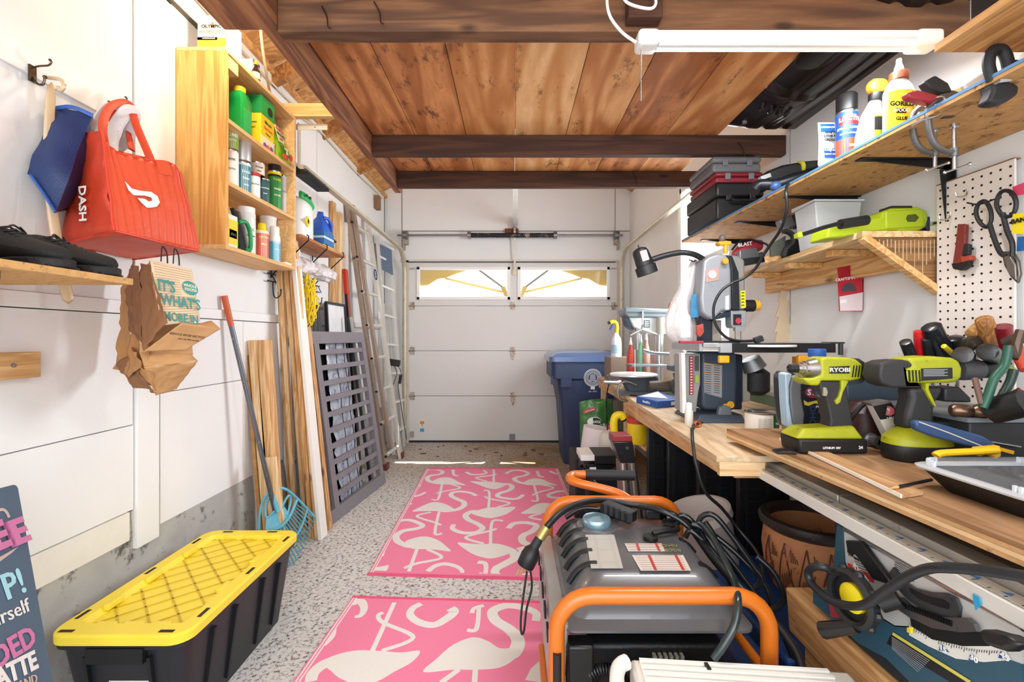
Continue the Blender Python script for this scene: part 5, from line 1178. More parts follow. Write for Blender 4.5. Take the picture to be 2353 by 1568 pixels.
addb(bird(z2_,[(2100,335),(2100,270),(2000,225),(1860,205),(1740,250),(1760,330),(1880,410),(1950,500),(1920,600),(1830,640)],[(1150,770),(1260,660),(1400,540),(1570,475),(1700,510),(1800,570),(1930,560),(1970,560),(1930,650),(1800,730),(1600,750),(1400,750)],[[(1590,750),(1580,900)],[(1450,750),(1300,860)]],nw=(.035,.06)))
for st,w_ in (([(550,180),(620,170),(650,230),(620,290),(570,300)],(.05,.015)),([(1130,190),(1060,230),(1040,290),(1120,350),(1240,370),(1340,320),(1410,260),(1380,230)],(.03,.045)),([(1620,210),(1600,400),(1520,415)],.02),([(1560,270),(1580,230),(1660,205)],.02),([(300,540),(370,470),(385,410)],.03)): S2_.append(([z2_(*p) for p in st],w_))
P2.append([z2_(*p) for p in [(2010,838),(2060,740),(2150,660),(2400,640),(2400,900)]])
C2 = [V((-.795,1.36,0)),Q(810,1376),V((.43,2.10,0)),V((.47,1.30,0))]
rug('pink woven flamingo rug nearest the camera, cut off by the picture edge',C2,P2,S2_,0)
# ================================================================= BENCHES
def hexbox(x0a,x0b,x1,ya,yb,z0,z1,m=None):
    """slab whose aisle edge runs from (x0a, ya) to (x0b, yb); its other edge is x1"""
    m = m or M(); return m.hexa([V((x0a,ya,z0)),V((x1,ya,z0)),V((x1,yb,z0)),V((x0b,yb,z0))],[V((x0a,ya,z1)),V((x1,ya,z1)),V((x1,yb,z1)),V((x0b,yb,z1))])
PLY = wood('85603c','b48a62','Y',1.6,rough=.7,stretch=6,knots='5a3a20',dirt='8a8078',dth=.56)
PLE = pm('c89a68',.8,var=.4,scale=30,bump=.5,bscale=60,spots='6a4428',sscale=30,sth=.62)
APR = wood('c8955c','f0cda0','Y',1.5,rough=.65)
TZ,TZ2 = .92,.87
nb = thing('workbench','near workbench with a layered plywood top carrying the two green power tools','workbench',(1.05,1.0,0))
for k in range(4): hexbox(.785-.0005*(k % 2),.738-.0005*(k % 2),XR-.004,.45,1.575,TZ-.034+.0085*k+.0005,TZ-.034+.0085*(k+1),None).obj('ply_layer',[PLE,pm('e3bd8e',.8,var=.3,scale=20),PLE,PLY][k],nb)
M().bx(.86,XR-.004,1.30,1.39,TZ-.10,TZ-.035).obj('bearer',APR,nb); M().bx(1.28,1.36,1.305,1.385,0,TZ-.10).obj('leg',APR,nb,bevel=.003); M().bx(1.28,1.36,.5,.58,0,TZ-.034).obj('leg',APR,nb,bevel=.003)
fb = thing('workbench','long far workbench with a pale timber apron carrying the band saw','workbench',(1.0,2.2,0))
PLY2 = wood('c8a880','e9d5b4','Y',1.6,rough=.7,stretch=6,knots='6a4426',dirt='9a9288',dth=.58)
hexbox(.625,.712,XR-.004,1.40,3.0,TZ2-.018,TZ2).obj('worktop',PLY2,fb,bevel=.001)
M().hexa([V((.640,1.42,.81)),V((.676,1.42,.81)),V((.763,3.0,.748)),V((.727,3.0,.748))],[V((.640,1.42,TZ2-.0185)),V((.676,1.42,TZ2-.0185)),V((.763,3.0,TZ2-.0185)),V((.727,3.0,TZ2-.0185))]).obj('apron',APR,fb,bevel=.002)
M().bx(.635,.775,1.40,1.42,.808,TZ2-.018).bx(.7,XR-.01,1.44,1.47,.79,TZ2-.018).obj('end_apron',wood('c8955c','f0cda0','X',1.5),fb,bevel=.002)
for x,y in ((.735,2.92),(1.25,2.92),(1.30,1.5)): M().bx(x,x+.05,y,y+.05,0,TZ2-.018).obj('leg',APR,fb,bevel=.006)
M().bx(.75,XR-.02,2.6,2.95,.585,.605).obj('lower_shelf',APR,fb,bevel=.002)
gb = thing('side_table','small pale wooden table behind the far workbench beside the blue wheeled bin','table',(1.05,3.6,0))
hexbox(.745,.785,XR-.004,3.05,4.2,TZ2-.022,TZ2).obj('tabletop',PLY2,gb,bevel=.002)
for x,y in ((.76,3.09),(.80,4.1),(1.28,4.1),(1.28,3.09)): M().bx(x,x+.05,y,y+.05,0,TZ2-.022).obj('leg',wood('d9b988','f2deb8','Z',1.5),gb,bevel=.004)
M().bx(.78,.80,3.1,4.15,TZ2-.09,TZ2-.022).obj('apron',APR,gb)
# ================================================================= WALL SHELVES
OSB2 = pm('c9985e',.75,var=.45,scale=26,bump=.6,bscale=50,spots='7a4e28',sscale=24,sth=.55)
osb = thing('strand_board_shelf','long oriented strand board wall shelf with a blue painted edge on black brackets','shelf',(1.2,1.7,1.79))
ZS = 1.805
hexbox(1.052,.995,XR-.004,.70,2.69,ZS-.015,ZS).obj('board',OSB2,osb)
M().hexa([V((1.050,.70,ZS-.006)),V((1.054,.70,ZS-.006)),V((.997,2.69,ZS-.006)),V((.993,2.69,ZS-.006))],[V((1.050,.70,ZS+.001)),V((1.054,.70,ZS+.001)),V((.997,2.69,ZS+.001)),V((.993,2.69,ZS+.001))]).obj('blue_edge',pm('4f86b8',.6,bump=.5),osb)
BRK = pm('35363a',.4,.5)
for y in (1.42,1.80,2.2,2.6):
    g = M().prism([V((1.075,y,ZS-.016)),V((XR-.01,y,ZS-.016)),V((XR-.01,y,ZS-.05)),V((1.12,y,ZS-.022))],(0,.004,0)).bx(1.075,XR-.006,y-.012,y+.016,ZS-.019,ZS-.0155)
    if y < 1.5: g.prism([V((XR-.006,y,ZS-.016)),V((XR-.04,y,ZS-.05)),V((XR-.012,y,ZS-.30)),V((XR-.006,y,ZS-.32))],(0,.004,0)).bx(XR-.008,XR-.004,y-.014,y+.018,ZS-.32,ZS-.016)
    g.obj('bracket',BRK,osb)
ts = thing('high_wall_shelf','pine board shelf highest on the wall at the edge of the picture','shelf',(1.15,.8,1.88))
M().bx(.952,XR-.004,.5,1.032,1.878,1.895).obj('board',wood('b07840','e3b070','Y',1.6,dirt='6a4a50',dth=.66),ts,bevel=.001)
M().bx(XR-.04,XR-.004,.98,1.02,1.70,1.878).obj('bracket',BRK,ts)
t = carton('motor_oil_case','black plastic case with white print standing on the highest shelf',(1.055,.965,1.896),(.075,.10,.12),'26282c',faces=[('y',.45,1,.1,.8,'0e0f11')],txts=[('y','MAX 2',.72,.30,.010,'e8e8e8'),('y','12000',.72,.18,.007,'bbbbbb')],cat='case')
ls = thing('corner_wood_shelf','homemade pine shelf with a striped triangular end bracket beside the pegboard','shelf',(1.25,1.9,1.55))
PN = wood('c98f4e','f0c88c','Y',1.6)
Z5 = 1.575
hexbox(1.118,1.20,XR-.004,1.46,2.40,Z5-.02,Z5).obj('board',wood('d0a468','f3d9a8','Y',1.8),ls,bevel=.001)
M().bx(XR-.045,XR-.006,1.48,2.40,Z5-.11,Z5-.021).obj('wall_cleat',PN,ls,bevel=.002)
for y in (1.66,1.95,2.25): M().bx(1.15+(y-1.46)*.06,XR-.046,y,y+.035,Z5-.045,Z5-.021).obj('crosspiece',PN,ls,bevel=.002)
a,b_,c = PY(1985,548,1.462),PY(2164,543,1.462),PY(2164,668,1.462)
M().prism([V((1.135,1.462,Z5-.021)),V((XR-.012,1.462,Z5-.021)),V((XR-.012,1.462,c.z+.01))],(0,.018,0)).obj('triangular_end',wood('6e4a28','a5774a','X',1.2,rough=.8,stretch=22,contrast=1.2),ls)
M().bar(V((1.118,1.462,Z5-.021)),V((XR-.006,1.462,c.z-.006)),.02,.028,(0,1,0)).obj('diagonal_rib',PN,ls,bevel=.001)
g = M(); random.seed(4)
for i in range(16):
    x = 1.16+i*.0125; zt = Z5-.026-random.uniform(0,.006); zl = (Z5-.03-c.z)*(x-1.13)/(XR-1.13); g.bx(x,x+random.uniform(.001,.003),1.4605,1.462,max(zt-random.uniform(.35,.95)*zl,zt-zl*.9),zt)
g.obj('paint_drips',pm('c9b48e',.7),ls)
M().cyl(PY(2130,640,1.46),PY(2130,640,1.455),.004,n=8).obj('screw',CHR,ls)
# pegboard
pg = thing('pegboard','white perforated pegboard screwed to the wall behind the hand tools','pegboard',(XR-.02,1.3,1.05))
py0,py1,pz0,pz1 = 1.228,1.452,1.0,1.715
M().bx(XR-.022,XR-.016,py0,py1,pz0,pz1).obj('sheet',pm('e9e0d8',.6,var=.05,scale=3),pg)
M().bx(XR-.024,XR-.004,py0,py1,pz1,pz1+.003).obj('brown_edge',pm('8a6444',.7),pg)
g = M()
for i in range(9):
    for j in range(28):
        y,z = py1-.012-i*.0254,pz1-.018-j*.0254; g.cyl((XR-.0222,y,z),(XR-.0228,y,z),.0033,n=10)
g.obj('holes',pm('151515',.8),pg)
M().cyl((XR-.022,py1-.03,pz1-.012),(XR-.026,py1-.03,pz1-.012),.005,n=10).obj('screw',CHR,pg)
def peg(p,label):
    t = thing('peg_hook',label,'hook',p); p = V(p); M().tube([p+V((.0,0,.02)),p+V((-.004,0,0)),p+V((-.03,0,-.004)),p+V((-.036,0,.008))],.0022,6,smooth=4).obj('wire',CHR,t)
peg((XR-.024,1.405,1.60),'chrome peg hook holding the red pipe wrench'); peg((XR-.024,1.352,1.655),'chrome peg hook above the black snips')
o = M().tube([PX(2222,466,1.32),PX(2250,470,1.32),PX(2285,458,1.32)],.0022,6,smooth=4); tag(o.obj('wire_peg',BLK),'thin black wire peg passing through the snips handles','hook')
# pipe wrench
XP = 1.325
def prx(m,pts,X,th): return m.prism([PX(x,y,X) for x,y in pts],(th,0,0))
t = thing('pipe_wrench','small rusty red pipe wrench hanging on the pegboard','wrench',(XP,1.4,1.4))
prx(M(),[(2200,515),(2218,516),(2216,560),(2208,605),(2188,608),(2194,570)],XP,.012).obj('handle',pm('7c2c22',.6,spots='3a2a26',sscale=60),t,bevel=.002)
prx(M(),[(2186,606),(2212,604),(2226,596),(2228,590),(2222,612),(2208,622),(2190,618)],XP-.002,.016).obj('jaw',pm('4a4644',.4,.7),t,bevel=.002)
prx(M(),[(2206,590),(2228,588),(2230,598),(2208,604)],XP-.003,.018).obj('adjuster',pm('a8402c',.5),t,bevel=.002)
prx(M(),[(2214,560),(2226,562),(2224,586),(2208,588)],XP,.012).obj('knurled_nut',BLK2,t,bevel=.002)
# snips
t = thing('tin_snips','large black-handled tin snips hanging open on the pegboard','snips',(XP,1.3,1.35)); XS = 1.315
def ringx(m,pts,r,X,w_): return m.tube([PX(x,y,X) for x,y in pts],r,8,closed=True,smooth=4)
HND = pm('26262a',.5,spots='3a3a3e',sscale=80)
ringx(M(),[(2262,462),(2275,480),(2278,505),(2268,522),(2252,512),(2243,490),(2248,470)],.0052,XS,0).tube([PX(x,y,XS) for x,y in ((2274,515),(2285,550),(2298,580),(2312,590))],.006,8,smooth=4).obj('handle',HND,t)
ringx(M(),[(2300,442),(2320,440),(2334,460),(2332,485),(2318,498),(2300,492),(2290,468)],.0052,XS-.01,0).tube([PX(x,y,XS-.01) for x,y in ((2304,490),(2314,530),(2326,560),(2326,590))],.006,8,smooth=4).obj('handle',HND,t)
prx(M(),[(2300,578),(2325,578),(2338,600),(2342,630),(2336,652),(2320,636),(2306,610)],XS,.010).obj('blade',pm('6d665f',.35,.8,spots='4a3c34',sscale=50),t,bevel=.003)
prx(M(),[(2305,590),(2320,585),(2332,610),(2334,645),(2316,628)],XS-.008,.006).obj('blade',pm('857f78',.35,.8),t,bevel=.002)
t = thing('hardware_package','clear hardware packet with a yellow tag on the pegboard at the picture edge','packet',(1.31,1.21,1.5))
prx(M(),[(2327,492),(2356,488),(2380,540),(2324,536)],1.30,.004).obj('yellow_tag',pm('e9d21c',.5),t)
M().text('BAND',PX(2346,506,1.298),(0,-1,0),(0,0,1),.012,bold=.03).obj('printed_word',BLK,t)
prx(M(),[(2338,545),(2390,540),(2390,572),(2336,578)],1.31,.01).obj('blue_blister',pm('1f5f9c',.3),t); prx(M(),[(2326,430),(2390,405),(2390,440),(2330,450)],1.31,.008).obj('pink_strip',pm('e0486a',.4),t)
# ================================================================= THINGS ON THE STRAND BOARD SHELF
t = thing('grease_tube','white and blue squeeze tube of lithium grease standing on its cap','tube',(1.085,1.58,ZS)); l = V(t.location)
rings = []
for z,a,b_ in ((.02,.022,.022),(.03,.026,.024),(.10,.026,.016),(.165,.030,.002),(.172,.030,.0015)): rings.append([l+V((math.cos(q)*a,math.sin(q)*b_,z)) for q in [2*math.pi*k/20 for k in range(20)]])
M().loft(rings).obj('body',pm('e9ecef',.35),t); M().lathe([(.018,0),(.019,.02),(.012,.024)],l).obj('cap',WHT,t)
g = M(); ms = []
def tb(u0,u1,z0,z1,cc,Yf=None):
    g.mat(len(ms)); ms.append(pm(cc,.4)); 
    def f(z): return .024-(.022)*max(0,(z-.03)/.135)
    g.add([l+V((x,-f(z)-.0015-(.0 if abs(x) < .02 else 0),z)) for x,z in ((u0,z0),(u1,z0),(u1,z1),(u0,z1))],[(0,1,2,3)])
tb(-.024,.024,.135,.166,'2468b8'); tb(-.022,.022,.04,.075,'2a5cb0'); tb(-.02,.02,.1,.135,'f2f4f6')
g.mat(len(ms)); ms.append(pm('16181c',.5)); 
for s,z in (('WHITE',.128),('LITHIUM',.116),('GREASE',.104)): g.text(s,l+V((0,-.016-.0,z))+V((0,-.004,0)),NY,(0,.1,1),.009,bold=.03,xs=.95)
g.mat(len(ms)); ms.append(pm('f4f6f8',.5)); g.text('LUBRIMATIC',l+V((0,-.0075,.152)),NY,(0,.1,1),.007,bold=.02); g.text('MULTI-PURPOSE',l+V((0,-.026,.066)),NY,(0,.1,1),.005).text('HEAVY DUTY',l+V((0,-.0265,.052)),NY,(0,.1,1),.006)
g.obj('printed_label',ms,t,smooth=0)
t = canister('adhesive_spray_can','blue and orange spray adhesive can with a black cap beside the grease tube','spray can',(1.10,1.505,ZS),.031,.168,'1f4fa8',labelc='e2562c',txt=[('SPRAY',.86,.010,'f4f4f4')],bz=(.03,.45),txtang=-1.9,seam=True)
l = V(t.location); g = M(); band(g,l,.0313,.12,.15,-2.9,-.6); g.mat(1); wrap(g,'LOCTITE',l,.0314,-1.75,.137,.013,.04); wrap(g,'SPRAY ADHESIVE',l,.0314,-1.75,.108,.008,.02); wrap(g,'HIGH PERFORMANCE',l,.0314,-1.75,.09,.005,.01); wrap(g,'200',l,.0316,-1.75,.05,.009,.03); g.obj('printed_label',[pm('c8282c',.4),pm('f4f4f4',.5)],t)
M().lathe([(.028,.17),(.030,.172),(.030,.222),(.026,.228),(.001,.228)],l).obj('cap',BLK,t)
t = thing('cleaner_spray_bottle','white spray bottle with an orange trigger head and a green label','spray bottle',(1.115,1.425,ZS)); l = V(t.location)
M().loft([[l+V((x0+.038*k*math.cos(q),.028*k*math.sin(q),z)) for q in [2*math.pi*j/22 for j in range(22)]] for z,k,x0 in ((0,.85,-.012),(.006,.95,-.012),(.06,.92,-.008),(.12,.78,.003),(.155,.5,.012),(.17,.4,.016))]).obj('body',pm('f1eeeb',.4),t)
M().lathe([(.017,.165),(.0185,.168),(.0185,.188),(.012,.19)],l+V((.016,0,0))).obj('collar',BLK,t)
M().loft([[l+V((.018+dx+x*w_,y*.014,z+dz*x)) for x,y in ((-1,-.7),(-.7,-1),(.7,-1),(1,-.7),(1,.7),(.7,1),(-.7,1),(-1,.7))] for z,w_,dx,dz in ((.188,.016,0,0),(.200,.026,.0,.001),(.215,.034,.004,.002),(.228,.024,.004,0),(.232,.016,.0,0))]).obj('trigger_head',pm('f0861e',.4),t,sub=1)
M().tube([l+V((.045,0,.205)),l+V((.047,0,.19)),l+V((.054,0,.17))],.006,8,smooth=3,flat=(1,.6,(0,1,0))).obj('trigger',BLK,t)
M().loft([[l+V((.006+.033*math.cos(q),.028*math.sin(q)-.001,z)) for q in [-2.0+1.7*j/10 for j in range(11)]] for z in (.02,.11)],caps=False).obj('label',pm('8c9a2a',.4),t); M().loft([[l+V((.0065+.0335*math.cos(q),.0285*math.sin(q)-.001,z)) for q in [-2.0+1.7*j/10 for j in range(11)]] for z in (.065,.105)],caps=False).obj('dark_label',pm('2a2e2c',.4),t)
o = M().tube([V((1.155,1.40+.03*math.cos(a),ZS+.04+.034*math.sin(a))) for a in [2*math.pi*k/20 for k in range(20)]],.010,8,closed=True).obj('tape_roll',pm('2c2624',.5)); tag(o,'dark roll of tape standing between the spray bottle and the glue bottle','tape')
t = thing('glue_bottle','big white wood glue bottle with a yellow label and brown cap','bottle',(1.12,1.325,ZS)); l = V(t.location)
M().lathe([(.040,0),(.043,.006),(.043,.135),(.036,.155),(.022,.175),(.019,.178)],l,sx=1.0,sy=.62).obj('body',pm('f3e9df',.35,coat=.3),t)
M().lathe([(.023,.174),(.0235,.178),(.0225,.196),(.018,.198)],l).obj('cap',pm('7a3a1c',.4),t); M().lathe([(.011,.197),(.011,.210),(.007,.222),(.006,.236),(.001,.236)],l).obj('nozzle',pm('e9c4b4',.4),t)
g = M().loft([[l+V((.0437*math.cos(q),.0437*.62*math.sin(q),z)) for q in [-3.0+2.9*j/16 for j in range(17)]] for z in (.012,.135)],caps=False)
g.mat(1).loft([[l+V((.0441*math.cos(q),.0441*.62*math.sin(q),z)) for q in [-1.2+1.1*j/8 for j in range(9)]] for z in (.03,.132)],caps=False)
Y_ = -.0285
g.mat(2).text('GORILLA',l+V((-.012,Y_-.0006,.092)),NY,(0,0,1),.013,bold=.04,xs=1.05).text('GLUE',l+V((-.016,Y_-.0006,.05)),NY,(0,0,1),.010,bold=.03)
g.bx(l.x-.032,l.x-.004,l.y+Y_-.0012,l.y+Y_,l.z+.066,l.z+.080); g.mat(3).text('WOOD',l+V((-.018,Y_-.0018,.073)),NY,(0,0,1),.010,bold=.04)
g.obj('label',[pm('f4cf1c',.4),pm('e0b418',.5,spots='6a5410',sscale=300,sth=.5),BLK,pm('f4f4f0',.5)],t)
carton('hardware_box','yellow-green box behind the C-clamps on the strand board shelf',(1.215,1.30,ZS),(.05,.10,.085),'d9d81c',cat='box')
def cclamp(name,label,o_,sc,Y,flipx=0):
    t = thing('c_clamp',label,'clamp',PY(o_[0],o_[1],Y))
    def q(x,y,dy=0): return PY(o_[0]+x*sc,o_[1]+y*sc,Y+dy)
    IR = pm('7d7c7c',.4,.75,var=.3,scale=30,spots='4a4644',sscale=50)
    M().tube([q(38,12),q(22,0),q(6,10),q(0,30),q(4,70),q(14,98),q(34,116),q(62,122)],.0085,10,smooth=5,flat=(1,.8,(0,1,0))).obj('frame',IR,t)
    M().cyl(q(62,112),q(62,130),.010,n=12).obj('boss',IR,t)
    M().cyl(q(62,60),q(62,160),.0045,n=10).obj('screw',CHR,t); M().cyl(q(62,54),q(62,62),.010,n=12).obj('swivel_pad',CHR,t)
    M().cyl(q(40,168),q(98,148),.0025,n=8).ball(q(98,148),.005,8).ball(q(40,168),.004,8).obj('tommy_bar',CHR,t)
    return t
cclamp('c','smaller iron C-clamp gripping the shelf edge, nearer the glue bottle',(2096,250),.84,1.22)
cclamp('c','larger iron C-clamp gripping the shelf edge, nearer the pegboard',(2132,232),.98,1.15)
t = thing('spring_clamp','steel spring clamp with red and black grips clipped over the shelf edge','clamp',PY(2150,220,1.14)); Y=1.14
def pyp(m,pts,Y,th): return m.prism([PY(x,y,Y) for x,y in pts],(0,th,0))
pyp(M(),[(2085,212),(2110,206),(2158,218),(2160,228),(2140,236),(2090,224)],Y,.022).obj('red_grip',pm('9c2a34',.45),t,bevel=.004)
pyp(M(),[(2126,186),(2150,172),(2180,190),(2190,210),(2160,214),(2136,200)],Y,.024).obj('black_grip',BLK2,t,bevel=.004)
pyp(M(),[(2158,216),(2190,206),(2222,216),(2226,240),(2200,266),(2172,268),(2166,245)],Y+.004,.016).obj('jaw',pm('5f544c',.4,.7),t,bevel=.003)
M().tube([PY(2150,226,Y),PY(2166,224,Y),PY(2173,240,Y),PY(2160,262,Y),PY(2120,275,Y),PY(2092,290,Y)],.003,6,smooth=4).obj('wire_spring',CHR,t)
t = thing('nylon_spring_clamp','black nylon spring clamp gripping the shelf edge nearest the picture edge','clamp',PY(2310,180,1.03)); Y = 1.0
M().tube([PY(2282,186,Y),PY(2272,150,Y),PY(2278,120,Y),PY(2298,114,Y),PY(2312,130,Y),PY(2322,178,Y)],.010,10,smooth=5,flat=(1,1.2,(0,1,0))).obj('handle',BLK2,t)
M().tube([PY(2322,150,Y+.02),PY(2336,152,Y+.02),PY(2340,190,Y+.02)],.010,10,smooth=4).obj('handle',BLK2,t)
pyp(M(),[(2280,190),(2320,184),(2344,196),(2342,216),(2318,232),(2290,236),(2272,232),(2284,206)],Y-.005,.03).obj('jaw',BLK2,t,bevel=.006)
M().tube([PY(2290,184,Y-.01),PY(2318,180,Y-.01)],.009,10).obj('spring',CHR,t)
t = thing('sandpaper_fan','fanned stack of brown sandpaper sheets standing on the shelf','sandpaper',(1.27,1.2,ZS))
for i in range(7): M().hexa([V((1.22+.004*i,1.17,ZS)),V((1.222+.004*i,1.17,ZS)),V((1.222+.004*i,1.25,ZS)),V((1.22+.004*i,1.25,ZS))],[V((1.188+.013*i,1.16,ZS+.095-.004*abs(i-3))),V((1.191+.013*i,1.16,ZS+.095)),V((1.191+.013*i,1.26,ZS+.10)),V((1.188+.013*i,1.26,ZS+.10))]).obj('sheet',pm('a58a66',.9,var=.3,bump=.4),t)
o = M().bar(PY(2216,208,1.11),PY(2282,168,1.08),.03,.03,(0,1,0)).obj('white_card_roll',pm('f0f0ec',.5),bevel=.004); tag(o,'white card tube lying on the shelf in front of the sandpaper fan','tube')
t = thing('glass_jar','clear glass jar of hardware on the shelf at the picture edge','jar',(1.19,1.05,ZS)); l = V(t.location)
M().lathe([(.034,.0),(.036,.01),(.036,.055),(.026,.07),(.026,.078)],l).obj('glass',glass('e8efe8',.35),t); M().lathe([(.030,.003),(.032,.03),(.001,.034)],l).obj('screws',pm('8a6a4c',.6,var=.5,scale=120,bump=1,bscale=200),t)
# cases
def case(name,label,x0,x1,y0,y1,z0,z1,col,cat='tool box'):
    t = thing(name,label,cat,((x0+x1)/2,(y0+y1)/2,z0)); zm = z0+(z1-z0)*.6
    M().bx(x0,x1,y0,y1,z0,zm-.002).obj('base',pm(col,.45),t,bevel=.010); M().bx(x0-.003,x1+.003,y0-.003,y1+.003,zm,z1).obj('lid',pm(col,.4),t,bevel=.012)
    for u in (.25,.75): M().bx(x0+(x1-x0)*u-.014,x0+(x1-x0)*u+.014,y0-.009,y0-.003,zm-.018,zm+.014).obj('latch',pm('77777a' if col != '17171a' else '2a2a2e',.4),t,bevel=.003)
    return t
tb_ = case('tool_box','black plastic tool box at the window end of the strand board shelf',.99,1.22,2.22,2.60,ZS+.001,ZS+.185,'17171a')
M().tube([V((1.06,2.2,ZS+.10)),V((1.06,2.185,ZS+.085)),V((1.15,2.185,ZS+.085)),V((1.15,2.2,ZS+.10))],.007,8,smooth=3).obj('handle',BLK,tb_)
case('tool_case','dark red plastic case stacked on the black tool box',1.0,1.23,2.25,2.58,ZS+.19,ZS+.245,'8c2430','case'); case('tool_case','grey drill case with a pale end on top of the red case',.99,1.23,2.26,2.56,ZS+.248,ZS+.325,'6f7072','case')
# black power tool
t = thing('reciprocating_saw','black corded power saw lying on the strand board shelf beside the tool box','power tool',PY(1810,400,1.85))
pyp(M(),[(1745,415),(1765,392),(1800,378),(1835,372),(1850,378),(1850,396),(1820,404),(1780,420),(1760,440),(1735,440)],1.86,.06).obj('body',BLK,t,bevel=.010)
M().cyl(PY(1835,386,1.88),PY(1900,376,1.88),.024,.016).obj('nose',BLK2,t); M().cyl(PY(1834,386,1.88),PY(1842,385,1.88),.0265).obj('yellow_band',pm('b8b02a',.5),t)
M().bar(PY(1746,412,1.85),PY(1768,404,1.85),.016,.022,(0,1,0)).obj('vent',pm('a9abae',.4,.5),t)
M().tube([PY(1730,440,1.84),PY(1745,425,1.84),PY(1785,424,1.82),PY(1830,410,1.80),PY(1896,390,1.78)],.022,10,smooth=5).obj('grip',pm('1b1f28',.35),t)
M().ball(PY(1782,428,1.80),(.022,.02,.02),10).obj('blue_button',pm('35588c',.4),t)
t = thing('long_black_cable','black power cable hanging from the shelf over the band saw, ending in a plug','cable',PY(1700,620,1.8))
M().tube([PY(1812,420,1.70),PY(1806,440,1.62),PY(1808,480,1.62),PY(1795,525,1.66),PY(1772,560,1.72),PY(1755,585,1.75),PY(1735,618,1.78),PY(1708,640,1.80),PY(1680,652,1.80),PY(1655,672,1.80),PY(1640,706,1.80),PY(1644,745,1.80),PY(1668,775,1.80),PY(1700,784,1.80),PY(1735,783,1.80)],.0055,8,smooth=6).obj('lead',BLK,t)
M().bar(PY(1733,784,1.80),PY(1752,777,1.80),.024,.02,(0,1,0)).obj('plug',BLK2,t,bevel=.004)
# ================================================================= THINGS ON THE PINE SHELF
t = thing('chainsaw_case','bright lime green plastic tool cover with a black slide switch lying on the pine shelf','power tool',PY(2050,510,1.5))
LIME = pm('a9bd1c',.45,var=.1,bump=.1)
Y = 1.50
pyp(M(),[(1900,548),(1905,522),(1950,510),(1985,508),(2025,500),(2030,486),(2048,478),(2110,475),(2128,484),(2134,504),(2128,522),(2112,530),(2068,534),(2064,528),(2030,530),(1985,534),(1940,545)],Y,.09).obj('housing',LIME,t,bevel=.006)
g = pyp(M(),[(2036,484),(2122,480),(2126,522),(2036,526)],Y-.004,.01); g.obj('cover',LIME,t,bevel=.004)
pyp(M(),[(2086,494),(2104,492),(2112,500),(2104,510),(2086,510),(2082,502)],Y-.005,.004).obj('recess',pm('4a5210',.7),t); M().bx(PY(2048,477,Y).x,PY(2096,476,Y).x,Y,Y+.05,PY(0,478,Y).z,PY(0,473,Y).z).obj('latch',BLK2,t)
M().tube([PY(1842,540,1.45),PY(1890,524,1.45),PY(1935,512,1.45)],.009,8,flat=(1,.8,(0,1,0))).obj('rod',pm('2a2b2e',.25,.4),t); M().tube([PY(1930,516,1.46),PY(1992,506,1.46)],.016,10).obj('slide_switch',pm('232426',.4),t)
pyp(M(),[(1832,536),(1842,532),(1846,544),(1834,546)],1.44,.02).obj('tip',LIME,t)
t = thing('clear_parts_bin','translucent plastic bin of parts behind the lime green tool','bin',PY(1900,520,1.68))
a = [PY(1842,470,1.70),PY(1935,466,1.72),PY(1968,464,1.80),PY(1880,466,1.80)]; b_ = [V((1.075+.0,1.70,Z5+.001)),V((1.20,1.70,Z5+.001)),V((1.26,1.80,Z5+.001)),V((1.12,1.80,Z5+.001))]
a = [V((1.125,1.70,Z5+.165)),V((1.30,1.70,Z5+.165)),V((1.32,1.85,Z5+.165)),V((1.14,1.85,Z5+.165))]; b_ = [V((1.145,1.71,Z5+.002)),V((1.285,1.71,Z5+.002)),V((1.30,1.84,Z5+.002)),V((1.155,1.84,Z5+.002))]
M().hexa(b_,a).obj('tub',glass('eef2f4',.55,.15),t,bevel=.004)
M().bx(1.155,1.28,1.72,1.82,Z5+.004,Z5+.10).obj('contents',pm('b8b6b2',.6,var=.5,scale=60,bump=1,bscale=80),t)
M().hexa([V((1.12,1.695,Z5+.166)),V((1.305,1.695,Z5+.166)),V((1.325,1.86,Z5+.166)),V((1.135,1.86,Z5+.166))],[V((1.12,1.695,Z5+.172)),V((1.305,1.695,Z5+.172)),V((1.325,1.86,Z5+.185)),V((1.135,1.86,Z5+.18))]).obj('lid',glass('f4f6f8',.7,.2),t)
t = thing('hand_saw','black curved saw handle standing up at the edge of the pine shelf','saw',PY(1815,560,1.9)); Y = 1.88
M().tube([PY(1800,532,Y),PY(1812,534,Y),PY(1824,545,Y),PY(1820,560,Y),PY(1806,572,Y),PY(1800,588,Y)],.014,10,smooth=5,flat=(1,.7,(0,1,0))).obj('handle',BLK2,t); pyp(M(),[(1770,562),(1806,542),(1800,586),(1772,590)],Y+.04,.01).obj('blade_guard',pm('4c4e44',.6),t)
t = thing('orbital_sander','red palm sander on its side on the pine shelf behind the band saw','power tool',PY(1712,578,2.2)); Y = 2.22
M().loft([[PY(1683+i*13,584-i*4,Y)+V((0,math.cos(a)*.035*k,math.sin(a)*.035*k)) for a in [2*math.pi*j/14 for j in range(14)]] for i,k in enumerate((.3,.85,1.0,1.0,.95,.7))]).obj('body',pm('b33244',.4),t)
pyp(M(),[(1700,575),(1740,568),(1746,592),(1708,604),(1700,596)],Y-.05,.04).obj('pad_clamp',pm('9a9ca0',.35,.7),t,bevel=.004); M().cyl(PY(1742,592,Y-.04),PY(1752,590,Y-.04),.022).obj('wheel',pm('6a6c70',.4,.6),t); pyp(M(),[(1695,596),(1760,588),(1765,600),(1700,612)],Y-.06,.06).obj('base',BLK2,t,bevel=.004)
M().text('BLAST',PY(1712,562,Y-.04),(1,0,.15),(0,0,1),.018,bold=.03).obj('printed_word',WHT,t)
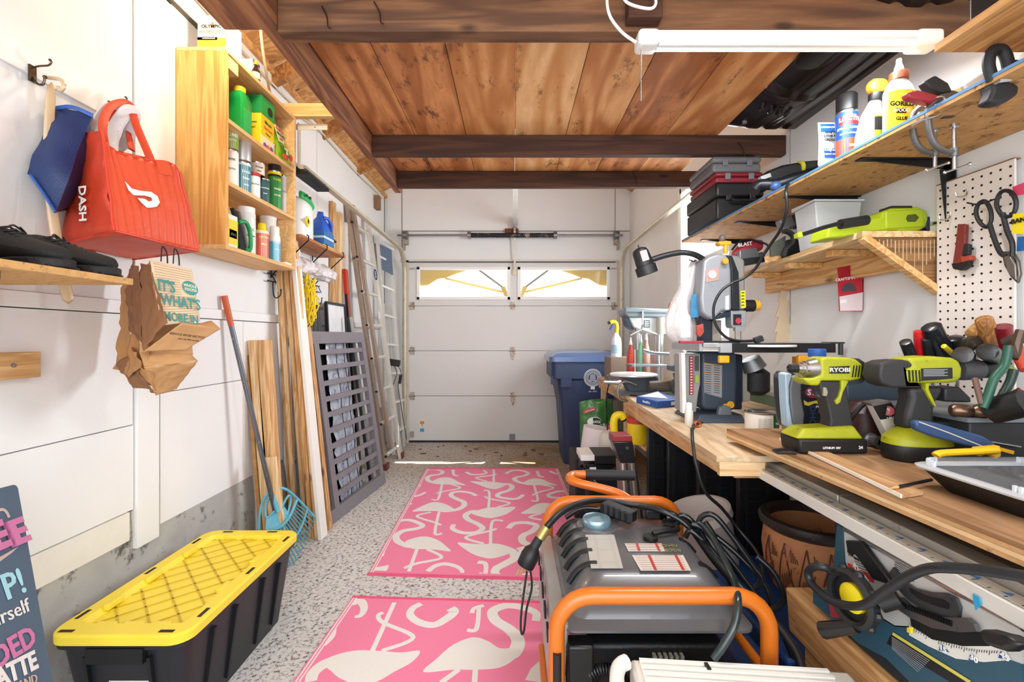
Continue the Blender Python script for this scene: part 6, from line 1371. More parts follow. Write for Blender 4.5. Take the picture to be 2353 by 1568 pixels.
M().tube([PY(1682,575,Y-.04),PY(1700,555,Y-.04),PY(1730,552,Y-.04),PY(1765,565,Y-.06),PY(1752,590,Y-.08),PY(1738,600,Y-.08)],.005,6,smooth=5).obj('lead',BLK,t)
o = M().bar(PY(1757,598,2.05),PY(1795,590,2.02),.03,.02,(0,1,0)).obj('wood_block',PN,bevel=.002); tag(o,'small pale timber offcut lying on the pine shelf beside the sander','timber')
t = thing('small_jigsaw','small grey and black tool between the parts bin and the saw handle','power tool',PY(1812,512,1.95)); M().bar(PY(1790,520,1.98),PY(1822,508,1.98),.05,.04,(0,1,0)).obj('body',pm('8c8e90',.4,.5),t,bevel=.005); M().bar(PY(1822,512,1.97),PY(1836,506,1.97),.06,.05,(0,1,0)).obj('grip',BLK,t,bevel=.006); M().bx(1.20,1.27,1.99,2.07,Z5+.001,Z5+.085).obj('base',BLK2,t)
t = thing('caster_wheel','dark blue caster wheel beside the lime green tool against the pegboard','wheel',PY(2148,515,1.50)); p_ = PY(2148,515,1.5); M().cyl(p_,p_+V((0,.022,0)),.03,n=24).obj('tyre',pm('23304c',.5),t,bevel=.004); M().cyl(p_+V((0,-.002,0)),p_+V((0,.002,0)),.014,n=16).obj('hub',WHT,t)
t = thing('screwdriver','screwdriver with a black and yellow grip sticking out past the caster wheel','screwdriver',PY(2170,505,1.44)); M().cyl(PY(2140,515,1.47),PY(2162,510,1.47),.006).obj('shaft',CHR,t); M().tube([PY(2160,510,1.46),PY(2180,506,1.44),PY(2200,495,1.40)],[.010,.012,.010],12,smooth=4).obj('grip',BLK2,t); M().ball(PY(2201,494,1.40),.0105,12).obj('yellow_end',YEL,t)
# red carton on the wall
t = thing('red_hang_package','red and white tool package with a cut-out hanging under the pine shelf','package',PX(1960,660,1.34))
a = [PY(1922,640,1.82),PY(1988,632,1.84),PY(2006,662,1.90),PY(1978,716,1.85),PY(1928,716,1.83)]
X_ = 1.30
RC = pm('c21f33',.35,var=.1); 
Yc = 1.78
pyp(M(),[(1925,642),(1984,632),(1982,716),(1929,716)],Yc,.002).obj('front_panel',RC,t)
M().prism([PY(1984,632,Yc),PY(2005,662,Yc+.07),PY(1982,716,Yc)],(-.002,0,0)).obj('side_panel',pm('8c1626',.4),t)
M().prism([PY(1925,642,Yc),PY(1984,632,Yc),PY(1988,628,Yc+.07),PY(1932,636,Yc+.07)],(0,0,.002)).obj('top_panel',RC,t)
pyp(M(),[(1924,616),(1984,604),(1988,634),(1928,642)],Yc+.012,.002).obj('hang_tab',pm('b01c30',.4),t)
g = pyp(M(),[(1934+ (26 if 0 else 0),671)]+[(1951+17*math.cos(a),669-19*math.sin(a)) for a in [math.pi*k/12 for k in range(12,-1,-1)]],Yc-.001,.001); g.mat(1); pyp(g,[(1929,682),(1983,672),(1982,714),(1931,715)],Yc-.0008,.001); g.mat(2).text('CRAFTSMAN',PY(1945,631+10,Yc-.001),(1,0,.15),(0,0,1),.011,bold=.03); pyp(g,[(1931,690),(1946,688),(1946,696),(1931,698)],Yc-.001,.0006)
g.obj('printed_panel',[pm('4a4a4e',.5),pm('e8d4d6',.3),pm('f0f0f0',.5)],t)
# wooden tree cutouts
t = thing('wooden_tree_cutout','pair of pale plywood fir tree halves hanging on a nail under the pine shelf','decoration',PX(1800,720,1.34))
PT = pm('dcc4a4',.7,var=.1,scale=8)
pyp(M(),[(1800,640),(1804,660),(1812,662),(1806,690),(1816,692),(1808,728),(1820,728),(1812,765),(1822,768),(1818,800),(1779,800),(1786,762),(1780,764),(1790,728),(1783,728),(1794,692),(1788,694),(1797,665)],2.26,.008).obj('tree_half',PT,t)
pyp(M(),[(1806,640),(1815,640),(1818,665),(1826,668),(1818,695),(1826,700),(1820,728),(1824,730),(1818,770),(1822,800),(1815,800),(1812,770),(1816,735),(1808,710),(1812,680),(1806,660)],2.31,.008).obj('tree_half',pm('9c7a58',.7),t)
M().cyl(PX(1783,653,1.36),PX(1800,655,1.20),.003,n=6).obj('nail',pm('5a3a28',.5,.5),t)
# ================================================================= BLACK SHELL ON THE LOFT EDGE
t = thing('plastic_bed_liner','black ribbed plastic liner stored between the loft planks and the wall','liner',(1.2,1.85,2.22))
def lin(u,v):
    x = 1.035+.33*u; y = 1.30+.98*v
    z = 2.262-.05*math.sin(math.pi*min(1,u*1.1))*math.sin(math.pi*min(1,.15+v*.85)) -.02*u
    z += .012*max(0,math.sin(u*22+v*3))*(1 if u > .28 else .2)
    if .55 < v < .60 and u < .6: z -= .012
    if v > .93: z += (v-.93)*.5
    return V((x,y,z))
M().grid(lin,70,60).obj('shell',pm('17181c',.28,var=.15,coat=.3,bump=.1,bscale=300),t,solid=.004)
g = M()
for i in range(4): p_ = lin(.12+.11*i,.70); g.tube([p_+V((0,-.04,-.004)),p_+V((.012,0,-.012)),p_+V((.02,.03,-.004))],.009,8,smooth=3)
g.obj('moulded_ribs',pm('1b1c20',.25,coat=.4),t)
p_ = lin(.16,.86); M().cyl(p_+V((0,0,-.012)),p_,.010,n=12).obj('rivet',pm('8a7a7c',.4),t)
p_ = lin(.15,.32); M().lathe([(.06,-.016),(.075,-.012),(.075,0)],p_).obj('round_boss',pm('101114',.4),t)
# ================================================================= ON THE FAR BENCH
def B2(x,y,Y): return PY(1350+x/3.484,500+y/3.484,Y)
def b2p(m,pts,Y,th): return m.prism([B2(x,y,Y) for x,y in pts],(0,th,0))
GB = pm('3d4b5c',.45,var=.12,spots='66707c',sscale=50,sth=.68); GG = pm('9a9da2',.4,.3,var=.2,scale=7,spots='777a80',sscale=26,sth=.64); NAVY = pm('1e3048',.4)
Y = 1.98
bs_ = thing('band_saw','grey and blue benchtop band saw with a cast table and paper dust bag','band saw',(.88,2.05,TZ2))
M().hexa([V((.775,1.93,TZ2)),V((.99,1.93,TZ2)),V((.99,2.20,TZ2)),V((.775,2.20,TZ2))],[V((.80,1.95,TZ2+.035)),V((.98,1.95,TZ2+.035)),V((.98,2.19,TZ2+.035)),V((.80,2.19,TZ2+.035))]).obj('base',GB,bs_,bevel=.006)
g = b2p(M(),[(912,1075),(1185,1075),(1200,1110),(1195,1545),(935,1545),(912,1500)],Y,.19); g.obj('lower_housing',GB,bs_,bevel=.014,seg=3)
b2p(M(),[(1180,1090),(1245,1100),(1240,1540),(1180,1540)],Y+.02,.15).obj('side_column',NAVY,bs_,bevel=.006); b2p(M(),[(1244,1150),(1308,1160),(1306,1470),(1244,1480)],Y+.05,.10).obj('side_cover',pm('a8a49c',.5),bs_,bevel=.004)
g = b2p(M(),[(930,345),(970,310),(1030,288),(1110,290),(1140,330),(1155,420),(1160,745),(1080,752),(1010,822),(960,800),(915,750),(905,640),(918,480)],Y-.01,.17); g.obj('upper_housing',GG,bs_,bevel=.012,seg=3)
b2p(M(),[(1105,295),(1215,305),(1262,340),(1268,740),(1158,745),(1150,420),(1138,330)],Y+.0,.15).obj('head_cover',pm('8a8884',.45,.2,var=.15),bs_,bevel=.010)
b2p(M(),[(1108,300),(1160,306),(1212,440),(1222,740),(1160,742),(1150,420),(1136,330)],Y-.014,.02).obj('blue_trim',pm('22262e',.35),bs_,bevel=.004)
b2p(M(),[(1008,824),(1075,760),(1150,750),(1148,790)],Y,.12).obj('blade_guide_cover',NAVY,bs_,bevel=.003)
b2p(M(),[(905,790),(998,822),(998,1010),(905,1010)],Y+.04,.12).obj('spine',pm('14263c',.45),bs_,bevel=.004); b2p(M(),[(998,822),(1074,822),(1074,1010),(998,1010)],Y+.06,.10).obj('spine',pm('94897e',.5),bs_,bevel=.004)
b2p(M(),[(1150,745),(1270,745),(1270,870),(1245,885),(1165,885),(1152,860)],Y-.005,.06).obj('guide_block',GG,bs_,bevel=.003); b2p(M(),[(1172,775),(1232,775),(1232,860),(1172,860)],Y-.012,.01).obj('guide_plate',BLK,bs_)
c = B2(1207,828,Y-.0135); M().cyl(c,c+V((0,-.002,0)),.013,n=20).cyl(c+V((0,-.001,0)),c+V((0,-.003,0)),.009,n=20).obj('warning_badge',pm('b0344a',.5),bs_)
M().bx(*sorted((B2(1185,0,Y).x,B2(1190,0,Y).x)),Y,Y+.008,B2(0,1020,Y).z,B2(0,880,Y).z).bx(*sorted((B2(1230,0,Y).x,B2(1234,0,Y).x)),Y,Y+.008,B2(0,1020,Y).z,B2(0,880,Y).z).obj('blade',CHR,bs_); M().bar(B2(1175,890,Y),B2(1245,895,Y),.02,.02,(0,1,0)).obj('guide_bearing',CHR,bs_)
c = B2(1262,705,Y); M().cyl(c+V((-.0,.02,0)),B2(1350,705,Y)+V((0,.02,0)),.026,n=20).obj('tension_knob',BLK,bs_,bevel=.003); M().cyl(B2(1348,705,Y)+V((0,.02,0)),B2(1390,700,Y)+V((0,.02,0)),.024,n=12).obj('yellow_knob',pm('d9a51c',.4),bs_,bevel=.003)
c = B2(1092,355,Y-.014); M().cyl(c,c+V((0,-.02,0)),.013,n=12).obj('yellow_knob',pm('d99a1c',.4),bs_,bevel=.002)
M().cyl(B2(1104,290,Y+.05),B2(1104,190,Y+.05),.010).obj('top_post',pm('f0a41c',.4),bs_); b2p(M(),[(1050,190),(1150,186),(1158,205),(1140,222),(1062,222),(1052,208)],Y+.04,.04).obj('top_knob',pm('f0a41c',.4),bs_,bevel=.004); M().ball(B2(1078,168,Y+.05),(.014,.014,.018),10).obj('wing_nut',pm('6a5f58',.5),bs_)
g = b2p(M(),[(946,425),(1054,395),(1050,500),(948,522)],Y-.0125,.004); g.mat(1); c = B2(1000,456,Y-.015)
g.text('R',c,NY,(0,0,1),.022,bold=.03).cyl(c+V((0,.0005,0)),c+V((0,-.0002,0)),.018,n=20); g.obj('brand_plate',[pm('b58e86',.5),pm('d8c0b8',.5)],bs_)
g = b2p(M(),[(1104,632),(1134,622),(1132,738),(1104,738)],Y-.0125,.003); g.obj('small_plate',pm('d8d4d0',.4),bs_)
g = b2p(M(),[(1224,590),(1262,585),(1268,722),(1232,726)],Y-.0055,.006); g.mat(1)
for i in range(5): b2p(g,[(1232,600+i*25),(1256,598+i*25),(1256,606+i*25),(1232,608+i*25)],Y-.0062,.001)
g.obj('yellow_warning_label',[pm('efdf1c',.5),BLK],bs_)
g = b2p(M(),[(932,1165),(1078,1185),(1076,1445),(936,1405)],Y-.002,.004); g.mat(1)
for k in (1163,1240,1318): b2p(g,[(932,k),(1076,k+20),(1076,k+26),(932,k+6)],Y-.003,.001)
g.mat(2)
for i in range(13):
    for j in (0,1): b2p(g,[(942+j*72,1182+i*18),(990+j*68,1188+i*18),(990+j*68,1193+i*18),(942+j*72,1187+i*18)],Y-.003,.001)
g.obj('instruction_label',[pm('9a9da2',.5),pm('d98a3a',.5),pm('44484e',.5)],bs_)
c = B2(1128,1495,Y-.004); M().cyl(c+V((0,.004,0)),c+V((0,-.02,0)),.007,n=12).tube([c+V((.012*math.cos(a),-.02,.012*math.sin(a))) for a in [math.pi*k/8 for k in range(16)]],.004,6,closed=True).bar(c+V((-.012,-.02,0)),c+V((-.03,-.02,.002)),.006,.006).obj('yellow_knob',pm('e3ae1c',.4),bs_)
b2p(M(),[(1050,1568),(1060,1520),(1105,1500),(1150,1520),(1165,1600),(1160,1660),(1060,1660),(1040,1620)],Y-.03,.03).obj('foot_switch',pm('6c7480',.45),bs_,bevel=.006)
# saw table
tz0,tz1 = 1.192,1.212
M().bx(.745,1.255,1.80,2.10,tz0+.002,tz1).obj('saw_table',pm('b9b9bc',.35,.7,var=.15),bs_,bevel=.002)
x0_,x1_ = B2(1058,0,1.79).x,B2(1790,0,1.79).x
M().bx(x0_+.045,1.262,1.785,1.80,tz0-.018,tz1-.001).obj('front_rail',BLK,bs_); M().bx(x0_,x0_+.045,1.783,1.80,tz0-.018,tz1-.001).obj('rail_end',pm('c9c9cc',.3,.6),bs_)
M().bx(.735,.75,1.80,2.11,tz0-.012,tz1-.002).obj('rail',pm('b4b6b8',.35,.6),bs_); M().bx(1.262,1.345,1.85,1.87,tz1-.004,tz1+.003).cyl((1.335,1.86,tz1-.05),(1.335,1.86,tz1-.004),.009).obj('fence_end',pm('4a4a4c',.4,.6),bs_)
for px in (1090,1590+130): p_ = B2(px,1135,1.80); M().box(p_+V((0,0,0)),(.04,.02,.03)).obj('yellow_clip',pm('f0a81c',.4),bs_,bevel=.004)
M().cyl(B2(1340,1210,2.02),B2(1300,1130,2.02),.05,.04).obj('trunnion',pm('8f9296',.4,.7),bs_); M().lathe([(.03,0),(.055,.02),(.055,.10),(.03,.12)],B2(1350,1420,2.05),(0,0,1)).obj('motor',BLK2,bs_)
M().bx(.742,.90,1.805,1.815,tz1,tz1+.008).obj('fence_bar',BLK,bs_); 
o = M().bar(B2(735,998,1.80),B2(925,998,1.80),.018,.010).obj('push_stick',pm('a32a3c',.5),bevel=.002); tag(o,'flat dark red push stick lying across the corner of the band saw table','push stick')
o = M().cyl(B2(1418,1036,1.84),B2(1418,1018,1.84),.112,n=40).obj('sanding_disc',pm('f0eeea',.5),bevel=.003); tag(o,'round white disc lying on the band saw table','disc')
# work lamp
t = thing('gooseneck_lamp','black gooseneck work lamp reaching out from the top of the band saw','lamp',B2(560,330,2.0)); YL_ = 2.0
M().tube([B2(945,350,YL_+.05),B2(900,318,YL_+.03),B2(830,290,YL_),B2(740,282,YL_),B2(620,305,YL_),B2(515,338,YL_)],.0125,12,smooth=6).obj('gooseneck',pm('3a3c40',.4,.3),t)
ax = (B2(480,450,YL_)-B2(425,290,YL_)).normalized()
c = B2(425,282,YL_)
M().lathe([(.012,-.022),(.03,-.014),(.036,0),(.038,.045),(.037,.060),(.047,.063),(.047,.10),(.043,.10),(.03,.07)],c,ax).obj('shade',pm('26282c',.4),t)
M().lathe([(.001,.085),(.02,.088),(.036,.094)],c,ax).obj('bulb',pm('e9dcdc',.3,emit=.3),t); M().cyl(c-ax*.02,c-ax*.036,.003).obj('switch',BLK,t)
q_ = c+ax*.02+V((-.0,-.037,0)); M().box(q_,(.03,.003,.045),Matrix.Rotation(-.3,3,'Y')).obj('warning_label',pm('c9a8a4',.5),t)
# dust bag over the lamp arm
t = thing('dust_bag','translucent plastic dust bag gathered by a tie and hanging from the lamp arm','bag',B2(780,700,2.05)); rings = []
prof = [(850,330,12),(838,400,30),(820,480,42),(800,560,55),(770,640,72),(750,720,88),(735,790,105),(738,860,116),(748,930,112),(765,985,92),(775,1000,60)]
for i,(x,y,r) in enumerate(prof):
    c = B2(x,y,2.06); rr_ = r*2.06/1050/3.484; rings.append([c+V((math.cos(a)*rr_*(1+.16*math.sin(a*7+i*.3)),math.sin(a)*rr_*.55*(1+.16*math.cos(a*6+i*.4)),0)) for a in [2*math.pi*k/42 for k in range(42)]])
M().loft(rings).obj('film',pm('d6cecc',.3,bump=.8,bscale=40,alpha=.66,coat=.5),t); M().tube([B2(812,338,2.04),B2(845,352,2.02),B2(870,345,2.04)],.003,6).obj('tie',BLK,t)
g = b2p(M(),[(835,620),(880,610),(888,800),(822,800)],2.015,.002); g.obj('printed_patch',pm('3a86b4',.5,var=.5,scale=50),t)
o = b2p(M(),[(880,865),(930,850),(935,920),(905,960),(880,940)],1.97,.02).obj('colored_tag',pm('c24a3a',.5,var=.6,scale=40),bevel=.003); tag(o,'small red and yellow tag hanging between the dust bag and the saw column','tag')
# miter gauge / red scale column
t = thing('disc_sander','benchtop belt and disc sander standing upright beside the band saw','sander',B2(830,1560,1.98)); Yd = 1.93
b2p(M(),[(762,1090),(905,1090),(905,1330),(890,1400),(870,1560),(762,1560)],Yd+.03,.10).obj('upright',pm('a6a8aa',.4,.3,var=.15),t,bevel=.004); b2p(M(),[(752,1085),(780,1085),(792,1568),(762,1568)],Yd,.03).obj('edge_strip',WHT,t)
g = b2p(M(),[(818,1110),(848,1110),(848,1420),(818,1420)],Yd+.022,.01); g.mat(1)
for i in range(14): b2p(g,[(824,1120+i*22),(840,1120+i*22),(840,1128+i*22),(824,1128+i*22)],Yd+.021,.001)
g.mat(2); b2p(g,[(862,1110),(892,1110),(892,1228),(862,1228)],Yd+.022,.002); g.mat(3); b2p(g,[(862,1262),(892,1262),(892,1325),(862,1325)],Yd+.022,.002); g.obj('scale_label',[pm('a8343c',.5),pm('e8e4e0',.5),pm('4a4c50',.5),pm('a9b84a',.5)],t)
for k,(x0b,x1b,yb0,yb1) in enumerate(((690,745,1100,1400),(720,765,1120,1390))):
    o = b2p(M(),[(x0b,yb0),(x1b-10,yb0-10),(x1b+20,yb1),(x0b+50,yb1)],2.08-.05*k,.006).obj('sanding_belt',pm('b9a58c',.85,var=.2,bump=.3),smooth=30); tag(o,['tan sanding belt standing furthest from the band saw column','tan sanding belt leaning against the upright sander'][k],'sanding belt')
# blue box
t = thing('blue_blade_box','flat blue blade box with white print at the edge of the far workbench','box',(.80,2.15,TZ2)); R_ = Matrix.Rotation(.28,3,'Z'); c = V((.805,2.26,TZ2+.016))
def PZc(px,py,z): return PZ(px,py,z)
b = [PZc(1462,926,TZ2),PZc(1510,939,TZ2),PZc(1561,934,TZ2),PZc(1512,912,TZ2)]
M().prism(b,(0,0,.036)).obj('carton',pm('2058a8',.4),t,bevel=.002)
g = M(); u_ = (b[1]-b[0]).normalized(); g.text('AvantPro',b[0].lerp(b[1],.5)+V((0,-.001,.018)),u_,(0,0,1),.014,bold=.03); u2 = (b[2]-b[1]).normalized(); g.bar(b[1].lerp(b[2],.62)+V((0,0,.018)),b[1].lerp(b[2],.84)+V((0,0,.018)),.003,.018,(0,0,1)); g.prism([p_+V((0,0,.0365)) for p_ in (b[0].lerp(b[2],.08),b[1].lerp(b[3],.3),b[2].lerp(b[0],.25),b[3].lerp(b[1],.1))],(0,0,.001)); g.obj('printed_label',pm('e8eef4',.5),t)
random.seed(21)
for k,(a,b_,r,cc,lb,ct) in enumerate((((1448,900),(1500,905),.005,'33343a','thin black file lying at the bench edge behind the blue box','file'),((1470,893),(1540,898),.004,'8a8c90','grey steel rod lying behind the blue box','rod'),((1445,893),(1490,897),.006,'2a4a7a','dark blue marker lying at the bench edge','marker'),((1510,900),(1545,908),.006,'c8c4bc','pale pencil stub lying beside the blue box','pencil'),((1480,882),(1550,886),.008,'9fa3a6','grey chisel lying on papers behind the marker','chisel'))):
    o = M().cyl(PZ(*a,TZ2+.03-.0+.0)+V((0,0,r-.028)),PZ(*b_,TZ2+.03)+V((0,0,r-.028)),r,r*.6,8).obj(ct,pm(cc,.5)); tag(o,lb,ct)
for k in range(3):
    o = M().box((.90+.05*k,2.75+.2*k,TZ2+.002+.0012*k),(.22,.28,.0012),Matrix.Rotation(.3*k-.2,3,'Z')).obj('paper_sheet',pm('e9ebee',.6)); tag(o,['loose paper sheet nearest the blue box on the far bench','loose paper sheet under the sander on the far bench','loose paper sheet furthest along the bench by the scroll saw'][k],'paper')
# small bottle, ring, cans
t = thing('white_glue_bottle','small white bottle with a round cap standing at the bench edge before the sander','bottle',PZ(1583,975,TZ2)); l = V(t.location)
M().lathe([(.016,0),(.017,.004),(.017,.055),(.012,.062)],l).obj('body',pm('d9d4cc',.4),t); M().lathe([(.013,.062),(.0135,.064),(.0135,.088),(.001,.092)],l).obj('cap',WHT,t)
o = M().tube([PZ(1603,984,TZ2)+V((.011*math.cos(a),.0,.016+.011*math.sin(a))) for a in [2*math.pi*k/16 for k in range(16)]],.0055,8,closed=True).obj('copper_fitting',pm('b0603a',.35,.7)); tag(o,'small copper ring fitting beside the white glue bottle','fitting')
t = canister('stain_can','white and green labelled wood stain can with a silver lid behind the near bench','paint can',(.915,1.68,TZ2),.056,.092,'e9e4dc',labelc='ece6dc',txt=[('DOOR',.22,.018,'f4f4f0')],txtang=-.90,bz=(.04,.93)); l = V(t.location)
g = M(); band(g,l,.0566,.004,.086,-1.35,-.55); g.mat(1)
wrap(g,'DOOR',l,.0567,-.92,.018,.014,.04); wrap(g,'Varnish',l,.0567,-.86,.055,.009); g.obj('green_label',[pm('1f6a3c',.4),WHT],t); M().lathe([(.05,.0915),(.045,.094),(.001,.094)],l).obj('lid',CHR,t)
g = M()
for i in range(8): wrap(g,'interior exterior oil stain',l,.0568,-1.85,.03+i*.006,.0032)
g.obj('small_print',pm('a89a8c',.5),t)
# scroll saw
Ys = 2.95
ss = thing('scroll_saw','grey scroll saw with a round white table near the end of the far bench','scroll saw',(.95,Ys,TZ2))
c = V((.78,Ys,TZ2+.115)); M().lathe([(.145,0),(.15,.004),(.15,.012),(.145,.016),(.001,.016)],c,n=40).obj('round_table',pm('e9e9e8',.3,.4),ss)
M().hexa([V((.66,Ys-.12,TZ2)),V((1.15,Ys-.12,TZ2)),V((1.15,Ys+.12,TZ2)),V((.66,Ys+.12,TZ2))],[V((.70,Ys-.09,TZ2+.02)),V((1.13,Ys-.09,TZ2+.02)),V((1.13,Ys+.09,TZ2+.02)),V((.70,Ys+.09,TZ2+.02))]).obj('base',pm('6d7072',.5),ss)
M().hexa([V((.74,Ys-.06,TZ2+.02)),V((.92,Ys-.06,TZ2+.02)),V((.92,Ys+.06,TZ2+.02)),V((.74,Ys+.06,TZ2+.02))],[V((.70,Ys-.06,TZ2+.11)),V((.92,Ys-.06,TZ2+.11)),V((.92,Ys+.06,TZ2+.11)),V((.70,Ys+.06,TZ2+.11))]).obj('housing',pm('4a545e',.5),ss,bevel=.005)
M().cyl((.84,Ys-.12,TZ2+.06),(1.0,Ys-.12,TZ2+.06),.035,n=20).obj('motor',pm('6a6258',.5,.4,bump=.3),ss); c = V((1.01,Ys-.16,TZ2+.062)); g = M().lathe([(.05,-.02),(.052,0),(.045,.02)],c,(0,-1,0))
for k in range(8): a = math.pi*k/4; g.box(c+V((math.cos(a)*.03,-.024,math.sin(a)*.03)),(.01,.006,.01))
g.obj('motor_cover',pm('5f5a54',.5,.3),ss)
M().tube([V((.84,Ys,TZ2+.28)),V((.92,Ys,TZ2+.26)),V((1.10,Ys,TZ2+.25)),V((1.22,Ys,TZ2+.22)),V((1.24,Ys,TZ2+.08))],.018,8,smooth=5,flat=(1,.7,(0,1,0))).obj('upper_arm',pm('8b9094',.4,.3),ss)
M().tube([V((1.02,Ys-.08,TZ2+.14)),V((1.04,Ys-.08,TZ2+.08)),V((1.10,Ys-.08,TZ2+.03)),V((1.2,Ys-.08,TZ2+.03))],.016,8,smooth=5).obj('lower_arm',pm('7b7470',.4,.4),ss)
M().bx(1.0,1.18,Ys-.14,Ys+.02,TZ2+.15,TZ2+.185).obj('rear_table',pm('5c646c',.4,.3),ss,bevel=.004); M().cyl((.79,Ys,TZ2+.13),(.79,Ys,TZ2+.285),.002,n=6).obj('blade',CHR,ss)
M().lathe([(.02,0),(.045,.02),(.05,.08),(.03,.13),(.001,.14)],(1.03,Ys-.10,TZ2+.186),n=20).obj('blower',pm('cfcdca',.4),ss)
t = thing('bench_grinder','ribbed grey grinder handle sticking over the corner of the side table','power tool',(.78,3.3,TZ2)); M().tube([V((.62,3.12,TZ2+.055)),V((.72,3.16,TZ2+.05)),V((.80,3.22,TZ2+.035)),V((.9,3.28,TZ2+.03))],[.012,.02,.028],12,smooth=5).obj('body',pm('b9bcbe',.35,.4),t); M().bx(.82,.95,3.2,3.33,TZ2,TZ2+.05).obj('head',pm('8c8e90',.4,.5),t,bevel=.008)
o = M().tube([V((.66,3.13,TZ2+.045)),V((.64,3.12,TZ2-.05)),V((.645,3.12,TZ2-.25)),V((.66,3.12,TZ2-.40))],.005,6,smooth=4).obj('dangling_lead',BLK); tag(o,'black lead dangling over the corner of the side table in front of the blue bin','cable')
t = thing('c_clamp','bronze C-clamp gripping the corner of the far workbench under the scroll saw','clamp',(.70,2.9,TZ2-.07)); p_ = [(1462,885),(1438,877),(1422,886),(1420,908),(1428,920),(1450,922)]; M().tube([PY(x,y,2.86) for x,y in p_],.012,10,smooth=5,flat=(1,.7,(0,1,0))).obj('frame',pm('a39688',.4,.7),t); M().cyl(PY(1446,915,2.86),PY(1446,940,2.86),.008).obj('screw',CHR,t)
# drill press
Yp = 3.32
dp = thing('drill_press','grey benchtop drill press with a flat belt housing standing on the side table','drill press',(1.0,Yp,TZ2)); GD = pm('7f8c92',.4,.2,var=.1)
def d2(pts,Y,th): return M().prism([B2(x,y,Y) for x,y in pts],(0,th,0))
d2([(298,718),(700,735),(700,800),(330,800),(298,775)],Yp,.20).obj('belt_housing',GD,dp,bevel=.012); d2([(300,752),(698,760),(698,772),(300,766)],Yp-.004,.01).obj('lid_seam',pm('4c565c',.5),dp)
d2([(335,800),(660,800),(650,930),(560,940),(420,900),(370,880)],Yp+.02,.16).obj('head',pm('d8dcda',.4),dp,bevel=.008); d2([(300,790),(370,798),(372,905),(318,865)],Yp+.04,.12).obj('motor',pm('4a5a66',.5),dp,bevel=.008)
g = d2([(452,822),(498,822),(498,882),(452,882)],Yp+.016,.004); g.mat(1); 
for i in range(3): g.prism([B2(x,y,Yp+.015) for x,y in ((458,832+i*16),(492,832+i*16),(492,840+i*16),(458,840+i*16))],(0,.001,0))
g.obj('speed_label',[pm('5c6266',.5),pm('dde0e0',.5)],dp); M().cyl(B2(440,750,Yp-.01),B2(440,850,Yp-.01),.006).obj('depth_rod',CHR,dp)
M().cyl(B2(400,890,Yp+.06),B2(400,1010,Yp+.06),.022,.012).obj('quill',CHR,dp); M().cyl(B2(400,1010,Yp+.06),B2(400,1060,Yp+.06),.005).obj('drill_bit',CHR,dp)
for a in ((340,945),(555,935),(440,860)): M().cyl(B2(435,895,Yp),B2(*a,Yp-.03),.007).obj('feed_handle',CHR,dp)
M().cyl((1.10,Yp+.1,TZ2+.015),(1.10,Yp+.1,1.42),.028).obj('column',CHR,dp); M().bx(.88,1.16,Yp-.05,Yp+.18,TZ2,TZ2+.02).obj('base',GD,dp,bevel=.004); M().bx(.86,1.12,Yp-.02,Yp+.15,TZ2+.15,TZ2+.165).obj('work_table',GD,dp,bevel=.003)
M().cyl(B2(585,800,Yp),B2(585,930,Yp),.03).obj('chuck_guard',pm('b9b6a8',.4,.4),dp)
for k,(x,y,h,cc,lb) in enumerate(((345,1040,80,'d04438','small red bottle standing behind the drill press base'),(425,1045,110,'8fc8a0','pale green bottle beside the drill press base'),(470,1045,130,'c89a8a','tan bottle between the green bottle and the drill press column'),(560,1050,90,'d98a8a','pinkish jar nearest the sanding belts'))):
    Yk = 3.60-.02*k; p_ = B2(x,1045,Yk); t = thing('squeeze_bottle',lb,'bottle',(p_.x,Yk,TZ2)); l = V(t.location); hh = B2(x,y-h,Yk).z-TZ2
    M().lathe([(.03,0),(.032,.01),(.03,hh*.6),(.012,hh*.8),(.012,hh*.85)],l,n=16).obj('body',pm(cc,.4),t); M().lathe([(.014,hh*.84),(.005,hh),(.001,hh)],l,n=12).obj('cap',WHT,t)
for k in range(2): o = M().cyl((XR-.06-.05*k,3.66,1.50-.04*k),(XR-.03-.05*k,3.66,1.50-.04*k),.05,n=24); tag(o.obj('pink_disc',pm('c97a78',.5)),['pinkish round disc leaning at the window sill above the drill press','smaller pinkish disc peeking over the drill press housing'][k],'disc')
# spray bottle on a raised tray
o = M().bx(.80,1.0,3.72,3.98,TZ2,TZ2+.20).obj('cardboard_box',pm('8f7f70',.8),bevel=.003); tag(o,'brown cardboard box on the side table raising the trigger spray bottle','box')
t = thing('trigger_spray_bottle','clear spray bottle with a yellow and blue trigger by the garage door','spray bottle',PY(1416,815,3.82)); l = V((PY(1416,815,3.82).x,3.82,TZ2+.201))
M().lathe([(.042,0),(.044,.01),(.044,.11),(.038,.15),(.018,.19),(.016,.20)],l).obj('body',pm('e8eef4',.3,alpha=.9),t); M().lathe([(.0445,.03),(.0445,.10)],l).obj('printed_label',pm('a8c4dc',.5,var=.3,scale=60),t)
M().tube([l+V((.003,0,.195)),l+V((.006,0,.25)),l+V((-.005,0,.285)),l+V((-.03,0,.29)),l+V((-.05,0,.285))],.017,10,smooth=4).obj('trigger_head',pm('f0c01c',.4),t); M().tube([l+V((-.03,0,.28)),l+V((-.038,0,.25)),l+V((-.055,0,.225))],.008,8,smooth=4).obj('trigger',pm('2a4a9a',.4),t); M().cyl(l+V((-.045,0,.287)),l+V((-.07,0,.282)),.012).obj('nozzle',BLK,t)
g = M(); random.seed(9)
for i in range(26): g.bar(V((.70+random.uniform(.05,.25),3.5+random.uniform(0,.2),TZ2+.01+.002*i)),V((.70+random.uniform(.05,.28),3.5+random.uniform(0,.2),TZ2+.02+.002*i)),.012,.006)
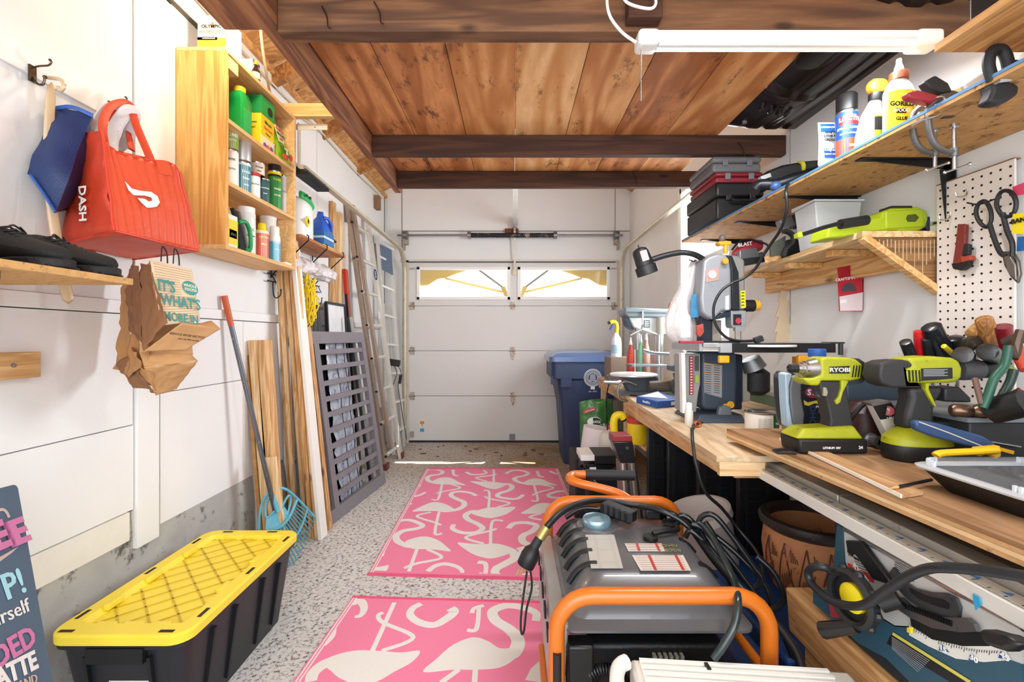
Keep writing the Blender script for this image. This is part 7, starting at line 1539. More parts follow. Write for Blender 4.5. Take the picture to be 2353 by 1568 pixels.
tag(g.obj('metal_scraps',pm('8a8c90',.4,.6,var=.4)),'small heap of metal clips and scraps on the side table below the spray bottle','scraps',kind='stuff')
o = M().ball((.87,3.45,TZ2+.04),(.08,.06,.035),14); tag(o.obj('red_rag',pm('8c3a44',.8,bump=.6)),'bunched dark red rag on the side table behind the round saw table','rag')
# wood pieces and clutter at the wall behind the band saw
for k,(x0c,x1c,y,z0c,z1c,cc,lb) in enumerate(((1.18,1.33,1.90,.0,.05,'b98c5c','timber offcut lying at the wall behind the stain can'),(1.17,1.34,2.0,.05,.10,'6f8a6c','long dark green box on the timber offcut behind the impact driver'),(1.16,1.34,2.02,.10,.118,'cfd4c8','pale lid strip on the dark green box'),(1.20,1.24,1.80,.0,.25,'c8a878','short upright timber block behind the band saw motor'),(1.0,1.06,1.64,.0,.035,'c99a62','small square timber offcut beside the oil bottle'))):
    o = M().bx(x0c,x1c,y,y+(.35 if k in (1,2) else .06),TZ2+z0c+.0005,TZ2+z1c).obj('offcut' if k in (0,3,4) else 'flat_box',pm(cc,.6,var=.2,bump=.2),bevel=.003); tag(o,lb,'timber' if k in (0,3,4) else 'box')
t = thing('paint_jug','beige plastic jug with an orange cap on the bench behind the band saw motor','jug',(1.27,2.1,TZ2)); l = V((1.24,1.98,TZ2+.13)); M().loft([[l+V((.055*k*math.cos(q),.04*k*math.sin(q),z)) for q in [2*math.pi*j/18 for j in range(18)]] for z,k in ((-.012,.9),(0,1),(.08,1),(.11,.5),(.12,.4))]).obj('body',pm('d6c6b0',.5),t); M().lathe([(.025,.12),(.026,.15),(.001,.15)],l).obj('cap',pm('e8942a',.4),t)
# ================================================================= ON THE NEAR BENCH
def B5(x,y,Y): return PY(1753+x/2.6133,700+y/2.6133,Y)
def B3(x,y,Y): return PY(1680+x/5.2275,780+y/5.2275,Y)
GRN = pm('a9ad18',.45,var=.2,scale=30,bump=.1,spots='55560e',sscale=50,sth=.62); DK = pm('3c3b3c',.55,bump=.15,bscale=300)
t = thing('impact_driver','yellow-green cordless impact driver standing on its battery with the chuck towards the band saw','power tool',(.855,1.25,TZ)); Y = 1.235
def p3(pts,Y,th): return M().prism([B3(x,y,Y) for x,y in pts],(0,th,0))
p3([(1080,235),(1150,215),(1420,222),(1500,240),(1580,300),(1600,420),(1560,480),(1440,500),(1240,500),(1090,500),(1060,560),(960,555),(900,510),(870,470),(1000,470),(1090,430)],Y,.062).obj('housing',GRN,t,bevel=.010,seg=3)
p3([(1440,232),(1540,232),(1610,280),(1650,370),(1640,460),(1580,525),(1460,545),(1370,560),(1400,500),(1550,470),(1590,400),(1570,310),(1490,245)],Y+.004,.056).obj('rear_cap',DK,t,bevel=.008,seg=3)
c0,c1 = B3(1090,350,Y+.03),B3(660,350,Y+.03); ax = (c1-c0).normalized()
M().lathe([(.030,-.01),(.030,.012),(.026,.026),(.022,.04),(.020,.044)],c0,ax,26).obj('gear_case',pm('8b8682',.35,.7),t)
M().lathe([(.021,.044),(.021,.052),(.017,.054),(.017,.060),(.014,.062),(.014,.070)],c0,ax,22).obj('collet',CHR,t); M().lathe([(.012,.070),(.0115,.090),(.009,.0915),(.007,.094),(.004,.088)],c0,ax,18).obj('chuck',BLK,t)
p3([(1050,500),(1380,500),(1400,620),(1430,800),(1470,1040),(1480,1090),(1180,1090),(1200,980),(1170,820),(1140,700),(1100,690),(1080,620)],Y+.008,.045).obj('grip',DK,t,bevel=.010,seg=3)
M().tube([B3(1048,560,Y+.03),B3(1060,620,Y+.03),B3(1056,690,Y+.03)],.009,10,smooth=4,flat=(1,1.1,(0,1,0))).obj('trigger',pm('4a4648',.4),t); p3([(1115,575),(1150,580),(1168,640),(1150,690),(1112,680)],Y+.003,.01).obj('direction_switch',pm('9c9484',.4),t,bevel=.002)
p3([(1330,490),(1420,500),(1380,580),(1350,640),(1320,760),(1275,792),(1255,745),(1300,690),(1330,590)],Y+.0,.012).obj('green_stripe',GRN,t,bevel=.003)
M().hexa([B3(785,1200,Y-.008),B3(1605,1205,Y-.008),B3(1605,1205,Y-.008)+V((0,.085,0)),B3(785,1200,Y-.008)+V((0,.085,0))],[B3(880,1075,Y),B3(1480,1040,Y),B3(1480,1040,Y)+V((0,.062,0)),B3(880,1075,Y)+V((0,.062,0))]).obj('battery_collar',GRN,t,bevel=.006)
zq = B3(0,1200,Y-.008).z; M().hexa([V((B3(805,0,Y).x,Y-.010,TZ+.001)),V((B3(1612,0,Y).x,Y-.010,TZ+.001)),V((B3(1612,0,Y).x,Y+.08,TZ+.001)),V((B3(805,0,Y).x,Y+.08,TZ+.001))],[V((B3(785,0,Y).x,Y-.012,zq)),V((B3(1605,0,Y).x,Y-.012,zq)),V((B3(1605,0,Y).x,Y+.08,zq)),V((B3(785,0,Y).x,Y+.08,zq))]).obj('battery',pm('232325',.5),t,bevel=.006); bat = [o for o in COL.objects if o.name.startswith('battery') and o.parent == t][-1]
g = M().text('LITHIUM 18V',B3(1200,1305,Y-.012)+V((0,-.002,0)),NY,(0,0,1),.006,bold=.03).text('24',B3(1548,1300,Y-.012)+V((0,-.002,0)),NY,(0,0,1),.008,bold=.03); g.obj('printed_words',WHT,bat)
g = p3([(1185,330),(1425,320),(1425,412),(1185,412)],Y-.002,.004); g.mat(1).text('RYOBI',B3(1305,370,Y-.0022),NY,(0,0,1),.0115,bold=.04,xs=1.25); g.mat(0)
for k in range(4): g.prism([B3(x+k*34,y,Y-.001) for x,y in ((1472,315),(1486,315),(1466,455),(1450,455))],(0,.003,0))
g.obj('brand_panel',[pm('2a2a24',.5),pm('d8d8d2',.4)],t); 
o = M().tube([B3(510,1175,1.25),B3(600,1165,1.25),B3(780,1165,1.25)],.004,8).tube([B3(510,1175,1.25),B3(560,1200,1.22),B3(780,1205,1.22)],.004,8).obj('black_loop_tool',BLK); o.location.z = TZ+.001; tag(o,'flat black loop tool lying on the near bench in front of the oil bottle','tool')
# drill
t = thing('cordless_drill','yellow-green and grey cordless drill standing on its battery with the chuck towards the pegboard','power tool',(1.04,1.18,TZ)); Y = 1.15
def B6(x,y,Y): return PY(2000+x/5.2266,700+y/5.2266,Y)
def p6(pts,Y,th): return M().prism([B6(x,y,Y) for x,y in pts],(0,th,0))
p6([(460,655),(600,632),(760,622),(1000,640),(1080,680),(1118,770),(1110,880),(1050,940),(900,945),(450,952),(425,780),(500,740)],Y,.066).obj('housing',GRN,t,bevel=.014,seg=3)
p6([(115,800),(130,715),(220,680),(400,665),(520,690),(610,770),(430,775),(455,950),(640,950),(620,1010),(250,1000),(150,960),(115,880)],Y+.003,.060).obj('motor_end',DK,t,bevel=.014,seg=3)
c0,c1 = B6(1080,780,Y+.033),B6(1540,780,Y+.033); ax = (c1-c0).normalized(); k_ = 1.15/1050/5.2266
M().lathe([(130*k_,-.01),(135*k_,30*k_),(130*k_,150*k_),(118*k_,225*k_),(100*k_,235*k_)],c0,ax,26).obj('clutch_ring',pm('4c4b4e',.5,bump=.2),t); M().lathe([(108*k_,232*k_),(108*k_,360*k_),(70*k_,450*k_),(40*k_,470*k_)],c0,ax,26).obj('chuck',BLK,t); M().lathe([(26*k_,465*k_),(24*k_,500*k_),(38*k_,520*k_),(40*k_,640*k_),(20*k_,670*k_)],c0,ax,8).obj('hex_bit',pm('8f9a2a',.5),t)
p6([(480,1000),(900,990),(860,1100),(800,1180),(780,1300),(790,1500),(430,1500),(450,1300),(500,1130)],Y+.008,.048).obj('grip',DK,t,bevel=.012,seg=3)
p6([(670,950),(705,950),(700,1020),(760,1150),(790,1225),(770,1220),(690,1090),(660,1020)],Y+.002,.012).obj('green_stripe',GRN,t); M().tube([B6(870,1010,Y+.03),B6(850,1060,Y+.03),B6(870,1120,Y+.03)],.010,10,smooth=4).obj('trigger',DK,t)
c = V((B6(700,0,Y).x,Y+.03,TZ+.001)); rg = []
for z,k in ((0,.94),(.006,1),(.036,1),(.040,.98)): rg.append([c+V((.082*k*math.copysign(abs(math.cos(q))**.75,math.cos(q)),.05*k*math.copysign(abs(math.sin(q))**.75,math.sin(q)),z)) for q in [2*math.pi*j/28 for j in range(28)]])
M().loft(rg).obj('battery',pm('1f1f21',.5),t); rg = []
for z,k in ((.040,.98),(.055,.96),(.076,.66),(.084,.45)): rg.append([c+V((.084*k*math.copysign(abs(math.cos(q))**.75,math.cos(q)),.05*k*math.copysign(abs(math.sin(q))**.75,math.sin(q)),z)) for q in [2*math.pi*j/28 for j in range(28)]])
M().loft(rg).obj('battery_collar',GRN,t)
g = p6([(615,770),(985,760),(990,890),(820,905),(620,918)],Y-.002,.004); g.mat(1)
for i in range(5): g.prism([B6(x,y,Y-.003) for x,y in ((640,782+i*18),(930-40*(i % 2),778+i*18),(930-40*(i % 2),786+i*18),(640,790+i*18))],(0,.001,0))
g.mat(2)
for k in range(4): g.prism([B6(x+k*40,y,Y-.001) for x,y in ((458,790),(478,790),(488,928),(470,928))],(0,.003,0))
g.obj('rating_plate',[pm('2e2f30',.5),pm('a9aaac',.5),pm('33350f',.6)],t)
# oil bottle
t = thing('motor_oil_bottle','dark blue motor oil jug with a blue cap standing behind the impact driver','bottle',(1.03,1.46,TZ)); Y = 1.42
p3([(650,430),(700,395),(760,400),(900,470),(1180,480),(1210,560),(1210,1060),(800,1110),(700,1060),(660,700)],Y,.075).obj('body',pm('1b2638',.35,coat=.3),t,bevel=.012,seg=3)
p3([(730,440),(820,420),(850,520),(850,700),(890,900),(880,1070),(800,1112),(740,1010),(710,800),(700,600)],Y-.006,.05).obj('grip_side',pm('6c6f74',.4),t,bevel=.006); p3([(650,420),(690,400),(735,420),(700,560),(700,760),(735,1000),(790,1100),(760,1105),(690,1050),(665,760)],Y-.008,.04).obj('clear_scale',pm('a9c4d8',.3),t,bevel=.003)
M().lathe([(.024,0),(.025,.003),(.025,.024),(.022,.026),(.001,.026)],B3(1032,205,Y+.04)+V((0,0,-.002))).lathe([(.016,-.05),(.018,0)],B3(1032,205,Y+.04)).obj('cap',pm('2a5cb0',.4),t)
c = B3(985,640,Y-.0005); g = M().prism([c+V((.026*math.cos(a),0,.017*math.sin(a))) for a in [2*math.pi*k/26 for k in range(26)]],(0,-.001,0)); g.mat(1).text('STP',c+V((0,-.0014,0)),NY,(0,0,1),.018,bold=.05,xs=.95); g.text('MOTOR',B3(1095,812,Y-.001),NY,(0,0,1),.008,bold=.02); g.mat(2).prism([B3(x,y,Y-.001) for x,y in ((870,730),(920,760),(1000,740),(1115,725),(1060,780),(1000,770),(930,800),(880,790))],(0,-.0006,0)); g.mat(0).prism([B3(x,y,Y-.001) for x,y in ((1048,840),(1150,832),(1150,880),(1048,884))],(0,-.0006,0)); g.mat(3).text('DHO',B3(975,920,Y-.0008),(0,0,-1),(1,0,0),.020)
g.obj('label',[pm('8c2430',.4),pm('d8d8dc',.4),pm('c8b440',.4),pm('2c4468',.4)],t)
# oil can
t = thing('oil_can','small white and dark oil squeeze tin leaning against the drill battery','oil can',(1.0,1.2,TZ)); Y = 1.24
def b6p(pts,Y,th): return M().prism([B6(x,y,Y) for x,y in pts],(0,th,0))
b6p([(30,1195),(240,1160),(440,1500),(420,1600),(225,1600)],Y,.03).obj('body',pm('d3ccc6',.45),t,bevel=.004); b6p([(35,1205),(245,1170),(352,1345),(130,1385)],Y-.002,.004).obj('dark_panel',pm('24211f',.5),t); b6p([(0,1190),(230,1155),(262,1178),(40,1222)],Y-.004,.038).obj('top_rim',pm('6a6462',.5),t)
ux = V((1,0,.18)); g = M().cyl(B6(218,1280,Y-.003),B6(218,1280,Y-.005),.013,n=20); g.mat(1).text('3',B6(218,1280,Y-.0052),ux,(-.3,0,1),.013,bold=.03).text('3-IN-ONE',B6(272,1358,Y-.003),ux,(-.3,0,1),.006,bold=.03); g.mat(2).text('OIL',B6(372,1468,Y-.002),ux,(-.3,0,1),.018,bold=.05,xs=.9); g.obj('printed_words',[pm('a82430',.5),pm('e8e4e0',.5),BLK],t)
# misc dark tools, cups
t = thing('blue_tool_box','weathered blue-grey metal tool box behind the oil can on the near bench','tool box',(1.15,1.46,TZ)); M().bx(1.06,1.30,1.45,1.56,TZ+.001,TZ+.20).obj('body',pm('4b5c6c',.5,.3,var=.25,spots='b04034',sscale=10,sth=.70),t,bevel=.006); M().bx(1.055,1.305,1.445,1.565,TZ+.20,TZ+.225).obj('lid',pm('3d4852',.5,.3),t,bevel=.006)
o = M().lathe([(.045,0),(.052,.12),(.048,.12),(.042,.01)],(1.035,1.53,TZ+.06),n=24).obj('paper_cup',pm('d9c9b4',.6,var=.2,scale=40)); tag(o,'tan paper cup peeking out between the oil bottle and the tool box','cup')
o = M().lathe([(.05,0),(.062,.01),(.06,.09),(.03,.12),(.001,.12)],(1.06,1.38,TZ+.001),n=24).obj('red_tin',pm('4a1c1c',.45)); tag(o,'round dark red tin behind the impact driver battery','tin')
o = M().tube([V((1.03+.055*math.cos(a),1.33+.02*math.sin(a*2),TZ+.065+.06*math.sin(a))) for a in [2*math.pi*k/24*2.0 for k in range(24)]],.006,8).obj('coiled_hose',BLK); tag(o,'coil of black hose standing behind the impact driver battery','hose')
for k,(px,py,r,lb) in enumerate(((2012,1010,.020,'grey cast pipe fitting beside the impact driver battery'),(2040,1003,.016,'small grey fitting between the two power tools'))): c = PZ(px,py+20,TZ)+V((0,.0,r)); o = M().lathe([(r,-.02),(r*.75,-.015),(r*.7,.01),(r,.014),(r,.022),(r*.5,.022),(r*.45,-.02)],c,(0,1,.0),20).obj('pipe_fitting',pm('6f6f72',.4,.6,bump=.3)); tag(o,lb,'fitting')
def handle(name,label,p0,p1,Y,r,col,prof=None,shaft=True,cat='screwdriver',Y1=None,m2=None):
    t = thing(cat.replace(' ','_') if cat != 'tool' else 'hand_tool',label,cat); a,b_ = PY(*p0,Y),PY(*p1,Y1 or Y+.02); t.location = b_; d = (b_-a); L_ = d.length; pr = prof or [(.6,0),(.95,.02),(1,.1),(1,.75),(.75,.88),(.9,1)]
    M().lathe([(r*k,L_*h) for k,h in pr],a,d.normalized(),16).obj('grip',m2 or pm(col,.35,coat=.4),t)
    if shaft: e = b_+d.normalized()*.12; e.z = max(e.z,TZ+.004); M().cyl(b_,e,.004,n=8).obj('shaft',CHR,t)
    return t
rk_ = thing('tool_holder','grey plastic tool holder of handles at the back of the near bench','tool holder',(1.2,1.2,TZ)); M().bx(1.10,1.34,1.10,1.40,TZ+.001,TZ+.11).obj('body',pm('2e3033',.6),rk_,bevel=.004); M().bx(1.09,1.345,1.095,1.405,TZ+.11,TZ+.12).obj('rim',pm('7a8086',.4,.4),rk_)
Yh = 1.28
handle('s','black stubby screwdriver handle leaning at the wall end of the tool holder',(2080,785),(2096,825),Yh,.0145,'2c2c30'); handle('s','translucent red screwdriver handle standing behind the drill',(2112,760),(2115,822),Yh,.0135,'d41c28')
handle('s','black and yellow striped screwdriver handle beside the red one',(2130,778),(2136,824),Yh-.02,.012,'c9a41c',m2=pm('2a2c30',.4,spots='d8b41c',sscale=16,sth=.56)); handle('s','thick navy rubber hammer handle leaning over the drill, tallest of the handles',(2138,748),(2178,828),Yh-.03,.023,'1c2530',prof=[(.7,0),(1,.04),(1,.9),(.8,1)],cat='hammer',shaft=False)
handle('s','yellow folding knife sticking up diagonally above the drill',(2168,795),(2200,824),Yh-.06,.007,'e0c21c',cat='knife',shaft=False); handle('s','black ribbed screwdriver handle between the navy and wooden handles',(2196,775),(2198,825),Yh-.03,.021,'15181c',prof=[(.7,0),(.95,.05),(1,.2),(.95,1)])
WH = wood('7c4a22','c08a4c','Z',3); handle('s','turned wooden mallet handle with chipped varnish leaning to the pegboard',(2260,732),(2284,800),Yh-.08,.024,'',m2=WH,prof=[(.65,0),(.75,.03),(.8,.3),(1.1,.8),(1.1,1)],cat='mallet',shaft=False); handle('s','pale wooden file handle lying behind the turned mallet handle',(2230,768),(2262,740),Yh-.05,.014,'',m2=wood('a5713c','d8a868','Z',3),cat='file',shaft=False)
handle('s','dark red screwdriver handle at the picture edge of the tool holder',(2305,750),(2312,812),Yh-.10,.018,'7c1424',prof=[(1,0),(1,1)]); handle('s','brown leather wrapped grip lying across the tool holder',(2218,795),(2258,780),Yh-.06,.020,'3a342f',cat='tool',shaft=False); handle('s','dark round-ended hammer grip pointing at the camera above the drill chuck',(2268,808),(2290,822),1.13,.022,'1a1b1d',cat='hammer',shaft=False,Y1=1.2); handle('s','dark grey round-ended grip behind the top of the drill',(2212,815),(2225,828),1.16,.022,'35312e',cat='tool',shaft=False,Y1=1.22)
t = thing('hammer','ball-peen hammer head with a copper face lying behind the drill grip','hammer',(1.15,1.1,TZ)); c = PY(2220,945,1.12); M().lathe([(.012,-.03),(.016,-.025),(.016,.0),(.012,.012),(.018,.02),(.018,.034),(.014,.036)],c,(1,-.4,0),20).obj('head',pm('7d6250',.3,.8),t); M().tube([c,c+V((.10,.03,-.03)),c+V((.2,.05,-.075))],.010,8).obj('handle',BLK2,t)
t = thing('pliers','green-handled pliers standing open beside the drill chuck','pliers',(1.2,1.05,TZ)); Y = 1.06
M().tube([PY(2318,795,Y),PY(2308,840,Y),PY(2285,870,Y),PY(2270,910,Y),PY(2258,938,Y)],.009,10,smooth=5).obj('grip',pm('1d5240',.4),t); M().tube([PY(2330,850,Y+.02),PY(2320,880,Y+.02),PY(2300,915,Y+.02),PY(2292,930,Y+.02)],.009,10,smooth=5).obj('grip',pm('173f34',.4),t); M().tube([PY(2320,795,Y),PY(2330,820,Y),PY(2338,785,Y),PY(2346,760,Y)],.010,8,smooth=4).obj('jaw',pm('5c4a40',.4,.7),t)
for k,(a,b_,r,cc,lb) in enumerate((((2310,790),(2350,775),.014,'4a3a32','rusty pliers jaw poking out above the green pliers'),((2335,800),(2360,850),.014,'c2442a','red-orange tool grip at the picture edge above the bench'),((2240,870),(2256,930),.006,'6a5048','thin brown steel rod standing behind the green pliers'),((2296,930),(2352,900),.012,'7c2c28','dark red tool lying under the green pliers'),((2278,945),(2360,925),.030,'1c1e22','black hand plane body behind the blue folding saw'))):
    o = M().tube([PY(*a,1.13-.02*k if k != 4 else 1.08),PY(*b_,1.10-.02*k if k != 4 else 1.02)],r,10).obj('tool_grip',pm(cc,.5,bump=.3)); tag(o,lb,'tool')
t = thing('vise_block','dark grey clamp block sitting behind the drill grip on the near bench','clamp',(1.14,1.15,TZ)); b6p([(900,1010),(1080,990),(1210,1120),(1220,1180),(900,1170)],1.16,.05).obj('body',pm('3a3a3e',.5),t,bevel=.004); M().bx(1.06,1.14,1.15,1.22,TZ+.001,TZ+.10).obj('base',BLK2,t,bevel=.004)
o = M().lathe([(.05,0),(.06,.04),(.06,.06),(.001,.06)],(1.13,.93,TZ+.02),n=24,sx=.9).obj('blue_shell',pm('1c2640',.4)); tag(o,'rounded dark blue plastic shell at the picture edge of the bench','tool')
t = thing('folding_saw','blue-handled folding saw lying in front of the drill','saw',(.98,1.08,TZ)); Y = 1.085
pyp(M(),[(2104,972),(2112,967),(2150,972),(2260,1002),(2290,1020),(2284,1030),(2240,1030),(2150,1006),(2108,990)],Y,.02).obj('grip',pm('2f4a74',.4),t,bevel=.005); M().tube([PY(2112,970,Y-.001),PY(2180,995,Y-.001),PY(2262,1028,Y-.001)],.0016,6).obj('seam',pm('cfc8b8',.5),t); M().bar(PY(2270,1014,Y+.01),PY(2340,1026,Y+.01),.003,.014,(0,1,0)).obj('blade',CHR,t)
t = thing('utility_knife','bright yellow plastic clamp lying between the folding saw and the food container','clamp',(.98,1.05,TZ)); Y = 1.05
M().tube([PY(2150,1048,Y),PY(2165,1042,Y),PY(2240,1038,Y),PY(2290,1035,Y)],.010,10,smooth=4,flat=(1,.8,(0,1,0))).obj('grip',pm('f2bf12',.4),t); pyp(M(),[(2245,1030),(2300,1025),(2302,1050),(2290,1056),(2275,1045),(2250,1050)],Y,.015).obj('jaw',pm('eeb40e',.4),t,bevel=.003); M().bar(PY(2296,1032,Y+.005),PY(2326,1040,Y+.005),.008,.008).obj('slider',pm('eeb40e',.4),t)
o = M().bx(1.06,1.34,.86,1.04,TZ+.02,TZ+.045).obj('grey_tray',pm('4a4c4e',.5,bump=.2),bevel=.004); o.location.z = TZ+.001; tag(o,'flat dark grey tray behind the food container at the picture edge','tray')
# food container
t = thing('food_container','black takeaway food tray with a clear domed lid on the near bench','food container',(.99,.85,TZ)); cx,cy = .985,.86
def rrc(hx_,hy_,r,z): return [p_ for p_ in rr(cx-hx_,cx+hx_,cy-hy_,cy+hy_,r,z)]
M().loft([rrc(.10,.09,.03,TZ+.001),rrc(.128,.115,.03,TZ+.040),rrc(.128,.115,.03,TZ+.042),rrc(.122,.109,.03,TZ+.042),rrc(.096,.086,.03,TZ+.006)]).obj('tray',pm('0f0f11',.45),t); M().loft([rrc(.136,.123,.034,TZ+.042),rrc(.138,.125,.034,TZ+.046),rrc(.132,.119,.034,TZ+.049),rrc(.118,.105,.03,TZ+.049),rrc(.118,.105,.03,TZ+.043)],False,True).obj('lid_rim',glass('e4e8ec',.6,.08),t)
g = M().loft([rrc(.125,.112,.034,TZ+.047),rrc(.119,.106,.03,TZ+.060),rrc(.105,.09,.026,TZ+.066),rrc(.085,.07,.02,TZ+.063)],False).poly(rrc(.085,.07,.02,TZ+.063)); g.obj('clear_lid',glass('e8eef4',.14,.05),t)
g = M()
for k in range(26):
    p_ = rrc(.1225,.1095,.034,TZ+.054)[k]; g.box(p_,(.005,.005,.012))
g.obj('lid_flutes',glass('f4f8fc',.65,.1),t)
# thin strip and pencil on the bench
t1,t2 = PZ(1792,1012,TZ+.001),PZ(2072,1146,TZ+.001)
o = M().hexa([t1,t2,t2+V((.06,.02,0)),t1+V((.05,.03,0))],[t1+V((0,0,.007)),t2+V((0,0,.007)),t2+V((.06,.02,.007)),t1+V((.05,.03,.007))]).obj('thin_board',wood('a97c50','cda57a','Y',1.4)); tag(o,'thin plywood strip lying along the near bench under the tools','board')
M().bar(t1+V((-.001,0,.0045)),t2+V((-.001,0,.0045)),.003,.0075).obj('pale_edge',pm('f0e6d2',.6),o)
a,b_ = PZ(2042,1124,TZ+.011),PZ(2140,1103,TZ+.011); t = thing('pencil','black pencil lying on the near bench pointing at the bench edge','pencil',a); M().cyl(a.lerp(b_,.2),b_,.0035,n=6).obj('barrel',BLK,t); M().cyl(a,a.lerp(b_,.2),.0006,.0035,n=6).obj('tip',pm('d8a868',.6),t)
o = M().bx(.845,.93,.60,.655,TZ+.001,TZ+.022).obj('white_block',pm('cfc9b8',.6),bevel=.004); tag(o,'small off-white block at the picture corner of the near bench','block')
# ================================================================= TABLE SAW UNDER THE NEAR BENCH
tsw = thing('table_saw','portable table saw with aluminium fence rails and an angle scale under the near bench','table saw',(.95,.85,.52)); AR = pm('e2dfd8',.4,.2,var=.1,spots='8f8a80',sscale=40,sth=.66)
M().bx(.758,.794,.45,1.468,.80,.828).bx(.768,.794,.45,1.468,.828,.831).obj('outer_rail',AR,tsw,bevel=.002)
g = M().bx(.764,.790,.45,1.46,.8295,.8315)
g.mat(1)
for i in range(40): g.bx(.764,.770+(.006 if i % 4 == 0 else 0),.46+i*.025,.4615+i*.025,.8314,.832)
g.mat(2)
for i in range(20): g.prism([V((.774,.46+i*.05,.832)),V((.786,.465+i*.05,.832)),V((.774,.475+i*.05,.832))],(0,0,.0003))
g.obj('ruler_tape',[pm('b9b4a6',.4,.2),BLK,pm('3a6aa8',.5)],tsw)
for y0_,y1_ in ((.45,.70),(.705,1.12),(1.125,1.45)): M().bx(.80,.845,y0_,y1_,.80,.846).obj('table_section',pm('b9b6ae',.35,.6,var=.1,spots='8a867c',sscale=30),tsw,bevel=.002)
M().bx(.85,1.25,.62,1.28,.82,.842).obj('table_top',pm('8f8d88',.35,.6),tsw)
XPn = .79
def TX(px,py,X=XPn): return PX(px,py,X)
TEALB = pm('2c5468',.5,var=.15,spots='8a8a80',sscale=70,sth=.72)
M().bx(XPn,1.2,.46,1.12,.53,.80).obj('cabinet',pm('26343c',.6),tsw)
def s7(x,y,X=XPn): return PX(1753+x/3.137,1068+y/3.137,X)
def s7p(pts,X,th=-.003): return M().prism([s7(x,y,X) for x,y in pts],(th,0,0))
s7p([(590,455),(1180,790),(1700,1060),(1882,1170),(1882,1568),(1790,1560),(1740,1380),(1300,1180),(960,1160),(700,1000),(605,700)],XPn).obj('face_plate',pm('d3d3d0',.4,.2,var=.12,spots='8f8f8c',sscale=50,sth=.68),tsw)
s7p([(545,430),(590,455),(600,860),(500,900)],XPn-.001).obj('blue_edge',TEALB,tsw); s7p([(370,900),(520,900),(700,1020),(960,1170),(1300,1190),(1740,1390),(1882,1440),(1882,2000),(1500,2000),(900,1400),(700,1290),(370,1000)],XPn-.001).obj('lower_body',TEALB,tsw)
M().tube([s7(590,465,XPn-.006),s7(1180,800,XPn-.006),s7(1882,1180,XPn-.006)],.006,8).obj('front_rod',CHR,tsw)
s7p([(630,545),(740,550),(850,700),(950,830),(960,870),(830,830),(700,650),(645,640)],XPn-.006,-.012).obj('rip_guide',pm('202226',.4),tsw,bevel=.003)
def arcpts(f,n=14): return [f(k/n) for k in range(n+1)]
up_ = [(960,740),(1020,830),(1110,890),(1230,920),(1340,925),(1410,960),(1440,1030),(1430,1105),(1330,1100),(1180,1060),(1050,960),(960,860),(930,780)]
s7p(up_,XPn-.004,-.006).obj('angle_sector',pm('5c6064',.35,.7,var=.3,scale=40,spots='33363a',sscale=60),tsw); s7p([(1060,890),(1180,950),(1300,975),(1345,1010),(1340,1042),(1250,1020),(1130,970),(1070,920)],XPn-.0105,-.002).obj('sector_slot',BLK,tsw)
s7p([(930,940),(1020,960),(1120,1050),(1250,1100),(1500,1105),(1550,1150),(1575,1205),(1450,1210),(1250,1180),(1080,1100),(950,1010)],XPn-.008,-.008).obj('toothed_rack',pm('77797c',.3,.8,spots='44464a',sscale=40),tsw)
g = M()
for i in range(22):
    k = i/21; x = 960+k*400; y = 985+k*150; g.box(s7(x,y+10,XPn-.016),(.004,.003,.010))
g.obj('rack_teeth',pm('2a2c2e',.4,.6),tsw)
s7p([(1065,1070),(1180,1130),(1350,1190),(1580,1210),(1635,1260),(1635,1310),(1450,1310),(1230,1260),(1080,1160)],XPn-.0035,-.003).obj('curved_slot',pm('050505',.8),tsw)
s7p([(1060,1160),(1230,1260),(1450,1310),(1640,1310),(1720,1300),(1790,1410),(1600,1425),(1400,1400),(1200,1310),(1060,1230)],XPn-.0045,-.002).obj('angle_scale',pm('e4e4de',.4),tsw)
g = M()
for i in range(34):
    k = i/33; x = 1090+k*600; y = 1190+k*150-40*math.sin(k*math.pi)*0+ (60*math.sin(k*math.pi/1.2)-20*k)*.9
    g.bar(s7(x,y-6,XPn-.0072),s7(x-6,y+(26 if i % 5 == 0 else 12),XPn-.0072),.0006,.0005,(1,0,0))
g.mat(1)
for x,y in ((1285,1290),(1500,1360),(1715,1345)): g.prism([s7(x,y,XPn-.0072),s7(x+60,y+65,XPn-.0072),s7(x-15,y+50,XPn-.0072)],(-.0008,0,0))
g.mat(2)
for x,y,s in ((1300,1330,'15'),(1522,1400,'30'),(1745,1385,'45')): g.text(s,s7(x,y,XPn-.0085),(0,-1,0),(0,0,1),.010,bold=.03)
g.obj('scale_marks',[BLK,pm('28508c',.5),WHT],tsw)
g = M().text('10"',s7(640,625,XPn-.004),(0,-1,0),(0,0,1),.018,bold=.04).text('(254 mm)',s7(655,665,XPn-.004),(0,-1,0),(0,0,1),.006)
for i in range(5): g.bar(s7(660,680+i*16,XPn-.004),s7(800,740+i*16,XPn-.004),.0012,.0006,(1,0,0)); g.bar(s7(950,700+i*14,XPn-.004),s7(1090,790+i*14,XPn-.004),.0012,.0006,(1,0,0))
g.mat(1); g.prism([s7(x,y,XPn-.004) for x,y in ((612,708),(800,815),(800,855),(620,770))],(-.0006,0,0)); g.mat(2).text('RYOBI',s7(705,785,XPn-.0048),(0,-1,-.42),(0,-.42,1),.012,bold=.05); g.obj('printed_words',[pm('2c2e32',.5),pm('c2342a',.4),WHT],tsw)
g = s7p([(940,1210),(1500,1560),(1470,1640),(895,1290)],XPn-.0045,-.001); g.mat(1); g.prism([s7(x,y,XPn-.0056) for x,y in ((940,1210),(1500,1560),(1490,1580),(932,1228))],(-.0006,0,0)); g.mat(2)
for i in range(9): g.bar(s7(930,1245+i*10,XPn-.0062),s7(1200-10*i,1415+i*10,XPn-.0062),.001,.0004,(1,0,0))
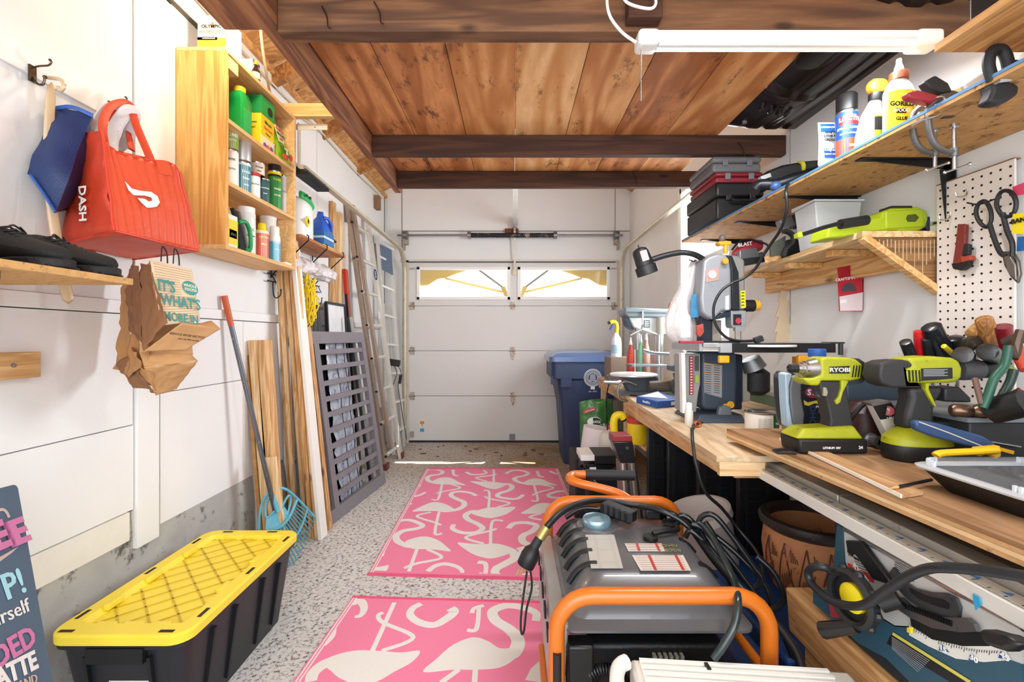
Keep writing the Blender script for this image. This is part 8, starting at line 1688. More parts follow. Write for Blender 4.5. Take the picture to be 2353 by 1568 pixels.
g.obj('warning_label',[pm('1c2226',.5),pm('d8cc5a',.5),pm('a8acb0',.5)],tsw)
hw = s7(680,960,.745); ax = V((-1,-.12,.0)).normalized()
M().lathe([(.052,.0),(.060,.004),(.060,.020),(.052,.026),(.044,.022),(.044,.006)],hw,ax,32).obj('handwheel_rim',pm('2a2c30',.45),tsw)
M().lathe([(.046,.002),(.046,.010),(.001,.012)],hw,ax,28).obj('wheel_disc',pm('33363a',.5),tsw); M().lathe([(.030,.008),(.030,.020),(.024,.024),(.001,.025)],hw+V((0,-.006,.004)),ax,24).obj('yellow_hub',pm('f0dc1c',.45,spots='6a6414',sscale=40),tsw)
for k in range(9): a = 2*math.pi*k/9; b1 = ax.orthogonal().normalized(); b2 = ax.cross(b1); M().ball(hw+(b1*math.cos(a)+b2*math.sin(a))*.058+ax*.01,(.010,.010,.010),8).obj('grip_lobe',pm('2a2c30',.45),tsw)
M().cyl(hw+V((-.01,-.01,-.055)),s7(430,1195,.70),.014,.018,n=10).obj('crank_handle',pm('1a1b1e',.3,coat=.4),tsw); M().cyl(s7(980,960,.77),s7(840,1000,.745),.018).obj('axle',BLK,tsw)
g = s7p([(505,990),(590,1030),(590,1108),(520,1100)],.775,-.012); g.obj('red_switch',pm('a8384a',.4),tsw,bevel=.003); s7p([(505,920),(560,930),(590,1030),(510,985)],.775,-.012).obj('cream_lever',pm('d8cf9a',.5),tsw); s7p([(1060,1175),(1085,1175),(1085,1215),(1060,1210)],.775,-.006).obj('pointer',YEL,tsw)
s7p([(1520,930),(1565,960),(1578,1010),(1540,1050),(1525,990)],.756,-.002).obj('blue_tape',pm('2a9ac8',.6),tsw)
s7p([(1690,1180),(1830,1220),(1882,1230),(1990,1300),(1882,1350),(1750,1310),(1690,1240)],.755,-.03).obj('fence_lever',pm('1d1e21',.4),tsw,bevel=.008)
t = thing('black_rubber_cord','thick black rubber cord looping in front of the table saw handwheel','cord',PY(1900,1330,.85))
M().tube([s7(500,775,.72),s7(440,740,.70),s7(380,735,.69),s7(330,770,.69),s7(340,840,.69),s7(400,910,.69),s7(500,985,.69),s7(640,1020,.69),s7(760,1000,.69),s7(900,900,.695),s7(1060,800,.70),s7(1200,750,.70),s7(1350,745,.70),s7(1600,765,.71),s7(1900,810,.72),s7(2100,830,.73)],.0085,10,smooth=6).obj('lead',pm('2c3036',.4),t)
# timber stand under the saw
ST_ = wood('b5834e','e0b27a','Y',1.6,dirt='6a4a30',dth=.6)
o = M().hexa([V((.775,.45,.40)),V((.90,.45,.40)),V((.90,1.30,.40)),V((.785,1.30,.40))],[V((.765,.45,.525)),V((.90,.45,.525)),V((.90,1.30,.525)),V((.775,1.30,.525))]).obj('timber_sleeper',ST_,bevel=.006); tag(o,'chunky rough timber sleeper carrying the table saw','timber')
for k,y in enumerate((.5,1.15)): o = M().bx(.80,.89,y,y+.1,0,.399).obj('timber_post',ST_); tag(o,['squared timber post under the camera end of the sleeper','squared timber post under the far end of the sleeper'][k],'timber')
# ================================================================= POTS, TUBS UNDER THE FAR BENCH
BLP = pm('24539c',.45,var=.15,spots='5a82bc',sscale=60,sth=.7)
t = thing('blue_storage_bin','blue plastic storage bin under the clay pot','storage bin',(1.05,1.62,0)); M().hexa([V((.83,1.36,0)),V((1.22,1.36,0)),V((1.22,1.90,0)),V((.83,1.90,0))],[V((.80,1.33,.28)),V((1.25,1.33,.28)),V((1.25,1.94,.28)),V((.80,1.94,.28))]).obj('tub',BLP,t,bevel=.01); M().bx(.79,1.26,1.315,1.95,.28,.305).obj('lid',BLP,t,bevel=.008)
o = M().hexa([PY(1745,1260,1.40),PY(1800,1225,1.45),PY(1850,1300,1.38),PY(1830,1360,1.30)],[p_+V((0,-.006,-.025)) for p_ in (PY(1745,1260,1.40),PY(1800,1225,1.45),PY(1850,1300,1.38),PY(1830,1360,1.30))]); 
o = M().hexa([V((.70,1.20,.17)),V((.78,1.20,.17)),V((.78,1.62,.17)),V((.70,1.62,.17))],[V((.70,1.20,.40)),V((.78,1.20,.43)),V((.78,1.62,.43)),V((.70,1.62,.40))]).obj('bin_cover',BLP,bevel=.008); o.location.z = 0.0; tag(o,'loose blue bin lid standing on edge beside the generator','bin lid')
CLY = pm('c98758',.75,var=.25,scale=14,bump=.8,bscale=30,spots='7c4430',sscale=22,sth=.58)
cp = thing('clay_pot','large carved terracotta pot with a chipped dark brown rim under the bench','pot',(1.06,1.62,.306)); l = V((1.065,1.62,.306)); R_ = .155
prof = [(.09,0),(.10,.004),(.135,.05),(.158,.12),(.165,.18),(.158,.24),(.150,.262)]
M().lathe([(r*.98,h) for r,h in prof]+[(.135,.262),(.14,.2),(.13,.1),(.08,.02)],l,n=48).obj('body',CLY,cp)
M().lathe([(.150,.25),(.168,.262),(.172,.280),(.166,.292),(.150,.296),(.140,.288),(.138,.262)],l,n=48,ring=True).obj('rim',pm('3a2a24',.5,spots='b07a52',sscale=16,sth=.62,bump=.4),cp); M().cyl(l+V((0,0,.10)),l+V((0,0,.11)),.125,n=32).obj('soil',pm('15110f',.9),cp)
g = M()
def on(a,h): 
    hs = [q[1] for q in prof]; i = max(k for k in range(len(prof)-1) if prof[k][1] <= h); r = prof[i][0]+(prof[i+1][0]-prof[i][0])*(h-prof[i][1])/(prof[i+1][1]-prof[i][1]); return l+V((math.cos(a)*(r+.001),math.sin(a)*(r+.001),h))
for k in range(10):
    a = -3.1+k*.42
    for s in (-1,1): g.tube([on(a+s*.21*(1-j/5),.04+.19*j/5) for j in range(6)],.0022,5)
    for q in range(5): g.tube([on(a-.1+q*.05,.06+.01*q),on(a-.05+q*.05,.12+.008*q)],.0015,5)
    for q in range(4): g.tube([on(a+.21-.08+.04*q,.215-.008*q+.0),on(a+.21-.06+.04*q,.175)],.0015,5)
g.obj('carved_lines',pm('5c3220',.8),cp)
g = M()
for k in range(5): g.prism([on(-2.62+k*.84+.08,.225),on(-2.62+k*.84-.08,.225),on(-2.62+k*.84,.175)],(math.cos(-2.62+k*.84)*.0015,math.sin(-2.62+k*.84)*.0015,0))
g.obj('pink_glaze',pm('c07868',.6),cp)
t = thing('white_planter','off-white round planter tipped on its side behind the generator','planter',(.80,2.0,.30)); c = PY(1603,1170,1.92); ax = (PY(1665,1240,1.98)-PY(1600,1168,1.90)).normalized(); ax = V((.28,.03,-.95)).normalized()
M().lathe([(.001,.25),(.09,.25),(.113,.02),(.118,0),(.130,0),(.132,.03),(.122,.04),(.10,.27),(.001,.27)],c,ax,40).obj('shell',pm('ddd2cb',.55,var=.06),t)
o = M().bx(.74,1.2,1.98,2.35,0,.30).obj('dark_crate',pm('15161a',.7),bevel=.01); tag(o,'dark plastic crate under the tipped white planter','crate')
# black ribbed panels standing under the far bench
PNL = pm('232528',.45,var=.2,coat=.2,spots='4a4c50',sscale=40,sth=.68)
for k,(x0p,y0p,wd_,lb) in enumerate(((.735,2.48,.14,'black ribbed plastic panel standing outermost under the far bench'),(.79,2.32,.16,'black ribbed plastic panel standing second from the outside under the far bench'),(.87,2.14,.18,'black ribbed plastic panel with clips standing mid-way under the far bench'),(.97,1.96,.22,'black gridded plastic panel standing deepest under the far bench'))):
    t = thing('ribbed_panel',lb,'plastic panel',(x0p+wd_/2,y0p,0)); M().bx(x0p,x0p+wd_,y0p,y0p+.03,0 if k < 2 else .301,.745).obj('slab',PNL,t,bevel=.004); g = M()
    for i in range(8): g.bx(x0p+.01,x0p+wd_-.01,y0p-.008,y0p,(.05 if k < 2 else .33)+i*(.085 if k < 2 else .05),(.058 if k < 2 else .336)+i*(.085 if k < 2 else .05))
    for x in (.02,wd_*.5,wd_-.03): g.bx(x0p+x,x0p+x+.012,y0p-.014,y0p,.02 if k < 2 else .31,.73)
    g.obj('ribs',pm('2f3135',.4,coat=.2),t)
# tall red-black case
t = thing('tall_battery_case','tall narrow case with a red rim, black top and brown striped lower half','case',(.54,2.22,0)); Yq = 2.20
a0,a1,a2,a3 = PY(1410,1010,Yq),PY(1455,1005,Yq),PY(1470,1065,Yq),PY(1422,1068,Yq)
def seg(px0,px1,py0,px2,px3,py1,mt,nm,dy=.10): return M().hexa([PY(px2,py1,Yq),PY(px3,py1,Yq),PY(px3,py1,Yq)+V((0,dy,0)),PY(px2,py1,Yq)+V((0,dy,0))],[PY(px0,py0,Yq),PY(px1,py0,Yq),PY(px1,py0,Yq)+V((0,dy,0)),PY(px0,py0,Yq)+V((0,dy,0))]).obj(nm,mt,t,bevel=.004)
seg(1409,1452,1002,1408,1454,1016,pm('8c2a2c',.4),'red_rim'); seg(1408,1454,1016,1426,1462,1065,pm('17181a',.35,coat=.3),'upper_body'); seg(1425,1462,1065,1436,1500,1262,pm('6c5c54',.5,var=.15),'lower_body')
for k in range(4): M().bar(PY(1430+k*10,1066,Yq-.004),PY(1442+k*14,1262,Yq-.004),.008,.012,(0,1,0)).obj('ridge',pm(['c8b8b0','4a3c38','a08c84','2c2826'][k],.4),t)
M().cyl(PY(1441,1030,Yq-.002),PY(1441,1030,Yq-.006),.008,n=14).obj('button',BLK2,t); t.location.z = 0
# black folded chair / printer like things beside the bin
t = thing('folding_stool','black and white folding step frame with tubular legs in front of the wheeled bin','step stool',(.42,2.8,0)); Yw = 2.75
M().bx(PY(1335,0,Yw).x,PY(1368,0,Yw).x,Yw,Yw+.2,PY(0,1060,Yw).z,PY(0,1047,Yw).z).obj('white_panel',WHT,t,bevel=.003); M().bx(PY(1366,0,Yw).x,PY(1418,0,Yw).x,Yw-.01,Yw+.2,PY(0,1066,Yw).z,PY(0,1046,Yw).z).obj('black_panel',BLK,t,bevel=.003)
M().bx(PY(1345,0,Yw).x,PY(1418,0,Yw).x,Yw+.02,Yw+.3,PY(0,1104,Yw).z,PY(0,1070,Yw).z).obj('lower_box',pm('17181b',.4),t,bevel=.004); M().bx(PY(1356,0,Yw).x,PY(1371,0,Yw).x,Yw+.014,Yw+.02,PY(0,1083,Yw).z,PY(0,1076,Yw).z).obj('white_label',WHT,t)
M().tube([PY(1334,1067,Yw-.05),PY(1340,1080,Yw-.05),PY(1375,1115,Yw-.1),PY(1400,1140,Yw-.12),PY(1420,1200,Yw-.12)],.014,10,smooth=5).obj('leg',pm('2c2d30',.25,.6),t); M().tube([PY(1352,1068,Yw-.02),PY(1352,1080,Yw-.02),PY(1362,1100,Yw-.02),PY(1418,1074,Yw-.02)],.006,8,smooth=4).obj('loop',BLK,t)
M().bar(V((.46,Yw+.05,0)),V((.46,Yw+.05,.45)),.025,.025).bar(V((.62,Yw+.2,0)),V((.62,Yw+.2,.45)),.025,.025).obj('post',BLK2,t); M().prism([PY(1370,1108,Yw-.06),PY(1392,1100,Yw-.06),PY(1422,1105,Yw-.06),PY(1426,1120,Yw-.06),PY(1400,1124,Yw-.06)],(0,.1,0)).obj('folded_seat',pm('2a2e36',.35),t)
# fertiliser bag, bucket, jug
t = thing('fertilizer_bag','green fertilizer bag with an oval badge slumped beside the blue wheeled bin','bag',(.74,3.3,0)); Yg = 3.45
a,b_,c,d_ = PY(1332,925,Yg),PY(1406,918,Yg),PY(1420,1075,Yg),PY(1336,1075,Yg)
M().grid(lambda u,v: a.lerp(b_,u).lerp(d_.lerp(c,u),v)+V((0,-.07*math.sin(math.pi*u)*math.sin(math.pi*min(1,v+.1))+.02*mnoise.noise(V((u*5,v*7,1))),.02*mnoise.noise(V((u*6,v*3,4))))),24,30).obj('front',pm('3f7a3c',.35,var=.45,scale=14,bump=.5,bscale=30,coat=.3),t,solid=.01); 
M().grid(lambda u,v: a.lerp(b_,u).lerp(d_.lerp(c,u),v)+V((0,.07*math.sin(math.pi*u)+.01,0)),12,12).obj('back',pm('2f6030',.4),t,solid=.01)
c = PY(1361,964,Yg)+V((0,-.085,0)); g = M().prism([c+V((.055*math.cos(a_),.015*math.cos(a_),.032*math.sin(a_))) for a_ in [2*math.pi*k/24 for k in range(24)]],(0,-.003,0)); g.mat(1).prism([c+V((.05*math.cos(a_),.0,.028*math.sin(a_)))+V((0,-.004,0)) for a_ in [2*math.pi*k/24 for k in range(24)]],(0,-.002,0)); g.mat(0).text('Scotts',c+V((0,-.008,0)),NY,(0,0,1),.026,bold=.02); g.text('MAX',PY(1390,974,Yg)+V((-.0,-.075,0)),(1,0,.15),(0,0,1),.034,bold=.04); g.mat(2).bar(PY(1338,945,Yg)+V((0,-.06,0)),PY(1365,935,Yg)+V((0,-.075,0)),.003,.025); g.mat(0).text('turf builder',PY(1352,940,Yg)+V((0,-.075,0)),(1,0,.3),(0,0,1),.012)
g.obj('badge',[WHT,pm('1f4a2a',.5),pm('b84438',.5)],t)
o = M().lathe([(.10,0),(.10,.17),(.095,.17),(.09,.01)],V(((1366-CX)*3.25/F,3.25,.425)),V((.14,0,1)),28); tag(o.obj('white_bucket',pm('e9dede',.5,spots='3a3638',sscale=24,sth=.68)),'white spotted bucket in front of the fertilizer bag','bucket')
t = thing('plastic_jug','translucent white gallon jug with a red cap standing in front of the fertilizer bag','jug',PY(1400,1050,2.92)); l = V(((1402-CX)*3.13/F,3.13,.421))
M().loft([[l+V((.075*k*math.cos(q),.075*k*math.sin(q),z)) for q in [2*math.pi*j/20 for j in range(20)]] for z,k in ((0,.95),(.01,1),(.12,1),(.16,.8),(.18,.3),(.19,.28))]).obj('body',pm('ece4d8',.35,alpha=.9),t); M().lathe([(.024,.185),(.024,.21),(.001,.21)],l).obj('cap',pm('b83a3a',.4),t)
o = M().bx(.42,.72,3.06,3.4,0,.42).obj('dark_storage_box',pm('1b1c1f',.6),bevel=.01); tag(o,'dark storage box on the floor carrying the bucket and gallon jug','box')
t = thing('yellow_spray_gun','yellow hose spray gun with a curved neck standing behind the gallon jug','sprayer',PY(1416,965,2.8)); M().tube([PY(1412,1000,2.80),PY(1410,975,2.80),PY(1414,958,2.80),PY(1426,954,2.80),PY(1434,962,2.80)],.024,10,smooth=5).obj('neck',pm('f0d41c',.4),t); M().cyl(PY(1432,958,2.8),PY(1437,966,2.8),.022).obj('collar',BLK,t)
t = thing('yellow_detergent_tub','yellow tub with a red lid standing behind the bench leg','tub',PY(1436,960,2.98)); l = V((.745,2.72,.606)); M().lathe([(.06,0),(.065,.01),(.062,.12)],l,n=20).obj('body',pm('f0cf1c',.4),t); M().lathe([(.066,.12),(.066,.15),(.001,.155)],l,n=20).obj('lid',pm('c23a2c',.4),t)
t = thing('plastic_wrapped_bundle','crinkled clear packet with blue and orange print on the lower bench shelf','packet',(.85,2.7,.606)); M().grid(lambda u,v: V((.78+.32*u,2.62+.22*v,.615+.07*math.sin(math.pi*u)*math.sin(math.pi*v)+.03*mnoise.noise(V((u*7,v*6,0))))),30,20).obj('film',pm('e6dcd6',.25,var=.2,coat=.6,spots='e08a2c',sscale=9,sth=.58),t); M().bx(.84,.98,2.66,2.8,.606,.64).obj('contents',pm('e0962c',.5,spots='24409a',sscale=16,sth=.55),t)
# wheeled bin
wb_ = thing('wheeled_trash_bin','dark blue wheeled trash bin with a white round seal in the corner','trash bin',(.62,4.6,0)); BB = pm('2c3c5e',.5,var=.15,spots='5a6c8c',sscale=40,sth=.70); x0b,x1b,y0b,y1b = .395,1.0,4.36,5.05
M().loft([rr(.50,.92,4.42,4.95,.06,.0),rr(.47,.96,4.40,5.0,.06,.55),rr(.44,1.0,4.365,5.04,.06,.72),rr(.43,1.0,4.36,5.04,.06,.82),rr(.37,1.0,4.34,5.06,.06,.84),rr(.37,1.0,4.34,5.06,.06,1.0)]).obj('body',BB,wb_)
M().loft([rr(.345,1.02,4.31,5.09,.06,1.0),rr(.345,1.02,4.31,5.09,.06,1.045),rr(.38,.99,4.36,5.05,.06,1.08),rr(.48,.90,4.45,4.95,.06,1.105)]).obj('lid',pm('5c74a0',.3,var=.1,coat=.6),wb_)
M().bx(.372,.40,4.36,4.46,.78,.86).bx(.46,.56,4.335,4.36,.76,.86).obj('lift_bracket',BB,wb_); M().cyl((.52,5.0,.12),(.56,5.0,.12),.12,n=24).cyl((.90,5.0,.12),(.94,5.0,.12),.12,n=24).obj('wheel',BLK,wb_)
c = PY(1361,868,4.36); c = V((c.x,4.335,c.z)); g = M()
for r in (.082,.072,.046): g.tube([c+V((r*math.cos(a),.0,r*math.sin(a))) for a in [2*math.pi*k/32 for k in range(32)]],.003,5,closed=True)
for k in range(24): a = 2*math.pi*k/24; g.box(c+V((.059*math.cos(a),.0,.059*math.sin(a))),(.008,.003,.010),Matrix.Rotation(-a,3,'Y'))
for k in range(7): g.bar(c+V((-.034+.002*k,0,-.03+.01*k)),c+V((.034-.002*k,0,-.03+.01*k)),.003,.004)
g.bar(c+V((0,0,-.085)),c+V((0,0,-.11)),.04,.004,(0,1,0)).text('Est 1870',c+V((0,-.002,-.13)),NY,(0,0,1),.016); g.obj('printed_seal',pm('d8dce2',.5),wb_)
# ================================================================= GENERATOR
OR = pm('d26e18',.35,var=.08,coat=.3); gn = thing('portable_generator','portable generator with an orange tube frame and black fuel tank','generator',(.36,1.4,0))
def frame(Yf,x0f,x1f,zt,nm):
    r = .085; pts = [V((x0f,Yf,.06)),V((x0f,Yf,.30)),V((x0f,Yf,zt-r))]
    for k in range(1,7): a = math.pi/2*k/6; pts.append(V((x0f+r-r*math.cos(a),Yf,zt-r+r*math.sin(a))))
    pts.append(V((x1f-r,Yf,zt)))
    for k in range(1,7): a = math.pi/2*k/6; pts.append(V((x1f-r+r*math.sin(a),Yf,zt-r+r*math.cos(a))))
    pts += [V((x1f,Yf,.30)),V((x1f,Yf,.06))]
    M().tube(pts,.0195,14).obj(nm,OR,gn)
frame(1.095,.105,.615,.615,'end_hoop'); frame(1.70,.13,.615,.625,'end_hoop')
for x in (.11,.615):
    M().tube([V((x,1.095,.08)),V((x,1.70,.08))],.016,12).obj('base_tube',OR,gn); M().tube([V((x+(.0 if x > .3 else 0),1.10,.42)),V((x,1.70,.42))],.012,10).obj('side_tube',OR,gn)
M().tube([V((.11,1.10,.08)),V((.615,1.10,.08))],.016,12).obj('base_tube',OR,gn)
for x in (.2,.52): M().cyl((x,1.12,0),(x,1.12,.07),.025).cyl((x,1.68,0),(x,1.68,.07),.025).obj('rubber_foot',BLK,gn)
TK = pm('66676a',.30,.2,var=.2,scale=6,coat=.3,spots='6c6e72',sscale=50,sth=.72)
def rg4(x0g,x1g,y0g,y1g,r,z): return rr(x0g,x1g,y0g,y1g,r,z,5)
tk = M().loft([rg4(.135,.595,1.14,1.655,.03,.495),rg4(.125,.605,1.13,1.665,.03,.502),rg4(.125,.605,1.13,1.665,.03,.508),rg4(.15,.585,1.165,1.645,.04,.515),rg4(.165,.570,1.19,1.635,.05,.555),rg4(.20,.54,1.235,1.61,.05,.595),rg4(.225,.52,1.26,1.59,.05,.602)]).obj('fuel_tank',TK,gn)
for k in range(5):
    g = M(); y = 1.27+k*.075; g.tube([V((.155,y,.552)),V((.175,y+.004,.580)),V((.205,y+.006,.599)),V((.235,y+.006,.6025))],.008,8,smooth=3); 
    if k % 2 == 0: g.obj('tank_groove',pm('1b1c1f',.4),gn); g = M().tube([V((.565,y,.565)),V((.545,y+.004,.588)),V((.52,y+.006,.6025))],.008,8,smooth=3)
    g.obj('tank_groove',pm('1b1c1f',.4),gn)
c = V((.282,1.535,.602)); M().lathe([(.07,0),(.066,.004),(.056,.004)],c,n=36).obj('filler_ring',TK,gn); g = M().lathe([(.045,.002),(.048,.006),(.048,.022),(.044,.028),(.001,.030)],c,n=14); g.obj('fuel_cap',pm('a8cfe0',.15,.7,var=.1),gn)
c = V((.43,1.425,.603)); M().cyl(c,c+V((0,0,.012)),.022).obj('vent_cap',BLK,gn); M().tube([c+V((.01,.01,.014)),c+V((.05,.02,.018)),c+V((.10,.045,.012)),c+V((.105,.075,.012)),c+V((.08,.10,.01))],.008,8,smooth=4).obj('vent_hose',BLK,gn)
def lab(x0l,y0l,x1l,y1l,cols,nm):
    P_ = [PZ(x,y,.6035) for x,y in ((x0l[0],y0l),(x0l[1],y0l),(x1l[1],y1l),(x1l[0],y1l))]; g = M(); g.prism(P_,(0,0,.0012)); ms = [pm(cols[0],.4)]
    for i in range(int(cols[2])):
        v = (i+.5)/cols[2]; a,b_ = P_[0].lerp(P_[3],v),P_[1].lerp(P_[2],v); g.mat(1).bar(a.lerp(b_,.05)+V((0,0,.0014)),a.lerp(b_,.95)+V((0,0,.0014)),.0016,.0005)
    g.mat(2); a,b_ = P_[0].lerp(P_[1],.33),P_[3].lerp(P_[2],.30); g.bar(a+V((0,0,.0016)),b_+V((0,0,.0016)),.008,.0006); a,b_ = P_[0].lerp(P_[1],.85),P_[3].lerp(P_[2],.85); g.bar(a+V((0,0,.0016)),b_+V((0,0,.0016)),.008,.0006)
    g.obj(nm,[ms[0],pm(cols[1],.5),pm(cols[3],.5)],gn)
lab((1345,1411),1230,(1358,1432),1307,('b9b7b0','b0aea6',3,'b3b1a9'),'blank_label'); lab((1435,1520),1250,(1444,1528),1268,('cfc4bc','8a7a72',3,'b84a44'),'warning_label'); lab((1452,1570),1277,(1472,1588),1312,('d8cfc8','9a8078',7,'b84038'),'warning_label')
g = M(); p_ = PZ(1538,1255,.604); g.text('OHV',p_+V((-.0,0,0)),(1,0,0),(0,1,0),.018).text('8000',p_+V((0,-.03,0)),(1,0,0),(0,1,0),.018); g.obj('model_decal',pm('8f8a5a',.5),gn)
M().hexa([V((.095,1.13,.30)),V((.125,1.13,.30)),V((.125,1.66,.30)),V((.095,1.66,.30))],[V((.10,1.13,.515)),V((.14,1.14,.515)),V((.14,1.66,.515)),V((.10,1.66,.515))]).obj('silver_side_panel',pm('b0b0ae',.35,.6,var=.15),gn,bevel=.004)
g = M()
for k in range(5): g.box((.092,1.2+k*.1,.46),(.006,.04,.03))
g.obj('side_outlet',BLK,gn)
M().bx(.20,.55,1.18,1.62,.10,.44).obj('engine_block',pm('1c1c1e',.5,bump=.5),gn,bevel=.01); M().bx(.135,.20,1.12,1.17,.33,.475).obj('battery_box',pm('1b1c1e',.4),gn,bevel=.006); M().cyl((.28,1.12,.30),(.28,1.2,.30),.075,n=28).obj('recoil_cover',pm('5c5450',.4,.3),gn,bevel=.006)
g = M()
for k in range(22): a = k/21; p_ = V((.19+.13*a,1.13,.40+.03*math.sin(a*3)-.10*a*a)); q_ = V((.19+.13*(a+.03),1.13,.40+.03*math.sin((a+.03)*3)-.10*(a+.03)**2)); g.cyl(p_,q_,.014,n=10)
g.obj('corrugated_hose',BLK,gn); g = M()
for k in range(6): g.bx(.36+k*.014,.368+k*.014,1.165,1.18,.36,.42)
g.obj('exhaust_grille',pm('c9c4b4',.4,.4),gn)
M().tube([V((.46,1.70,.61)),V((.40,1.76,.635)),V((.26,1.80,.66)),V((.23,1.84,.665)),V((.25,1.88,.668)),V((.30,1.885,.668))],.017,12,smooth=6).obj('folding_handle',OR,gn); M().tube([V((.30,1.885,.668)),V((.50,1.88,.665))],.021,14).obj('handle_grip',BLK2,gn)
# plates on the left hoop
M().cyl(V((.105,1.077,.49)),V((.105,1.077,.20)),.010).obj('side_clip',pm('2a2226',.5),gn)
# ---- thick cord with a twist plug
tc_ = thing('generator_power_cord','thick black power cord with a four-prong twist plug hanging off the generator','cord',PY(1215,1290,1.45)); Yc = 1.42
M().tube([PY(1243,1232,1.42),PY(1262,1205,1.45),PY(1290,1178,1.52),PY(1330,1158,1.58),PY(1380,1150,1.63),PY(1440,1158,1.64),PY(1500,1168,1.62),PY(1550,1185,1.58),PY(1590,1215,1.5),PY(1630,1270,1.4),PY(1700,1350,1.28),PY(1780,1430,1.2),PY(1830,1500,1.14),PY(1848,1560,1.1)],.0105,12,smooth=6).obj('lead',pm('24272c',.4),tc_)
M().cyl(PY(1256,1212,1.43),PY(1240,1238,1.42),.0155).obj('brass_sleeve',pm('b09a5c',.35,.6),tc_); M().cyl(PY(1240,1236,1.42),PY(1225,1262,1.41),.013,.016).obj('strain_relief',BLK2,tc_)
a,b_ = PY(1228,1256,1.41),PY(1206,1302,1.40); M().lathe([(.014,0),(.024,.012),(.028,.03),(.027,.062),(.024,.066)],a,(b_-a),14).obj('plug_body',pm('1d1e21',.45),tc_)
d_ = (b_-a).normalized(); e1 = V((1,0,.4)).normalized()
for k in range(4): M().bar(b_+e1*(.012*(k-1.5)),b_+e1*(.012*(k-1.5))+d_*.022,.007,.002,(0,1,0)).obj('prong',pm('b08a6a',.3,.9),tc_)
t = thing('thin_wire_loop','thin dark wire loop dangling below the twist plug','wire',PY(1208,1380,1.40)); M().tube([PY(1213,1300,1.40),PY(1204,1360,1.40),PY(1197,1420,1.40),PY(1198,1455,1.40),PY(1204,1450,1.40),PY(1210,1400,1.40),PY(1222,1350,1.40),PY(1217,1300,1.40)],.0035,8,smooth=5).obj('wire',pm('3a3430',.5),t)
cc_ = thing('coiled_extension_cord','pile of coiled black and dark green cords heaped over the edge of the generator','cord',(.6,1.5,.5)); CD = pm('20272b',.3,coat=.3); random.seed(17)
pl = [[(1300,1190),(1340,1168),(1400,1175),(1440,1190),(1500,1205),(1545,1195),(1570,1185),(1600,1210),(1650,1290),(1690,1360)],[(1360,1180),(1400,1205),(1450,1220),(1520,1215),(1560,1200),(1540,1180),(1480,1170)],[(1470,1165),(1520,1175),(1580,1210),(1640,1290),(1720,1380),(1770,1420),(1760,1350),(1700,1280),(1640,1230),(1600,1205)],
      [(1600,1230),(1610,1190),(1640,1185),(1680,1230),(1730,1300),(1750,1330),(1730,1350),(1690,1310),(1650,1260),(1640,1230),(1620,1200)],[(1590,1205),(1620,1220),(1680,1290),(1740,1370),(1790,1440),(1830,1530)],[(1575,1235),(1590,1222),(1640,1270),(1700,1350),(1760,1400),(1800,1380),(1780,1320),(1740,1280)],
      [(1590,1210),(1610,1205),(1640,1240),(1680,1320),(1695,1370),(1690,1430),(1665,1480),(1640,1515)]]
for k,q in enumerate(pl):
    yy = [1.62-.0006*(x-1400)*(1 if x > 1500 else .3)-.02*k*.5 for x,y in q]
    if k == 6: yy = [1.5,1.45,1.35,1.2,1.08,1.04,1.03,1.03]
    M().tube([PY(x,y,z) for (x,y),z in zip(q,yy)],.0085 if k != 6 else .009,10,smooth=6).obj('strand',CD if k != 6 else pm('2c3f42',.25,coat=.4),cc_)
t = thing('power_block','black ribbed multi-outlet block lying on the coiled cords','power strip',PY(1425,1172,1.6)); M().bar(PY(1388,1163,1.60),PY(1456,1190,1.52),.05,.035).obj('body',BLK,t,bevel=.004)
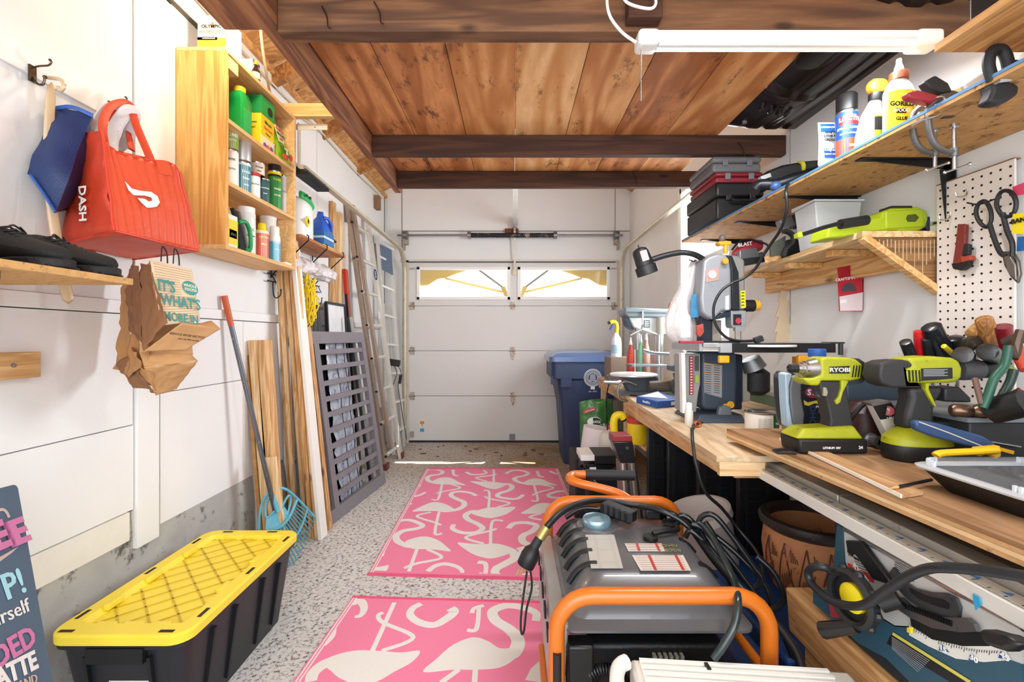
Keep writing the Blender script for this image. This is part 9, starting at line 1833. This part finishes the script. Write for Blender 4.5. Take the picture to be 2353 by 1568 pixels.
for k in range(5): p_ = PY(1388,1163,1.60).lerp(PY(1456,1190,1.52),.12+k*.19); M().box(p_+V((-.008,-.022,.004)),(.018,.012,.03)).obj('outlet',BLK2,t)
o = M().bx(PY(1480,0,1.58).x,PY(1515,0,1.58).x,1.56,1.60,.61,.645).obj('adapter_plug',BLK,bevel=.006); tag(o,'small black adapter plug among the coiled cords','plug')
o = M().tube([PY(1590,985,1.55),PY(1592,1020,1.50),PY(1600,1070,1.48),PY(1620,1130,1.48),PY(1660,1170,1.5),PY(1700,1220,1.5),PY(1740,1270,1.45),PY(1755,1320,1.4)],.0055,8,smooth=6).obj('lead',BLK); tag(o,'black lead dropping from the bench top down in front of the white planter','cable')
o = M().tube([PZ(1700,960,TZ2+.005),PZ(1660,965,TZ2+.005),PZ(1610,975,TZ2+.005)+V((-.02,0,.0)),PY(1594,984,1.56)],.0055,8,smooth=6).obj('lead',BLK); tag(o,'black lead running from the band saw foot to the bench edge','cable')
# ================================================================= VENT UNIT AT THE BOTTOM EDGE
ac = thing('slatted_vent_unit','off-white slatted air conditioner casing at the bottom edge of the picture','air conditioner',(.48,.93,0)); VW = pm('dedcd4',.5,var=.04)
a,b_ = PZ(1446,1512,.5),PZ(1950,1541,.5); nx = (b_-a).normalized(); ny = V((-nx.y,nx.x,0)); ny = ny if ny.y < 0 else -ny
W3 = (b_-a).length; 
M().prism([a,b_,b_+ny*.34,a+ny*.34],(0,0,-.35)).obj('casing',VW,ac,bevel=.01)
for k in range(13): M().bar(a+nx*.02+ny*(.014+k*.019)+V((0,0,.002)),b_-nx*.05+ny*(.014+k*.019)+V((0,0,.002)),.009,.012).obj('slat',pm('efeee8',.45),ac)
M().tube([PZ(1440,1522,.505),PZ(1425,1530,.505),PZ(1418,1550,.505),PZ(1420,1580,.505),PZ(1440,1600,.505)],.016,10,smooth=5).obj('handle',WHT,ac); M().box(PZ(1626,1533,.508),(.008,.02,.006)).obj('clip',BLK,ac)
M().prism([a+V((0,0,-.35)),b_+V((0,0,-.35)),b_+ny*.34+V((0,0,-.35)),a+ny*.34+V((0,0,-.35))],(0,0,-.15)).obj('base',pm('c9c7c0',.6),ac)
